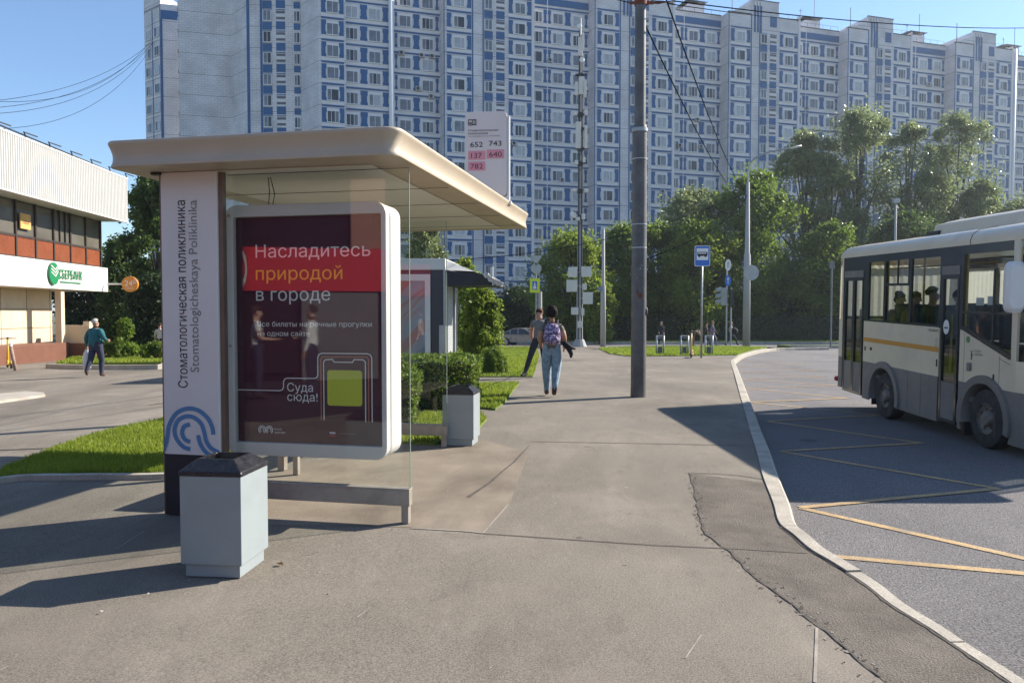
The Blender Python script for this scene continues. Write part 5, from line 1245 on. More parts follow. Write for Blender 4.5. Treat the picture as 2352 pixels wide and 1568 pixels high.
def person(label, loc, rz, mats, J=None, RS=None, height=1.70, hair=None, hair_col=(.02, .015, .012), sleeve=.55, group=None, face=True, pants='long', hairscale=1.0):
    """mats: top, bottom, shoe, skin.  One skinned surface; local -y is forward."""
    j = dict(DEF); j.update(J or {}); rad = dict(RAD); rad.update(RS or {})
    V, E_, Rr, reg = [], [], [], []; idx = {}
    def add(n, p, r): idx[n] = len(V); V.append(Vector(p)); Rr.append(r if isinstance(r, tuple) else (r, r)); return idx[n]
    def edge(a, b, rg): E_.append((idx[a], idx[b])); reg.append(rg)
    for n in ('pel', 'wai', 'che', 'nec', 'hd0', 'hd1', 'hd2'): add(n, j[n], rad[n])
    edge('pel', 'wai', 'top'); edge('wai', 'che', 'top'); edge('che', 'nec', 'top'); edge('nec', 'hd0', 'skin'); edge('hd0', 'hd1', 'skin'); edge('hd1', 'hd2', 'skin')
    hd = Vector(j['hd1']); ht = Vector(j['hd2']); fwd = Vector(j.get('look', (0, -1, 0))).normalized()
    add('nose', hd + fwd * .098 + Vector((0, 0, -.012)), .014); edge('hd1', 'nose', 'skin')
    for s in 'lr':
        sx = 1 if s == 'l' else -1
        S, Eb, Wr = Vector(j['s' + s]), Vector(j['e' + s]), Vector(j['w' + s])
        add('s' + s, S, rad['s']); add('m' + s, S.lerp(Eb, sleeve if sleeve < 1 else .5), (rad['s'] + rad['e']) / 2 * (1.08 if sleeve < 1 else 1.05)); add('e' + s, Eb, rad['e']); add('w' + s, Wr, rad['w'])
        edge('che', 's' + s, 'top'); edge('s' + s, 'm' + s, 'top'); edge('m' + s, 'e' + s, 'top' if sleeve >= 1 else 'skin'); edge('e' + s, 'w' + s, 'top' if sleeve >= 1 else 'skin')
        d = Vector(j.get('hand' + s, (Wr - Eb))).normalized(); side = Vector(j.get('thumb' + s, (0, -1, 0))); side = (side - d * side.dot(d)).normalized(); nrm = d.cross(side)
        palm = Wr + d * .075; add('p' + s, palm, (.034, .018)); edge('w' + s, 'p' + s, 'skin')
        curl = nrm * (.5 * sx) 
        if j.get('grip' + s): curl *= 2.2
        for k, (o, L) in enumerate(((.030, .072), (.010, .080), (-.011, .074), (-.030, .058))):
            k1 = palm + side * o + d * .018; k2 = k1 + (d + curl * .25).normalized() * L * .5; k3 = k2 + (d + curl).normalized() * L * .5
            add('f%s%d' % (s, k), k1, .0095); add('g%s%d' % (s, k), k2, .0085); add('i%s%d' % (s, k), k3, .0065)
            edge('p' + s, 'f%s%d' % (s, k), 'skin'); edge('f%s%d' % (s, k), 'g%s%d' % (s, k), 'skin'); edge('g%s%d' % (s, k), 'i%s%d' % (s, k), 'skin')
        t1 = Wr + d * .035 + side * .034; t2 = t1 + (side * .5 + d).normalized() * .042 + curl * .02
        add('t1' + s, t1, .011); add('t2' + s, t2, .008); edge('w' + s, 't1' + s, 'skin'); edge('t1' + s, 't2' + s, 'skin')
        H, K, A, T = (Vector(j[q + s]) for q in 'hkat')
        add('h' + s, H, rad['h']); add('q' + s, H.lerp(K, .5), (rad['h'] + rad['k']) / 2 * 1.02); add('k' + s, K, rad['k']); add('c' + s, K.lerp(A, .4), (rad['k'] * .55 + rad['a'] * .45) * 1.08); add('a' + s, A, rad['a']); add('x' + s, T, rad['t'])
        edge('pel', 'h' + s, 'bot'); edge('h' + s, 'q' + s, 'bot'); edge('q' + s, 'k' + s, 'bot'); edge('k' + s, 'c' + s, 'bot' if pants == 'long' else 'skin'); edge('c' + s, 'a' + s, 'bot' if pants == 'long' else 'skin'); edge('a' + s, 'x' + s, 'shoe')
        heel = A + (A - T).normalized() * .05; heel.z = min(A.z, A.z - .045); add('y' + s, heel, .033); edge('a' + s, 'y' + s, 'shoe')
    me = bpy.data.meshes.new('person'); me.from_pydata([tuple(v) for v in V], E_, [])
    tmp = bpy.data.objects.new('tmp', me); COL.objects.link(tmp)
    md = tmp.modifiers.new('skin', 'SKIN'); md.use_smooth_shade = True; md.branch_smoothing = .6
    for i, sv_ in enumerate(me.skin_vertices[0].data): sv_.radius = Rr[i]; sv_.use_root = (i == 0); sv_.use_loose = False
    ss = tmp.modifiers.new('sub', 'SUBSURF'); ss.levels = 1; ss.render_levels = 1
    dg = bpy.context.evaluated_depsgraph_get(); m2 = bpy.data.meshes.new_from_object(tmp.evaluated_get(dg)); bpy.data.objects.remove(tmp); bpy.data.meshes.remove(me)
    m2.name = 'person'; m2.materials.clear()
    for q in ('top', 'bot', 'shoe', 'skin'): m2.materials.append(mats[q])
    order = ['top', 'bot', 'shoe', 'skin']
    segs = [(np.array(V[a]), np.array(V[b]), order.index(r_)) for (a, b), r_ in zip(E_, reg)]
    C = np.array([p.center[:] for p in m2.polygons]); best = np.full(len(C), 1e9); bi = np.zeros(len(C), int)
    for a, b, r_ in segs:
        ab = b - a; t = np.clip(((C - a) @ ab) / (ab @ ab + 1e-9), 0, 1); d = np.linalg.norm(C - (a + t[:, None] * ab), axis=1)
        u = d < best; best[u] = d[u]; bi[u] = r_
    m2.polygons.foreach_set('material_index', bi.astype(np.int32)); m2.polygons.foreach_set('use_smooth', [True] * len(C)); m2.update()
    o = bpy.data.objects.new('person', m2); COL.objects.link(o); s = height / 1.72
    o.location = loc; o.rotation_euler = (0, 0, rz); o.scale = (s, s, s); tag(o, label, 'person', group)
    # hair : a shell of strands over the skull
    if hair:
        hm = M('hair_%s' % '_'.join(str(int(c * 1000)) for c in hair_col), hair_col, .8, 0, .35, 25, spec=.15)
        mb = MB(); c = hd.lerp(ht, .55) + Vector((0, .012, .012)) - fwd * .012; side = fwd.cross(Vector((0, 0, 1))).normalized()
        n, m_ = 16, 9; rr = random.Random(4)
        rx, ry, rz_ = .090 * hairscale, .108 * hairscale, .100 * hairscale
        vs = []
        for i in range(m_ + 1):
            lat = math.pi / 2 - math.pi * (.62 if hair == 'short' else .74) * i / m_
            for q in range(n):
                a = 2 * math.pi * q / n; fx = math.cos(a)                      # fx>0 : front
                l2 = lat if fx < .3 else max(lat, R(18 + 20 * fx)); w = 1 + rr.uniform(-.05, .05)
                p = c + fwd * math.cos(a) * math.cos(l2) * ry * w + side * math.sin(a) * math.cos(l2) * rx * w + Vector((0, 0, math.sin(l2) * rz_ * w)); vs.append(p)
        mb.add(vs, [(i * n + q, i * n + (q + 1) % n, (i + 1) * n + (q + 1) % n, (i + 1) * n + q) for i in range(m_) for q in range(n)])
        if hair == 'bun': mb.ball(c - fwd * .08 + Vector((.01, 0, .075)), (.075, .06, .05), 12, 8, jit=.14); mb.ball(c - fwd * .07 + Vector((.0, 0, -.03)), (.085, .06, .085), 12, 8, jit=.10)
        mb.build('hair', hm, o, smooth=True)
    if face:
        side = fwd.cross(Vector((0, 0, 1))).normalized(); fc = hd + fwd * .082
        for sx in (-1, 1):
            mb = MB(); mb.ball(fc + side * sx * .030 + Vector((0, 0, .018)) - fwd * .004, (.012, .009, .007), 8, 6); mb.build('eye', M('eye_dark', (.05, .035, .03), .2), o)
            mb = MB(); mb.ball(hd + side * sx * .080 + Vector((0, 0, .0)) + fwd * -.005, (.014, .022, .034), 8, 6); mb.build('ear', mats['skin'], o, smooth=True)
        mb = MB(); mb.ball(fc + Vector((0, 0, -.048)) - fwd * .006, (.024, .010, .007), 10, 6); mb.build('mouth', M('lips', (.30, .11, .09), .5), o)
    return o
shoe_b = M('shoe_brown', (.10, .05, .035), .7); shoe_k = M('shoe_black', (.02, .02, .02), .6); shoe_w = M('shoe_white', (.5, .5, .48), .6)
jeans = cloth('jeans_light_blue', (.21, .285, .35), .3); dk = cloth('trousers_dark', (.022, .02, .024)); dkj = cloth('jeans_dark', (.025, .03, .06))
# woman walking away with the backpack
wx, wy = gp(1267, 910); 
woman = person('woman with a dark bun and patterned purple backpack walking away in pale jeans', (wx, wy, g(wx, wy) + .01), R(180),
    dict(top=cloth('tshirt_olive', (.14, .12, .095)), bot=jeans, shoe=shoe_b, skin=skin2),
    dict(kl=(.095, -.10, .50), al=(.085, -.10, .08), tl=(.09, -.26, .03), kr=(-.085, .03, .50), ar=(-.045, .22, .17), tr=(-.04, .14, .03), hl=(.10, .0, .88), hr=(-.10, 0, .88),
         el=(.235, .06, 1.14), wl=(.20, -.12, 1.0), er=(-.24, .05, 1.13), wr=(-.25, -.10, .98), wai=(0, 0, 1.06), look=(0, -1, -.25)),
    dict(pel=(.225, .18), wai=(.18, .145), h=.155, k=.092, a=.07, che=(.19, .14), s=.085, e=.06, w=.042, t=.055), 1.66, 'bun', (.012, .008, .008), .5, hairscale=1.34)
def bagmat():
    m = bpy.data.materials.new('patterned_purple'); m.use_nodes = True; n = m.node_tree.nodes; l = m.node_tree.links; p = n['Principled BSDF']
    tc = n.new('ShaderNodeTexCoord'); vo = n.new('ShaderNodeTexVoronoi'); vo.inputs['Scale'].default_value = 22; l.new(tc.outputs['Object'], vo.inputs['Vector'])
    cr = n.new('ShaderNodeValToRGB'); l.new(vo.outputs['Distance'], cr.inputs[0]); e = cr.color_ramp.elements
    e[0].color = (.05, .035, .12, 1); e[0].position = .2; e[1].color = (.42, .33, .42, 1); e[1].position = .62; q = e.new(.42); q.color = (.16, .11, .24, 1)
    l.new(cr.outputs[0], p.inputs['Base Color']); p.inputs['Roughness'].default_value = .85; return m
pur = bagmat(); dkp = cloth('backpack_trim', (.03, .022, .05))
bkz = g(wx, wy)
bk = thing('backpack', 'purple patterned backpack worn on the back of the woman walking away', 'backpack', (wx, wy, bkz), R(180))
mb = MB(); sec = []
for z, hw_, y0, y1 in ((.97, .12, .10, .19), (1.0, .155, .09, .25), (1.12, .165, .09, .28), (1.25, .155, .10, .25), (1.34, .125, .11, .21), (1.385, .07, .12, .17)):
    sec.append([(a, y0 + (y1 - y0) * b, z) for a, b in ((-hw_, 0), (-hw_, .55), (-hw_ * .75, .92), (0, 1), (hw_ * .75, .92), (hw_, .55), (hw_, 0), (0, -.05))])
for r_ in sec: mb.v += r_
for i in range(len(sec) - 1):
    for q in range(8): mb.f.append((i * 8 + q, i * 8 + (q + 1) % 8, i * 8 + 8 + (q + 1) % 8, i * 8 + 8 + q)); mb.m.append(0)
mb.f.append(tuple(range(8))[::-1]); mb.f.append(tuple(40 + q for q in range(8))); mb.m += [0, 0]
bb_ = mb.build('bag', pur, bk, smooth=True); sb = bb_.modifiers.new('sub', 'SUBSURF'); sb.levels = 1; sb.render_levels = 1
mb = MB(); mb.ball((0, .26, 1.09), (.115, .045, .085), 14, 8); mb.build('front_pocket', pur, bk, smooth=True)
mb = MB()
for z, w_ in ((1.19, .15), (1.05, .155)): mb.tube([(-w_, .19, z), (-w_ * .7, .275, z + .006), (0, .295, z + .008), (w_ * .7, .275, z + .006), (w_, .19, z)], .008, 6)
for s in (-1, 1): mb.tube([(s * .09, .13, 1.36), (s * .115, .0, 1.445), (s * .12, -.10, 1.38), (s * .13, -.12, 1.2), (s * .13, .08, 1.02)], .018, 6)
mb.tube([(-.03, .14, 1.38), (0, .15, 1.43), (.03, .14, 1.38)], .009, 6); mb.build('strap', dkp, bk)
jk = thing('jacket', 'dark folded jacket hanging over the right forearm of the walking woman', 'jacket', (wx, wy, bkz), R(180))
mb = MB(); mb.tube([(-.20, .02, 1.04), (-.25, -.02, 1.0), (-.33, .0, .90), (-.37, .03, .80), (-.36, .05, .74)], [.06, .085, .08, .06, .035], 12, sy=.6); mb.tube([(-.24, .05, 1.02), (-.36, .08, .93), (-.44, .1, .90)], [.07, .06, .03], 10, sy=.6); mb.build('folded_cloth', cloth('jacket_navy', (.014, .015, .022)), jk, smooth=True)
# man walking towards the camera
mx_, my_ = gp(1231, 868); mx_ += .08
person('man in grey t-shirt and dark trousers striding towards the camera past the woman', (mx_, my_, g(mx_, my_) + .01), R(-14),
    dict(top=cloth('tshirt_grey', (.15, .145, .135)), bot=dk, shoe=shoe_k, skin=M('skin_ruddy', (.46, .22, .15), .55, 0, .06, 6)),
    dict(hl=(.09, 0, .90), kl=(.10, .12, .50), al=(.12, .36, .16), tl=(.12, .28, .03), hr=(-.10, 0, .89), kr=(-.20, -.17, .50), ar=(-.31, -.26, .10), tr=(-.37, -.40, .06),
         er=(-.22, .10, 1.14), wr=(-.20, .12, .92), el=(.23, -.05, 1.13), wl=(.24, -.22, .97), che=(.02, -.02, 1.28), look=(-.35, -1, -.1)), dict(che=(.17, .115)), 1.76, 'short', (.10, .055, .03), .5)
# heavy man with the carrier bag at left
lx, ly = gp(222, 866); lz = g(lx, ly)
person('heavy man in teal sweater carrying a white carrier bag across the plaza', (lx, ly, lz + .01), R(168),
    dict(top=cloth('sweater_teal', (.012, .10, .115)), bot=dkj, shoe=shoe_b, skin=skin2),
    dict(hl=(.10, 0, .88), kl=(.11, .10, .50), al=(.10, .30, .20), tl=(.10, .26, .06), kr=(-.10, -.10, .49), ar=(-.10, -.06, .08), tr=(-.11, -.21, .03),
         el=(.31, .02, 1.13), wl=(.36, -.05, .90), er=(-.31, .08, 1.15), wr=(-.27, -.15, 1.08), gripl=1, look=(-.25, -1, 0)),
    dict(pel=(.23, .20), wai=(.26, .23), che=(.25, .19), s=.11, e=.08, h=.13, k=.085, a=.06), 1.66, 'short', (.42, .38, .34), 1.0)
cb = thing('carrier_bag', 'white plastic carrier bag hanging from the left hand of the man in teal', 'bag', (lx, ly, lz), R(168))
mb = MB(); mb.tube([(.37, -.08, .80), (.375, -.08, .68), (.38, -.08, .55), (.38, -.08, .38), (.375, -.08, .24), (.37, -.08, .20)], [.03, .10, .125, .135, .12, .05], 14, sy=.55)
for i in range(len(mb.v)): v = mb.v[i]; mb.v[i] = (v[0] + random.uniform(-.012, .012), v[1] + random.uniform(-.012, .012), v[2] + random.uniform(-.01, .01))
mb.build('bag', M('bag_white_plastic', (.50, .49, .50), .4, 0, .15, 12), cb, smooth=True)
mb = MB(); mb.tube([(.36, -.08, .86), (.34, -.08, .80), (.34, -.08, .66)], .012, 6); mb.tube([(.37, -.08, .86), (.40, -.08, .80), (.41, -.08, .66)], .012, 6); mb.build('handle', M('bag_white_plastic', (.50, .49, .50), .4), cb)
# the distant ones
def far(label, px, Y, rz, top, bot, h=1.7, J=None, hc=(.03, .02, .015), sl=.5, RS=None, dz=0.0, shoe=None, hair='short'):
    X = (px - 1176) / 1780 * Y
    return person(label, (X, Y, g(X, Y) + .01 + dz), rz, dict(top=top, bot=bot, shoe=shoe or shoe_k, skin=skin), J, RS, h, hair, hc, sl, None, True)
stride = dict(kl=(.10, -.22, .52), al=(.10, -.25, .10), tl=(.10, -.39, .06), kr=(-.10, .10, .50), ar=(-.10, .36, .18), tr=(-.10, .28, .04), el=(.22, .14, 1.14), wl=(.22, .06, .92), er=(-.22, -.06, 1.13), wr=(-.22, -.22, .97))
far('person in pale shirt standing behind the shrubs at left near the pylon', 367, 37, R(180), cloth('shirt_pale', (.50, .45, .44)), dk, 1.72, sl=1.0)
far('grey haired person in black walking behind the first scooter rack', 1519, 55, R(0), cloth('coat_black', (.02, .02, .028)), dkj, 1.70, stride, (.45, .40, .33), 1.0)
far('stooping person in khaki behind the yellow scooter', 1592, 52, R(60), cloth('shirt_khaki', (.27, .23, .16)), cloth('skirt_brown', (.10, .05, .035)), 1.62,
    dict(che=(0, -.28, 1.16), nec=(0, -.40, 1.20), hd0=(0, -.45, 1.22), hd1=(0, -.52, 1.24), hd2=(0, -.56, 1.29), sl=(.16, -.30, 1.18), sr=(-.16, -.30, 1.18), el=(.2, -.42, .98), er=(-.2, -.42, .98), wl=(.14, -.52, .85), wr=(-.14, -.52, .85), wai=(0, -.12, 1.05)), hc=(.03, .02, .02))
far('person in dark coat half hidden behind the bus stop post', 1623, 53, R(70), cloth('coat_plum', (.09, .05, .09)), dk, 1.66, stride, sl=1.0)
far('fair haired person in lilac jacket walking right behind the bus stop post', 1637, 52, R(80), cloth('jacket_lilac', (.22, .17, .27)), cloth('trousers_mauve', (.20, .17, .24)), 1.74, stride, (.30, .18, .09), 1.0)
wsh = far('person in white shirt with dark bundle striding left of the lamp column', 1680, 54, R(78), cloth('shirt_white', (.60, .58, .60)), dkj, 1.70, dict(stride, kl=(.10, -.30, .53), al=(.10, -.42, .12), tl=(.10, -.55, .08), ar=(-.10, .46, .16), tr=(-.10, .38, .03)), (.5, .45, .4), .5)
X = (1684 - 1176) / 1780 * 54
db = thing('dark_bundle', 'dark bundle carried on the hip by the person in the white shirt', 'bag', (X, 53.7, g(X, 54)))
mb = MB(); mb.ball((0, 0, 1.06), (.26, .14, .24), 12, 8, jit=.1); mb.build('cloth', dk, db, smooth=True); mb = MB(); mb.tube([(-.1, 0, 1.25), (-.02, .05, 1.42), (.1, .02, 1.26)], .02, 6); mb.build('strap', dk, db)
# bus passengers : seated on the seats inside
def seated(label, w, y, top, hc, h=1.66, turn=0, hair='short'):
    c, s = math.cos(bus.rotation_euler.z), math.sin(bus.rotation_euler.z)
    X = 6.0 + w * c - y * s; Y = 9.84 + w * s + y * c; z = BRd + .77 + .028 * w
    return person(label, (X, Y, z), R(turn), dict(top=top, bot=dkj, shoe=shoe_k, skin=skin),
        dict(pel=(0, .08, .55), wai=(0, .09, .68), che=(0, .09, .88), nec=(0, .08, 1.03), hd0=(0, .07, 1.09), hd1=(0, .05, 1.175), hd2=(0, .06, 1.245), sl=(.165, .09, .985), sr=(-.165, .09, .985),
             el=(.22, .04, .74), er=(-.22, .04, .74), wl=(.14, -.16, .62), wr=(-.14, -.16, .62), hl=(.09, .02, .53), hr=(-.09, .02, .53), kl=(.11, -.36, .52), kr=(-.11, -.36, .52), al=(.11, -.34, .09), ar=(-.11, -.34, .09), tl=(.11, -.48, .04), tr=(-.11, -.48, .04)),
        None, h, hair, hc, 1.0)
seated('bus passenger with long brown hair in the rear window seat', 3.25, -.50, cloth('top_cream', (.45, .38, .33)), (.07, .04, .025), 1.6, 0, 'bun')
seated('bus passenger in ochre jacket beside the open sliding window', 2.72, -.5, cloth('jacket_ochre', (.30, .20, .09)), (.16, .10, .06), 1.62)
seated('dark haired bus passenger in green behind the front door', 2.08, -.47, cloth('top_green', (.04, .08, .06)), (.015, .012, .012), 1.72, 25)
seated('bus passenger in the seat behind the front door pillar', 1.43, -.5, cloth('coat_grey_green', (.09, .10, .08)), (.10, .07, .05), 1.66)
seated('bus driver in pale shirt on the far side of the cab', .32, -1.67, cloth('shirt_driver', (.30, .30, .33)), (.03, .025, .02), 1.74)
# ================================================================ STREET FURNITURE
sblue = M('sign_blue', (.02, .13, .50), .4, 0, .03); swhite = M('sign_white', (.70, .70, .69), .4, 0, .03); sback = M('sign_back_grey', (.36, .37, .37), .5, .4, .1, 4)
conc = M('concrete_pole', (.36, .36, .35), .75, 0, .12, 3, dirt=(.25, .24, .22), dscale=3, damt=.5)
# bus stop sign
X, Y = gp(1611, 822); Z = g(X, Y); pxm = 1780 / Y
bs = thing('bus_stop_sign', 'blue and white rectangular bus stop sign on a slim grey post', 'sign', (X, Y, Z), R(-3))
zt = 1.55 + (720 - 565) / pxm - Z; zb = 1.55 + (720 - 612) / pxm - Z; w = 35 / pxm / 2
mb = MB(); mb.tube([(0, .03, -.05), (0, .03, zt - .05)], .042, 12); mb.build('post', steel, bs, smooth=True)
mb = MB(); slab(mb, -w, w, zb, zt, .06, -.02, .0); pn = mb.build('plate', swhite, bs)
mb = MB(); slab(mb, -w + .025, w - .025, zb + .025, zt - .025, .045, -.026, -.0205); mb.build('blue_field', sblue, pn)
hh = zt - zb
mb = MB(); mb.box(-w + .08, w - .08, -.031, -.0265, zb + hh * .30, zt - hh * .13); mb.build('white_square', swhite, pn)
mb = MB(); zc_ = zb + hh * .50; L = w * .66
slab(mb, -L, L, zc_, zc_ + .17, .04, -.036, -.032)
for x in (-L * .6, L * .6): mb.cyl((x, -.032, zc_ - .0), (x, -.0365, zc_ - .0), .05, 12)
mb.build('bus_symbol', ink, pn)
mb = MB()
for i in range(5): mb.box(-L + .04 + i * (2 * L - .08) / 5, -L + .02 + (i + 1) * (2 * L - .08) / 5 - .0, -.0385, -.0365, zc_ + .085, zc_ + .145)
mb.build('bus_symbol_window', swhite, pn)
# scooter racks
def make_rack():
    t = thing('scooter_rack', 'brushed steel scooter rack on the lawn left of the others', 'rack', (0, 0, 0), 0, 'scooter racks on the far lawn')
    for x in (-.17, .17):
        mb = MB(); mb.tube([(x, 0, .0), (x, 0, .92)], .042, 10); mb.build('post', stainless, t, smooth=True)
    mb = MB(); mb.box(-.17, .17, -.03, .03, .88, .93); mb.box(-.15, .15, -.02, .02, .80, .825); mb.build('crossbar', stainless, t, bevel=.01)
    mb = MB(); mb.box(-.09, .09, -.06, .06, -.02, .40); mb.build('base', M('rack_grey', (.09, .10, .10), .6, .3), t, bevel=.01)
    return t
stainless.node_tree.nodes['Principled BSDF'].inputs['Metallic'].default_value = .35
rk = make_rack(); lab = ['steel scooter rack beside the person in black, leftmost of the three racks', 'steel scooter rack just left of the yellow scooter', 'steel scooter rack right of the bus stop post']
for i, (px, py) in enumerate(((1516, 816), (1572, 816), (1628, 815.5))):
    X, Y = gp(px, py)
    if i == 0: rk.location = (X, Y, g(X, Y)); rk.rotation_euler.z = R(8); rk['label'] = lab[0]
    else: dup(rk, (X, Y, g(X, Y)), R(5), lab[i])
# scooters
def scooter(label, X, Y, rz, col):
    t = thing('kick_scooter', label, 'scooter', (X, Y, g(X, Y)), rz, 'yellow rental scooters')
    ym = M(col, (.62, .36, .03) if col == 'scooter_yellow' else (.5, .33, .12), .4, 0, .08, 5)
    mb = MB(); mb.box(-.30, .42, -.08, .08, .12, .18); mb.obox((.48, 0, .2), (.10, 0, -.02), (0, .07, 0), (.005, 0, .02)); mb.build('deck', ym, t, bevel=.02)
    mb = MB(); mb.tube([(-.46, 0, .14), (-.43, 0, .30), (-.38, 0, .55), (-.30, 0, 1.10)], [.03, .05, .042, .036], 10); mb.tube([(-.30, 0, .15), (-.40, 0, .26)], .045, 8); mb.build('stem', ym, t, smooth=True)
    mb = MB(); mb.tube([(-.26, -.27, 1.12), (-.30, 0, 1.13), (-.26, .27, 1.12)], .02, 8); mb.ball((-.31, 0, 1.12), (.05, .05, .06), 8, 6); mb.tube([(-.30, .1, 1.14), (-.40, .12, 1.10)], .01, 5); hb = mb.build('handlebar', black, t, smooth=True)
    for x in (-.50, .50):
        mb = MB(); n = 20
        for r_, y in ((.08, -.03), (.115, -.03), (.13, -.015), (.13, .015), (.115, .03), (.08, .03)): mb.v += [(x + r_ * math.cos(2 * math.pi * q / n), y, .13 + r_ * math.sin(2 * math.pi * q / n)) for q in range(n)]
        for i in range(5): mb.f += [(i * n + q, i * n + (q + 1) % n, i * n + n + (q + 1) % n, i * n + n + q) for q in range(n)]; mb.m += [0] * n
        wl_ = mb.build('wheel', rubber, t, smooth=True); mb = MB(); mb.cyl((x, -.025, .13), (x, .025, .13), .082, 14); mb.build('hub', darkmetal, wl_)
    mb = MB(); mb.tube([(.36, 0, .24), (.52, 0, .29), (.64, 0, .2)], [.05, .05, .03], 8, sy=.5); mb.build('mudguard', ym, t)
    return t
X, Y = -19.1, 29.4; scooter('yellow rental scooter parked beside the leaning stub post near the bank', X, Y, R(-50), 'scooter_yellow')
X, Y = gp(1588, 821); scooter('yellow rental scooter standing upright between two racks by the bus stop post', X, Y, R(75), 'scooter_amber')
X, Y = gp(37, 851)
sp_ = thing('leaning_post', 'short rusty steel stub post leaning left beside the yellow scooter', 'post', (X, Y, g(X, Y)))
mb = MB(); mb.tube([(0, 0, -.1), (-.20, .02, .95)], .058, 10); mb.build('tube', M('post_rusty', (.30, .20, .16), .8, 0, .3, 5), sp_, smooth=True)
mb = MB(); mb.tube([(-.185, .018, .86), (-.195, .02, .93)], .062, 10); mb.build('band', white, sp_)
# mast with antennas
X, Y = gp(1331, 796); Z = g(X, Y); k = 1780 / Y
ms = thing('antenna_mast', 'tall grey mast crowded with mobile antennas, boxes and small dishes', 'mast', (X, Y, Z))
def mz(y): return 1.55 + (720 - y) / k - Z
mb = MB(); mb.tube([(0, 0, -.1), (0, 0, .3), (0, 0, 4.2), (0, 0, 4.25), (0, 0, mz(300)), (0, 0, mz(52))], [.24, .22, .20, .16, .14, .07], 16); mb.build('pole', conc, ms, smooth=True)
mb = MB(); mb.tube([(0, 0, -.1), (0, 0, .5)], [.55, .30], 12); mb.build('footing', conc, ms)
mb = MB(); mb.tube([(.13, -.16, .5), (.13, -.15, mz(300)), (.1, -.1, mz(90))], .05, 6); mb.tube([(-.1, -.18, .5), (-.1, -.16, mz(300)), (-.06, -.1, mz(80))], .045, 6); mb.build('cable_run', darkmetal, ms)
gb = M('equipment_grey', (.60, .58, .54), .5, 0, .05)
def mbox(px, py, w, h, d=.35, y=-.15, name='equipment_box', m=gb):
    mb = MB(); cx = (px - 1331) / k; mb.box(cx - w / 2 / k, cx + w / 2 / k, y - d, y, mz(py + h / 2), mz(py - h / 2)); mb.box(min(cx, 0), max(cx, 0), y - .06, y + .05, mz(py) - .03, mz(py) + .03); mb.build(name, m, ms, bevel=.02)
for a in ((1314, 626, 20, 23), (1345, 625, 23, 23), (1312, 657, 24, 27), (1341, 659, 10, 14), (1348, 685, 23, 27), (1319, 714, 16, 17), (1337, 716, 7, 16), (1331, 745, 11, 15)): mbox(*a)
for px, py, w, h in ((1330, 118, 10, 42), (1336, 106, 4, 40), (1322, 212, 7, 30), (1332, 205, 10, 40), (1341, 212, 6, 40), (1326, 316, 12, 60), (1343, 320, 6, 52)): mbox(px, py, w, h, .16, -.12, 'panel_antenna')
for px, py, w, h in ((1319, 268, 9, 9), (1343, 266, 7, 12), (1322, 378, 8, 10), (1339, 372, 6, 12), (1318, 440, 10, 8), (1344, 441, 9, 9), (1318, 498, 9, 10), (1338, 500, 8, 12), (1326, 505, 9, 8)): mbox(px, py, w, h, .25, -.1, 'radio_unit')
for px, py in ((1333, 148), (1327, 73), (1314, 494)):
    mb = MB(); mb.cyl(((px - 1331) / k, -.28, mz(py)), ((px - 1331) / k + .05, -.16, mz(py)), .16, 14); mb.cyl(((px - 1331) / k, -.2, mz(py)), (0, 0, mz(py) - .1), .03, 6); mb.build('dish', white, ms)
mb = MB()
for y in (268, 300, 345, 378, 440, 500, 180): mb.box(-.34, .40, -.14, -.04, mz(y) - .06, mz(y) + .06); mb.box(-.14, .16, -.2, .1, mz(y) - .22, mz(y) + .1); mb.tube([(-.25, -.1, mz(y)), (0, -.15, mz(y) - .5), (.2, -.12, mz(y) - .1)], .025, 5)
mb.build('mounting_bracket', darkmetal, ms)
# slim pole beside it
def pole(name, label, cat, px, pyb, pyt, r0, r1, mat=conc):
    X, Y = gp(px, pyb); Z = g(X, Y); t = thing(name, label, cat, (X, Y, Z)); H = 1.55 + (720 - pyt) * Y / 1780 - Z
    return t, X, Y, Z, H, 1780 / Y
t, X, Y, Z, H, k = pole('lamp_post', 'slim grey pole with a small blue plate right of the antenna mast', 'post', 1385, 796, 527, .17, .08)
mb = MB(); mb.tube([(0, 0, -.1), (0, 0, 4.1), (0, 0, 4.2), (0, 0, H)], [.19, .17, .12, .09], 12); mb.build('column', conc, t, smooth=True)
mb = MB(); mb.box(-.42, -.12, -.22, -.18, 3.75, 4.05); mb.build('plate', M('plate_blue_grey', (.16, .20, .30), .5), t)
mb = MB(); mb.box(.12, .22, -.2, -.15, 4.6, 4.75); mb.build('yellow_tag', M('tag_yellow', (.6, .5, .05), .5), t)
# street lamp at the end of the bay
t, X, Y, Z, H, k = pole('street_lamp', 'tall street lamp with a curved arm reaching right above the trees', 'street lamp', 1714, 796, 380, .2, .1)
mb = MB(); mb.tube([(0, 0, -.1), (0, 0, 6.2), (0, 0, 6.3), (0, 0, H - 1.2)], [.25, .22, .17, .11], 16); mb.build('column', conc, t, smooth=True)
mb = MB(); mb.tube(catmull([(0, 0, H - 1.25), (.02, 0, H - .4), (.25, 0, H + .2), (1.2, 0, H + .75), (3.0, 0, H + 1.1)], 5), .06, 8); mb.build('arm', steel, t, smooth=True)
mb = MB(); mb.tube([(2.8, 0, H + 1.06), (3.1, 0, H + 1.12), (3.55, 0, H + 1.22)], [.1, .17, .12], 12, sy=.5); mb.build('lamp_head', M('lamp_head_pale', (.6, .58, .53), .4), t, smooth=True)
mb = MB(); zz = 1.55 + (720 - 627) / k - Z; mb.cyl((.2, -.26, zz), (.2, -.29, zz), .52, 24); mb.box(.0, .3, -.27, -.1, zz - .04, zz + .04); mb.build('round_plate', sback, t)
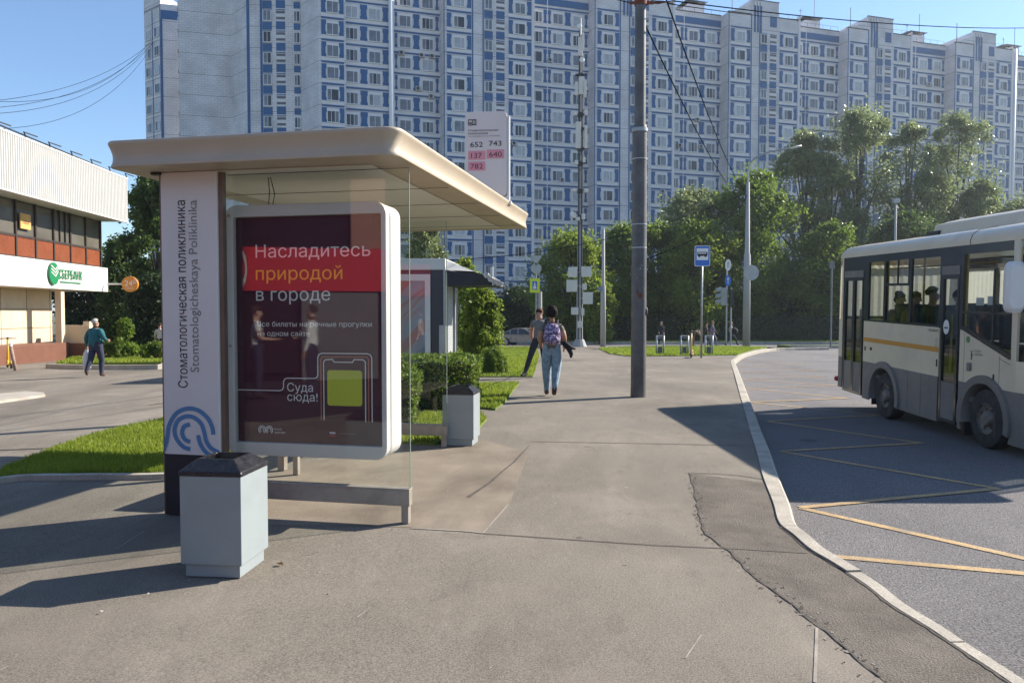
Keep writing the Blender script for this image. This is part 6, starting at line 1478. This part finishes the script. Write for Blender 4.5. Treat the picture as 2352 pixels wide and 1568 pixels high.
mb = MB(); zz = 1.55 + (720 - 484) / k - Z; mb.tube(catmull([(-.1, -.1, zz + 1.0), (-.6, 0, zz), (-1.5, 0, zz - .2), (-2.4, 0, zz + .3)], 4), .02, 6); mb.build('cable_loop', wire_m, t)
# crossing signs behind the man
t, X, Y, Z, H, k = pole('crossing_sign', 'pedestrian crossing sign on a yellow board above the walking man', 'sign', 1233, 800, 588, .05, .05)
mb = MB(); mb.tube([(-.05, 0, 0), (-.05, 0, H)], .045, 10); mb.build('post', steel, t)
mb = MB(); mb.tube([(.18, .1, 0), (.18, .1, 1.55 + (720 - 670) / k - Z)], [.17, .14], 12); mb.build('stub_column', conc, t)
z0 = 1.55 + (720 - 672) / k - Z; z1 = 1.55 + (720 - 640) / k - Z; w = 22.5 / k / 2; cx = -5 / k
mb = MB(); mb.box(cx - w, cx + w, -.09, -.06, z0, z1); pb_ = mb.build('board', M('sign_lime_yellow', (.62, .70, .02), .5, 0, 0), t)
mb = MB(); a = .17; mb.box(cx - w + a * .9, cx + w - a * .9, -.096, -.091, z0 + a, z1 - a); mb.build('blue_field', sblue, pb_)
zm = (z0 + z1) / 2; q = w - a - .02
mb = MB(); mb.ex([(cx - q, -.097, z0 + a + .06), (cx + q, -.097, z0 + a + .06), (cx, -.097, z1 - a - .04)], (0, -.004, 0)); mb.build('triangle', swhite, pb_)
mb = MB(); s = q * .5
mb.cyl((cx + .01, -.102, zm + s * .55), (cx + .01, -.105, zm + s * .55), s * .18, 8)
for p1, p2, r_ in (((0, .35), (0, -.25), .14), ((0, -.2), (-.45, -.95), .09), ((0, -.2), (.4, -.9), .09), ((0, .25), (.42, -.05), .07), ((0, .25), (-.4, .0), .07)):
    A, B = Vector((cx + p1[0] * s, -.103, zm + p1[1] * s)), Vector((cx + p2[0] * s, -.103, zm + p2[1] * s)); d = (B - A).normalized(); n_ = Vector((d.z, 0, -d.x)) * r_ * s; mb.add([A + n_, A - n_, B - n_, B + n_], [(0, 1, 2, 3)])
mb.build('walking_figure', ink, pb_)
mb = MB(); zz = 1.55 + (720 - 617) / k - Z; mb.cyl((-.05, -.06, zz), (-.05, -.08, zz), .33, 20); mb.build('round_plate', sback, t)
mb = MB(); zz = 1.55 + (720 - 595) / k - Z; mb.ex([(-.42, -.06, zz + .2), (.32, -.06, zz + .2), (-.05, -.06, zz - .42)], (0, -.02, 0)); mb.build('triangle_plate', sback, t)
# traffic light with two round signs
t, X, Y, Z, H, k = pole('traffic_light', 'traffic light post with blue arrow disc and white disc left of the lamp column', 'traffic light', 1668, 797, 606, .05, .05)
mb = MB(); mb.tube([(0, 0, 0), (0, 0, H)], .055, 10); mb.tube([(.32, .1, 0), (.32, .1, 1.55 + (720 - 660) / k - Z)], .05, 10); mb.build('post', steel, t)
mb = MB(); c0 = -8 / k; z0 = 1.55 + (720 - 701) / k - Z; z1 = 1.55 + (720 - 661) / k - Z; mb.box(c0 - .18, c0 + .18, -.15, .12, z0, z1)
hd_ = mb.build('lamp_housing', M('housing_grey', (.30, .31, .31), .5, 0, .1), t, bevel=.02)
for i in range(3):
    zz = z0 + (z1 - z0) * (i + .5) / 3; mb = MB(); mb.tube([(c0 - .12, -.05, zz + .1), (c0 - .5, -.05, zz + .02)], [.16, .15], 10); mb.build('visor', M('housing_grey', (.30, .31, .31), .5, 0, .1), hd_)
mb = MB(); mb.box(.18, .42, -.1, .15, 1.55 + (720 - 705) / k - Z, 1.55 + (720 - 665) / k - Z); mb.build('second_housing', black, t, bevel=.02)
for zz, m_, nm in ((1.55 + (720 - 609) / k - Z, swhite, 'white_disc'), (1.55 + (720 - 645) / k - Z, sblue, 'blue_disc')):
    mb = MB(); P = [(.05 + .20 * math.cos(R(a)), -.08, zz + .37 * math.sin(R(a))) for a in range(0, 360, 15)]; mb.ex(P, (0, -.02, 0)); dsk = mb.build(nm, m_, t)
    mb = MB()
    if m_ is sblue:
        mb.box(.03, .07, -.106, -.102, zz - .2, zz + .12); mb.ex([(-.04, -.102, zz + .08), (.14, -.102, zz + .08), (.05, -.102, zz + .24)], (0, -.004, 0)); mb.build('arrow', swhite, dsk)
    else: mb.box(.0, .02, -.106, -.102, zz - .17, zz + .17); mb.box(.085, .105, -.106, -.102, zz - .17, zz + .17); mb.box(.02, .085, -.106, -.102, zz + .13, zz + .17); mb.build('mark', ink, dsk)
# post behind the bus at upper right
t, X, Y, Z, H, k = pole('lamp_post', 'thin pale post rising out of the trees just behind the rear of the bus', 'post', 2052, 790, 466, .1, .06)
mb = MB(); mb.tube([(0, 0, 0), (0, 0, H)], [.12, .08], 10); mb.build('column', conc, t, smooth=True); mb = MB(); mb.box(-.25, .25, -.2, .2, H - .1, H + .25); mb.build('lamp_head', sback, t, bevel=.05)
t, X, Y, Z, H, k = pole('sign_post', 'grey post with an edge-on sign just left of the bus tail', 'post', 1908, 796, 614, .1, .06)
mb = MB(); mb.tube([(0, 0, 0), (0, 0, H)], [.06, .06], 10); mb.ex([(-.18, -.1, H - .1), (.18, -.1, H - .1), (.12, -.1, H + .4), (-.2, -.1, H + .4)], (0, .05, 0)); mb.build('column', M('post_dull_grey', (.16, .17, .17), .6), t)

# ================================================================ CARS
def car(label, X, Y, rz, col, est=False, rough=.3):
    t = thing('parked_car', label, 'car', (X, Y, g(X, Y) + ROAD), rz, 'cars beyond the side road')
    paint = M('car_paint_' + col[0], col[1], rough, .35, .03, 1, coat=.5); gl = M('car_glass', (.03, .034, .04), .06, 0, .1, spec=.7); W2 = .86
    lowp = [(-2.2, .30), (-2.25, .62), (-2.18, .86), (-1.5, .93), (-.9, .95), (1.1, .97), (1.7, .97), (2.12, .93), (2.22, .70), (2.18, .32)]
    mb = MB(); n = len(lowp)
    for y, s in ((-W2 + .06, .97), (-W2, 1), (W2, 1), (W2 - .06, .97)): mb.v += [(x * s, y, .3 + (z - .3) * (s if z > .5 else 1)) for x, z in lowp]
    for i in range(3): mb.f += [(i * n + q, i * n + (q + 1) % n, i * n + n + (q + 1) % n, i * n + n + q) for q in range(n)]; mb.m += [0] * n
    mb.f += [tuple(range(n))[::-1], tuple(3 * n + q for q in range(n))]; mb.m += [0, 0]; body = mb.build('body', paint, t, bevel=.05)
    cab = [(-1.0, .94), (-.25, 1.36), (.2, 1.42), (.75, 1.38), (1.75 if not est else 2.0, .95)]
    mb = MB(); m_ = len(cab)
    for y, s in ((-W2 + .04, 0), (W2 - .04, 0)): mb.v += [(x, y * (1 - .2 * (z - .94) / .48), z) for x, z in cab]
    mb.f += [tuple(range(m_))[::-1], tuple(m_ + q for q in range(m_))] + [(q, (q + 1) % m_, m_ + (q + 1) % m_, m_ + q) for q in range(m_)]; mb.m += [1, 1] + [1 if q in (0, m_ - 2) else 0 for q in range(m_)]
    mb.build('cabin', [paint, gl], t)
    mb = MB()
    for s in (-1, 1):
        yy = lambda z: s * (W2 - .04 + .006) * (1 - .2 * (z - .94) / .48)
        for (x0, z0), (x1, z1) in zip(cab[:-1], cab[1:]): mb.tube([(x0, yy(z0), z0), (x1, yy(z1), z1)], .035, 5)
        mb.tube([(.3, yy(.95), .95), (.32, yy(1.41), 1.41)], .035, 5); mb.tube([(1.0, yy(.95), .96), (.98, yy(1.3), 1.28)], .04, 5)
    mb.build('pillar', paint, t)
    for s in (-1, 1):
        mb = MB(); mb.ball((-.75, s * .93, .98), (.07, .1, .06), 8, 6); mb.build('wing_mirror', paint, t)
        mb = MB(); mb.obox((-2.12, s * .62, .72), (.08, 0, .02), (0, .18, 0), (0, 0, .07)); mb.build('headlight', M('headlight_glass', (.5, .5, .5), .1, .3), t, bevel=.02)
        mb = MB(); mb.obox((2.14, s * .62, .78), (.07, 0, .0), (0, .2, 0), (0, 0, .09)); mb.build('tail_light', M('lamp_red', (.35, .03, .02), .3), t, bevel=.02)
        for x in (-1.35, 1.32):
            mb = MB(); mb.cyl((x, s * (W2 - .2), .32), (x, s * (W2 + .015), .32), .325, 22); w_ = mb.build('wheel', rubber, t, bevel=.02)
            mb = MB(); mb.cyl((x, s * (W2 + .015), .32), (x, s * (W2 + .03), .32), .21, 16)
            mb.build('rim', M('rim_alloy', (.42, .42, .43), .35, .7), w_)
            mb = MB(); 
            for q in range(5): a = q * 1.2566 + .3; mb.obox((x + .14 * math.cos(a), s * (W2 + .031), .32 + .14 * math.sin(a)), (.03, 0, 0), (0, .004, 0), (0, 0, .03))
            mb.build('rim_hole', black, w_)
    return t
def cpos(px, Y): return ((px - 1176) / 1780 * Y, Y)
car('silver sedan standing on the side road behind the walking man', *cpos(1206, 62), R(158), ('silver', (.30, .285, .27)))
car('black car whose lights show left of the silver sedan', *cpos(1116, 67), R(120), ('black', (.015, .015, .018)))
for i, (px, Y, c, l_) in enumerate(((1500, 78, ('white', (.6, .6, .6)), 'white car glimpsed in the shade behind the grey haired person'), (1580, 79, ('grey', (.12, .12, .13)), 'dark grey car in the shade behind the stooping person'),
    (1400, 78, ('navy', (.02, .025, .05)), 'navy car in the shade right of the antenna mast'), (1800, 79, ('pale', (.5, .5, .5)), 'pale car hidden behind the hedge right of the lamp column'), (1160, 79, ('charcoal', (.05, .05, .055)), 'charcoal car in the dark shrubs above the silver sedan'))):
    car(l_, *cpos(px, Y), R(90 + i * 7), c)
# ================================================================ TREES, HEDGES, SHRUBS
bark = M('bark', (.10, .08, .06), .9, 0, .3, 6, bump=.6, bscale=14)
leafA = leafmat('leaf_green', (.09, .16, .02), (.22, .30, .045), .57)
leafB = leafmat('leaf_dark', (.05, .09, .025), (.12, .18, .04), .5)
leafC = leafmat('leaf_yellow_green', (.12, .19, .018), (.27, .33, .045), .56)
leafD = leafmat('leaf_poplar', (.15, .20, .08), (.29, .33, .145), .55, .33)
leafE = leafmat('leaf_hedge', (.065, .12, .02), (.20, .27, .038), .5)
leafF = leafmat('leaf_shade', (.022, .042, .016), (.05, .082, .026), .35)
def leaf_quads(C, size, rg, aspect=.55, up=.35):
    n = len(C); d = rg.normal(size=(n, 3)); d[:, 2] -= up; d /= np.linalg.norm(d, axis=1)[:, None]
    r = rg.normal(size=(n, 3)); s = np.cross(d, r); s /= np.linalg.norm(s, axis=1)[:, None] + 1e-9
    L = (size * rg.uniform(.6, 1.35, n))[:, None]; w = L * aspect / 2
    return np.stack([C, C + d * L * .45 + s * w, C + d * L, C + d * L * .45 - s * w], 1)
def clump_points(rg, n, centres, radii):
    k = rg.integers(0, len(centres), n); v = rg.normal(size=(n, 3)); v /= np.linalg.norm(v, axis=1)[:, None]
    rr = radii[k] * rg.uniform(.15, 1.08, n) ** .6
    v[:, 2] *= .8
    return centres[k] + v * rr[:, None]
def tree(label, px, pyt, Y, hw_px, mat, seed, n=7000, base=.18, leaf=.28, kind='round', name='tree', cat='tree', dens=34, group='trees and shrubs in the background'):
    n = int(n * (1.7 if mat is leafD else 2.2)); rg = np.random.default_rng(seed); X = (px - 1176) / 1780 * Y; Z = g(X, Y) - .3; ztop = 1.55 + (720 - pyt) * Y / 1780; H = ztop - Z; rx = hw_px * Y / 1780
    t = thing(name, label, cat, (X, Y, Z), 0, group)
    zc0 = H * base; cz = (H + zc0) / 2; rz = (H - zc0) / 2
    C = []; Rd = []
    ph = rg.uniform(0, 6.28, 6)
    def env(u, a):                                        # uneven outline of the crown: radius at height u (-1..1), bearing a
        w = 1 + .16 * math.sin(3 * a + ph[0] + 2 * u) + .12 * math.sin(5 * a + ph[1] - 5 * u) + .10 * math.sin(9 * u + ph[2])
        if kind == 'cone': return max(.06, (1 - u) / 2) * 1.15 * w
        if kind == 'poplar': return w * (math.sqrt(max(0, 1 - max(0, u) ** 2.2)) * (.62 + .38 * min(1, (1 - u))) if u > 0 else .8 + .2 * (1 + u) - .1)
        return w * math.sqrt(max(.02, 1 - abs(u) ** 2.3)) * (1 if u > -.6 else .9)
    for i in range(int(dens * 2.2)):
        u = rg.uniform(-.96, .97); a = rg.uniform(0, 6.283); r_ = env(u, a) * rg.uniform(.25, .98) ** .7
        C.append((rx * r_ * math.cos(a), rx * .85 * r_ * math.sin(a), cz + rz * u)); Rd.append(min(rx, rz) * rg.uniform(.14, .34))
    for i in range(14 if kind != 'cone' else 0):          # sprays breaking the top outline
        a = rg.uniform(0, 6.283); rr = rg.uniform(0, .8) * rx; C.append((rr * math.cos(a), rr * math.sin(a), cz + rz * (math.sqrt(max(0, 1 - (rr / rx / 1.05) ** 2)) - rg.uniform(-.02, .1)))); Rd.append(min(rx, rz) * rg.uniform(.08, .16))
    C = np.array(C); Rd = np.array(Rd); nn = len(C)
    n1 = int(n * .62); k = rg.integers(0, nn, n1); P1 = C[k] + rg.normal(size=(n1, 3)) * (Rd[k] * .52)[:, None] * np.array([1, 1, .8])
    k = rg.integers(0, nn, n - n1); v = rg.normal(size=(n - n1, 3)); v /= np.linalg.norm(v, axis=1)[:, None]; P2 = C[k] + v * (Rd[k] * rg.uniform(.7, 1.75, n - n1))[:, None]
    P = np.vstack([P1, P2]); P = P[P[:, 2] > .15]
    np_mesh('crown', leaf_quads(P, leaf, rg), mat, t)
    mb = MB(); r0 = max(.07, H * .014); top = cz + rz * .3
    mb.tube([(0, 0, -.3), (0, 0, .25), (rg.uniform(-.1, .1), 0, H * .3), (rg.uniform(-.2, .2), .1, top)], [r0 * 1.5, r0, r0 * .8, r0 * .25], 9)
    for c in C[::5]:
        s = Vector((0, 0, min(top * .9, max(H * .12, c[2] * .55)))); e = Vector(c); m2 = s.lerp(e, .5) + Vector((0, 0, .04 * H)); mb.tube([s, m2, e], [r0 * .42, r0 * .28, r0 * .08], 5, cap=False)
    mb.build('trunk', bark, t, smooth=True); return t
T = [
 # label, px, top py, Y, half width px, material, n, base, leaf, kind
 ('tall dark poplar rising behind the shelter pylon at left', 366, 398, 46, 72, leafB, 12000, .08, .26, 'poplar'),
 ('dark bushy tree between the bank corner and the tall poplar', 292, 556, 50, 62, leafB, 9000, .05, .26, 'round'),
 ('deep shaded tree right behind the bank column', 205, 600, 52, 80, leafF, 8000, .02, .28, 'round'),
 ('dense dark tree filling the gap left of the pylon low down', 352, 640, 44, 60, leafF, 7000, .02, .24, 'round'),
 ('grey green feathery tree standing behind the kiosk roof', 978, 520, 50, 48, leafD, 7000, .2, .20, 'round'),
 ('small young birch peeking over the kiosk cornice', 1066, 600, 32, 46, leafC, 3500, .2, .13, 'poplar'),
 ('bright leafy bush tree right of the kiosk', 1104, 664, 27, 40, leafC, 6500, .0, .13, 'round'),
 ('sunlit rounded tree behind the antenna mast', 1306, 544, 70, 84, leafC, 11000, .12, .30, 'round'),
 ('yellow green tree lower right of the antenna mast', 1378, 650, 66, 36, leafC, 5000, .1, .27, 'round'),
 ('dark green tree between the slim pole and the thick mast', 1432, 528, 74, 70, leafA, 9000, .1, .32, 'round'),
 ('broad dark tree just right of the thick mast', 1512, 520, 76, 66, leafA, 9000, .08, .32, 'round'),
 ('pale topped tree behind the blue bus stop sign', 1600, 440, 80, 96, leafD, 12000, .15, .32, 'round'),
 ('golden green tree in front of the pale topped one', 1604, 520, 72, 84, leafC, 9000, .1, .30, 'round'),
 ('full green tree directly behind the street lamp column', 1735, 416, 76, 98, leafA, 14000, .12, .32, 'round'),
 ('tall airy poplar left of the highest crown', 1846, 312, 84, 80, leafD, 9000, .2, .32, 'poplar'),
 ('tallest airy poplar above the rear of the bus', 1966, 270, 84, 100, leafD, 12000, .2, .32, 'poplar'),
 ('airy poplar between the two tall crowns over the bus roof', 2078, 300, 86, 84, leafD, 9000, .2, .32, 'poplar'),
 ('tall airy poplar at the right above the bus air conditioner', 2190, 272, 86, 88, leafD, 10000, .2, .32, 'poplar'),
 ('low rounded tree at the right frame edge above the bus', 2330, 470, 80, 80, leafD, 8000, .15, .30, 'round'),
 ('pale airy tree filling in between the lamp arm and the tallest poplar', 1905, 372, 82, 70, leafD, 8000, .15, .31, 'round'),
 ('pale airy tree standing over the middle of the bus roof', 2130, 400, 82, 76, leafD, 8000, .15, .31, 'round'),
 ('pale airy tree over the front of the bus roof', 2250, 420, 82, 66, leafD, 7000, .15, .31, 'round'),
 ('dense green tree behind the bus tail', 1905, 520, 74, 76, leafA, 10000, .06, .31, 'round'),
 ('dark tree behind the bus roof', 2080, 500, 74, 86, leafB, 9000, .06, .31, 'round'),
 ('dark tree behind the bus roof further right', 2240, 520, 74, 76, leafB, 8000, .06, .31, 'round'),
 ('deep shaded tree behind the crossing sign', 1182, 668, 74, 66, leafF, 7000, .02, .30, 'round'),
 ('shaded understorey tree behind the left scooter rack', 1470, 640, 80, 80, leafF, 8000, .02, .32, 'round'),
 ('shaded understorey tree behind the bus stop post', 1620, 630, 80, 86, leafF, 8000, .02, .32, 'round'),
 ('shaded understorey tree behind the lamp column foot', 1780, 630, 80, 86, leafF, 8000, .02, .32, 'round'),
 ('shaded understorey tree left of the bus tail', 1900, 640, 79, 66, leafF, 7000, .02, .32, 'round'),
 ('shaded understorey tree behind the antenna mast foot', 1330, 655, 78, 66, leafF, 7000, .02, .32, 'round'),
]
for i, (l_, px, py, Y, hwp, m_, n, b_, lf_, kd_) in enumerate(T):
    tree(l_, px, py, Y, hwp, m_, 100 + i, n, b_, lf_, kd_)
# young conifer like shrub and flowers in the bed at left
for i, (l_, px, py, Y, hwp, m_, n, lf_, kd_) in enumerate((
    ('young fir shaped sapling in the grass bed by the man in teal', 288, 738, 36, 34, leafA, 2600, .17, 'cone'),
    ('flowering shrub in the grass bed beside the pylon', 356, 790, 33, 30, leafE, 2200, .11, 'round'),
    ('low leafy plant behind the man with the bag', 246, 786, 34, 16, leafE, 900, .11, 'round'),
    ('leafy plant right of the sapling in the grass bed', 272, 780, 34, 16, leafE, 1000, .12, 'round'))):
    tree(l_, px, py, Y, hwp, m_, 300 + i, n, .02, lf_, kd_, 'shrub', 'shrub', 14)
# round shrub on the lawn, clipped hedge
X, Y = gp(1133, 861); Z = g(X, Y); rg = np.random.default_rng(5)
t = thing('round_shrub', 'small rounded clipped shrub on the lawn beyond the side path', 'shrub', (X, Y, Z))
v = rg.normal(size=(7000, 3)); v /= np.linalg.norm(v, axis=1)[:, None]; v[:, 2] = np.abs(v[:, 2]) * 1.0
P = v * np.array([.37, .37, .70]) * rg.uniform(.72, 1.04, 7000)[:, None] * (1 + .12 * np.sin(v[:, :1] * 9 + v[:, 1:2] * 7)); P[:, 2] += .02
np_mesh('foliage', leaf_quads(P, .055, rg, .6), leafE, t); mb = MB()
for a in range(9): mb.tube([(0, 0, -.05), (.12 * math.cos(a * .7), .12 * math.sin(a * .7), .25), (.26 * math.cos(a * .7), .26 * math.sin(a * .7), .5)], [.015, .01, .004], 5)
mb.build('stem', bark, t)
def hedge(label, poly, h, n, leaf, seed, mat, name='hedge', core=True, dz=0.0):
    rg = np.random.default_rng(seed); P = [Vector(p) for p in poly]; cx = sum((p.x for p in P)) / len(P); cy = sum((p.y for p in P)) / len(P); Z = g(cx, cy)
    t = thing(name, label, 'hedge', (cx, cy, Z)); xs = [p.x for p in P]; ys = [p.y for p in P]; pts = []
    per = [(P[i], P[(i + 1) % len(P)]) for i in range(len(P))]; L = [(b - a).length for a, b in per]; A = (max(xs) - min(xs)) * (max(ys) - min(ys)); S = sum(L) * h
    nt = int(n * A / (A + S))
    while len(pts) < nt:
        x, y = rg.uniform(min(xs), max(xs)), rg.uniform(min(ys), max(ys))
        if in_poly(x, y, [(p.x, p.y) for p in P]): pts.append((x - cx, y - cy, g(x, y) - Z + h + .05 * math.sin(x * 5) * math.cos(y * 4) + .03 * math.sin(x * 13 + y * 9) - abs(rg.normal() * .05)))
    for (a, b), l_ in zip(per, L):
        m_ = int((n - nt) * l_ / sum(L)); u = rg.uniform(0, 1, m_); z = rg.uniform(.03, 1, m_) * h; nn = Vector(((b - a).y, -(b - a).x)).normalized()
        for ui, zi in zip(u, z):
            p = a.lerp(b, ui); w_ = abs(rg.normal() * .05) - .03 - .05 * math.sin(p.x * 7 + zi * 8); pts.append((p.x - cx + nn.x * -w_, p.y - cy + nn.y * -w_, g(p.x, p.y) - Z + zi))
    np_mesh('foliage', leaf_quads(np.array(pts), leaf, rg, .6, .1), mat, t)
    if core:
        mb = MB(); c = [(cx + (p.x - cx) * .93, cy + (p.y - cy) * .93) for p in P]
        mb.ex([(x - cx, y - cy, g(x, y) - Z + .04) for x, y in c], (0, 0, h * .92)); mb.build('twigs', M('hedge_twigs', (.022, .032, .012), .9, 0, .5, 9, bump=1, bscale=22), t)
    return t
def G(px, Y): return ((px - 1176) / 1780 * Y, Y)
hedge('clipped box hedge between the far bin and the kiosk', [G(700, 12.6), G(1020, 12.3), G(1092, 12.6), G(1100, 14.2), G(1060, 14.6), G(700, 14.4)], .80, 26000, .05, 8, leafE)
hedge('lower leafy hedge end seen through the shelter glass', [G(760, 10.6), G(950, 10.4), G(957, 11.6), G(760, 11.8)], .72, 14000, .05, 9, leafE)
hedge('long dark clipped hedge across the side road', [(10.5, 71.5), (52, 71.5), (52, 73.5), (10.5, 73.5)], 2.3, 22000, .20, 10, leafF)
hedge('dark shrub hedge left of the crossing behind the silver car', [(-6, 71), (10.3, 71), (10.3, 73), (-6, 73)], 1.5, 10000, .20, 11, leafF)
sheet('added_dark_sheet', [(-3.6, -3.5), (-5.6, 1.8), (-9.5, 1.5), (-16, -4), (-10, -9)], .006, M('dark_sheet_colour', (.022, .016, .02), .9, 0, .2, 1), step=3)  # unseen dark sheet added to darken the ground mirrored in the advert glass
for x, y, r_, l_ in ((-8.0, -.7, 40, 'person in white t-shirt and jeans mirrored in the advert glass, left of the pair'), (-7.25, -1.35, 250, 'person in white long sleeved shirt mirrored in the advert glass, right of the pair')):
    person(l_, (x, y, g(x, y) + .01), R(r_), dict(top=cloth('shirt_bright_white', (.75, .74, .74)), bot=dkj, shoe=shoe_k, skin=skin), dict(el=(.24, -.02, 1.12), wl=(.2, -.25, 1.1)), None, 1.76, 'short', (.06, .04, .03), .5 if r_ < 100 else 1.0)
# shop across the pavement, behind the viewpoint : seen only mirrored in the advert glass
sm = thing('shop_building', 'brick shop with a red fascia behind the viewpoint, mirrored in the advert glass', 'building', (-9.4, -5.2, -.2), R(142))
brick = bpy.data.materials.new('shop_brick'); brick.use_nodes = True; n_ = brick.node_tree.nodes; l_ = brick.node_tree.links; br = n_.new('ShaderNodeTexBrick'); br.inputs['Scale'].default_value = 4
br.inputs['Color1'].default_value = (.36, .10, .05, 1); br.inputs['Color2'].default_value = (.28, .08, .04, 1); br.inputs['Mortar'].default_value = (.4, .36, .3, 1)
tc = n_.new('ShaderNodeTexCoord'); mpn = n_.new('ShaderNodeMapping'); mpn.inputs['Rotation'].default_value = (R(90), 0, 0); l_.new(tc.outputs['Object'], mpn.inputs[0]); l_.new(mpn.outputs[0], br.inputs['Vector']); l_.new(br.outputs['Color'], n_['Principled BSDF'].inputs['Base Color'])
sred = M('fascia_red', (.62, .012, .02), .5, 0, .03)
mb = MB(); mb.box(-9, 9, .2, 6, 0, 6.0); mb.build('wall', M('shop_dark_wall', (.014, .009, .012), .9, spec=.1), sm)
mb = MB(); mb.box(-1.1, 9, 0, .3, 2.3, 3.35); fa = mb.build('fascia', sred, sm)
mb = MB(); mb.box(-1.1, -.25, .05, .2, 3.36, 6.0); mb.build('brick_panel', brick, sm)
mb = MB(); mb.box(-.9, .95, .05, .2, 0, 2.28); mb.build('door', M('shop_door_grey', (.13, .13, .135), .5), sm)
mb = MB(); P = [(2.36 + .17 * math.cos(R(a)), -.005, 2.83 + .5 * math.sin(R(a))) for a in range(0, 360, 15)]; Q = [(2.36 + .13 * math.cos(R(a)), -.005, 2.83 + .32 * math.sin(R(a))) for a in range(0, 360, 15)]; k = len(P); mb.add(P + Q, [(j, (j + 1) % k, k + (j + 1) % k, k + j) for j in range(k)]); mb.build('emblem', white, fa)
mb = MB(); mb.box(1.1, 8.5, .10, .19, .3, 2.28); mb.build('window', M('shop_dim_window', (.02, .012, .016), .6, spec=.1), sm)
# ================================================================ HAZE
hz = bpy.data.materials.new('haze_air'); hz.use_nodes = True; nh = hz.node_tree.nodes; nh.remove(nh['Principled BSDF'])
pv = nh.new('ShaderNodeVolumePrincipled'); pv.inputs['Color'].default_value = (.80, .88, 1, 1); pv.inputs['Density'].default_value = .00034; pv.inputs['Anisotropy'].default_value = .5
hz.node_tree.links.new(pv.outputs[0], nh['Material Output'].inputs['Volume'])
mb = MB(); mb.box(-1650, 1650, -520, 2650, -4.0, 58.0)
tag(mb.build('haze', hz), kind='stuff', label='thin pale summer haze softening the far trees and facade')
SC.cycles.volume_bounces = 0
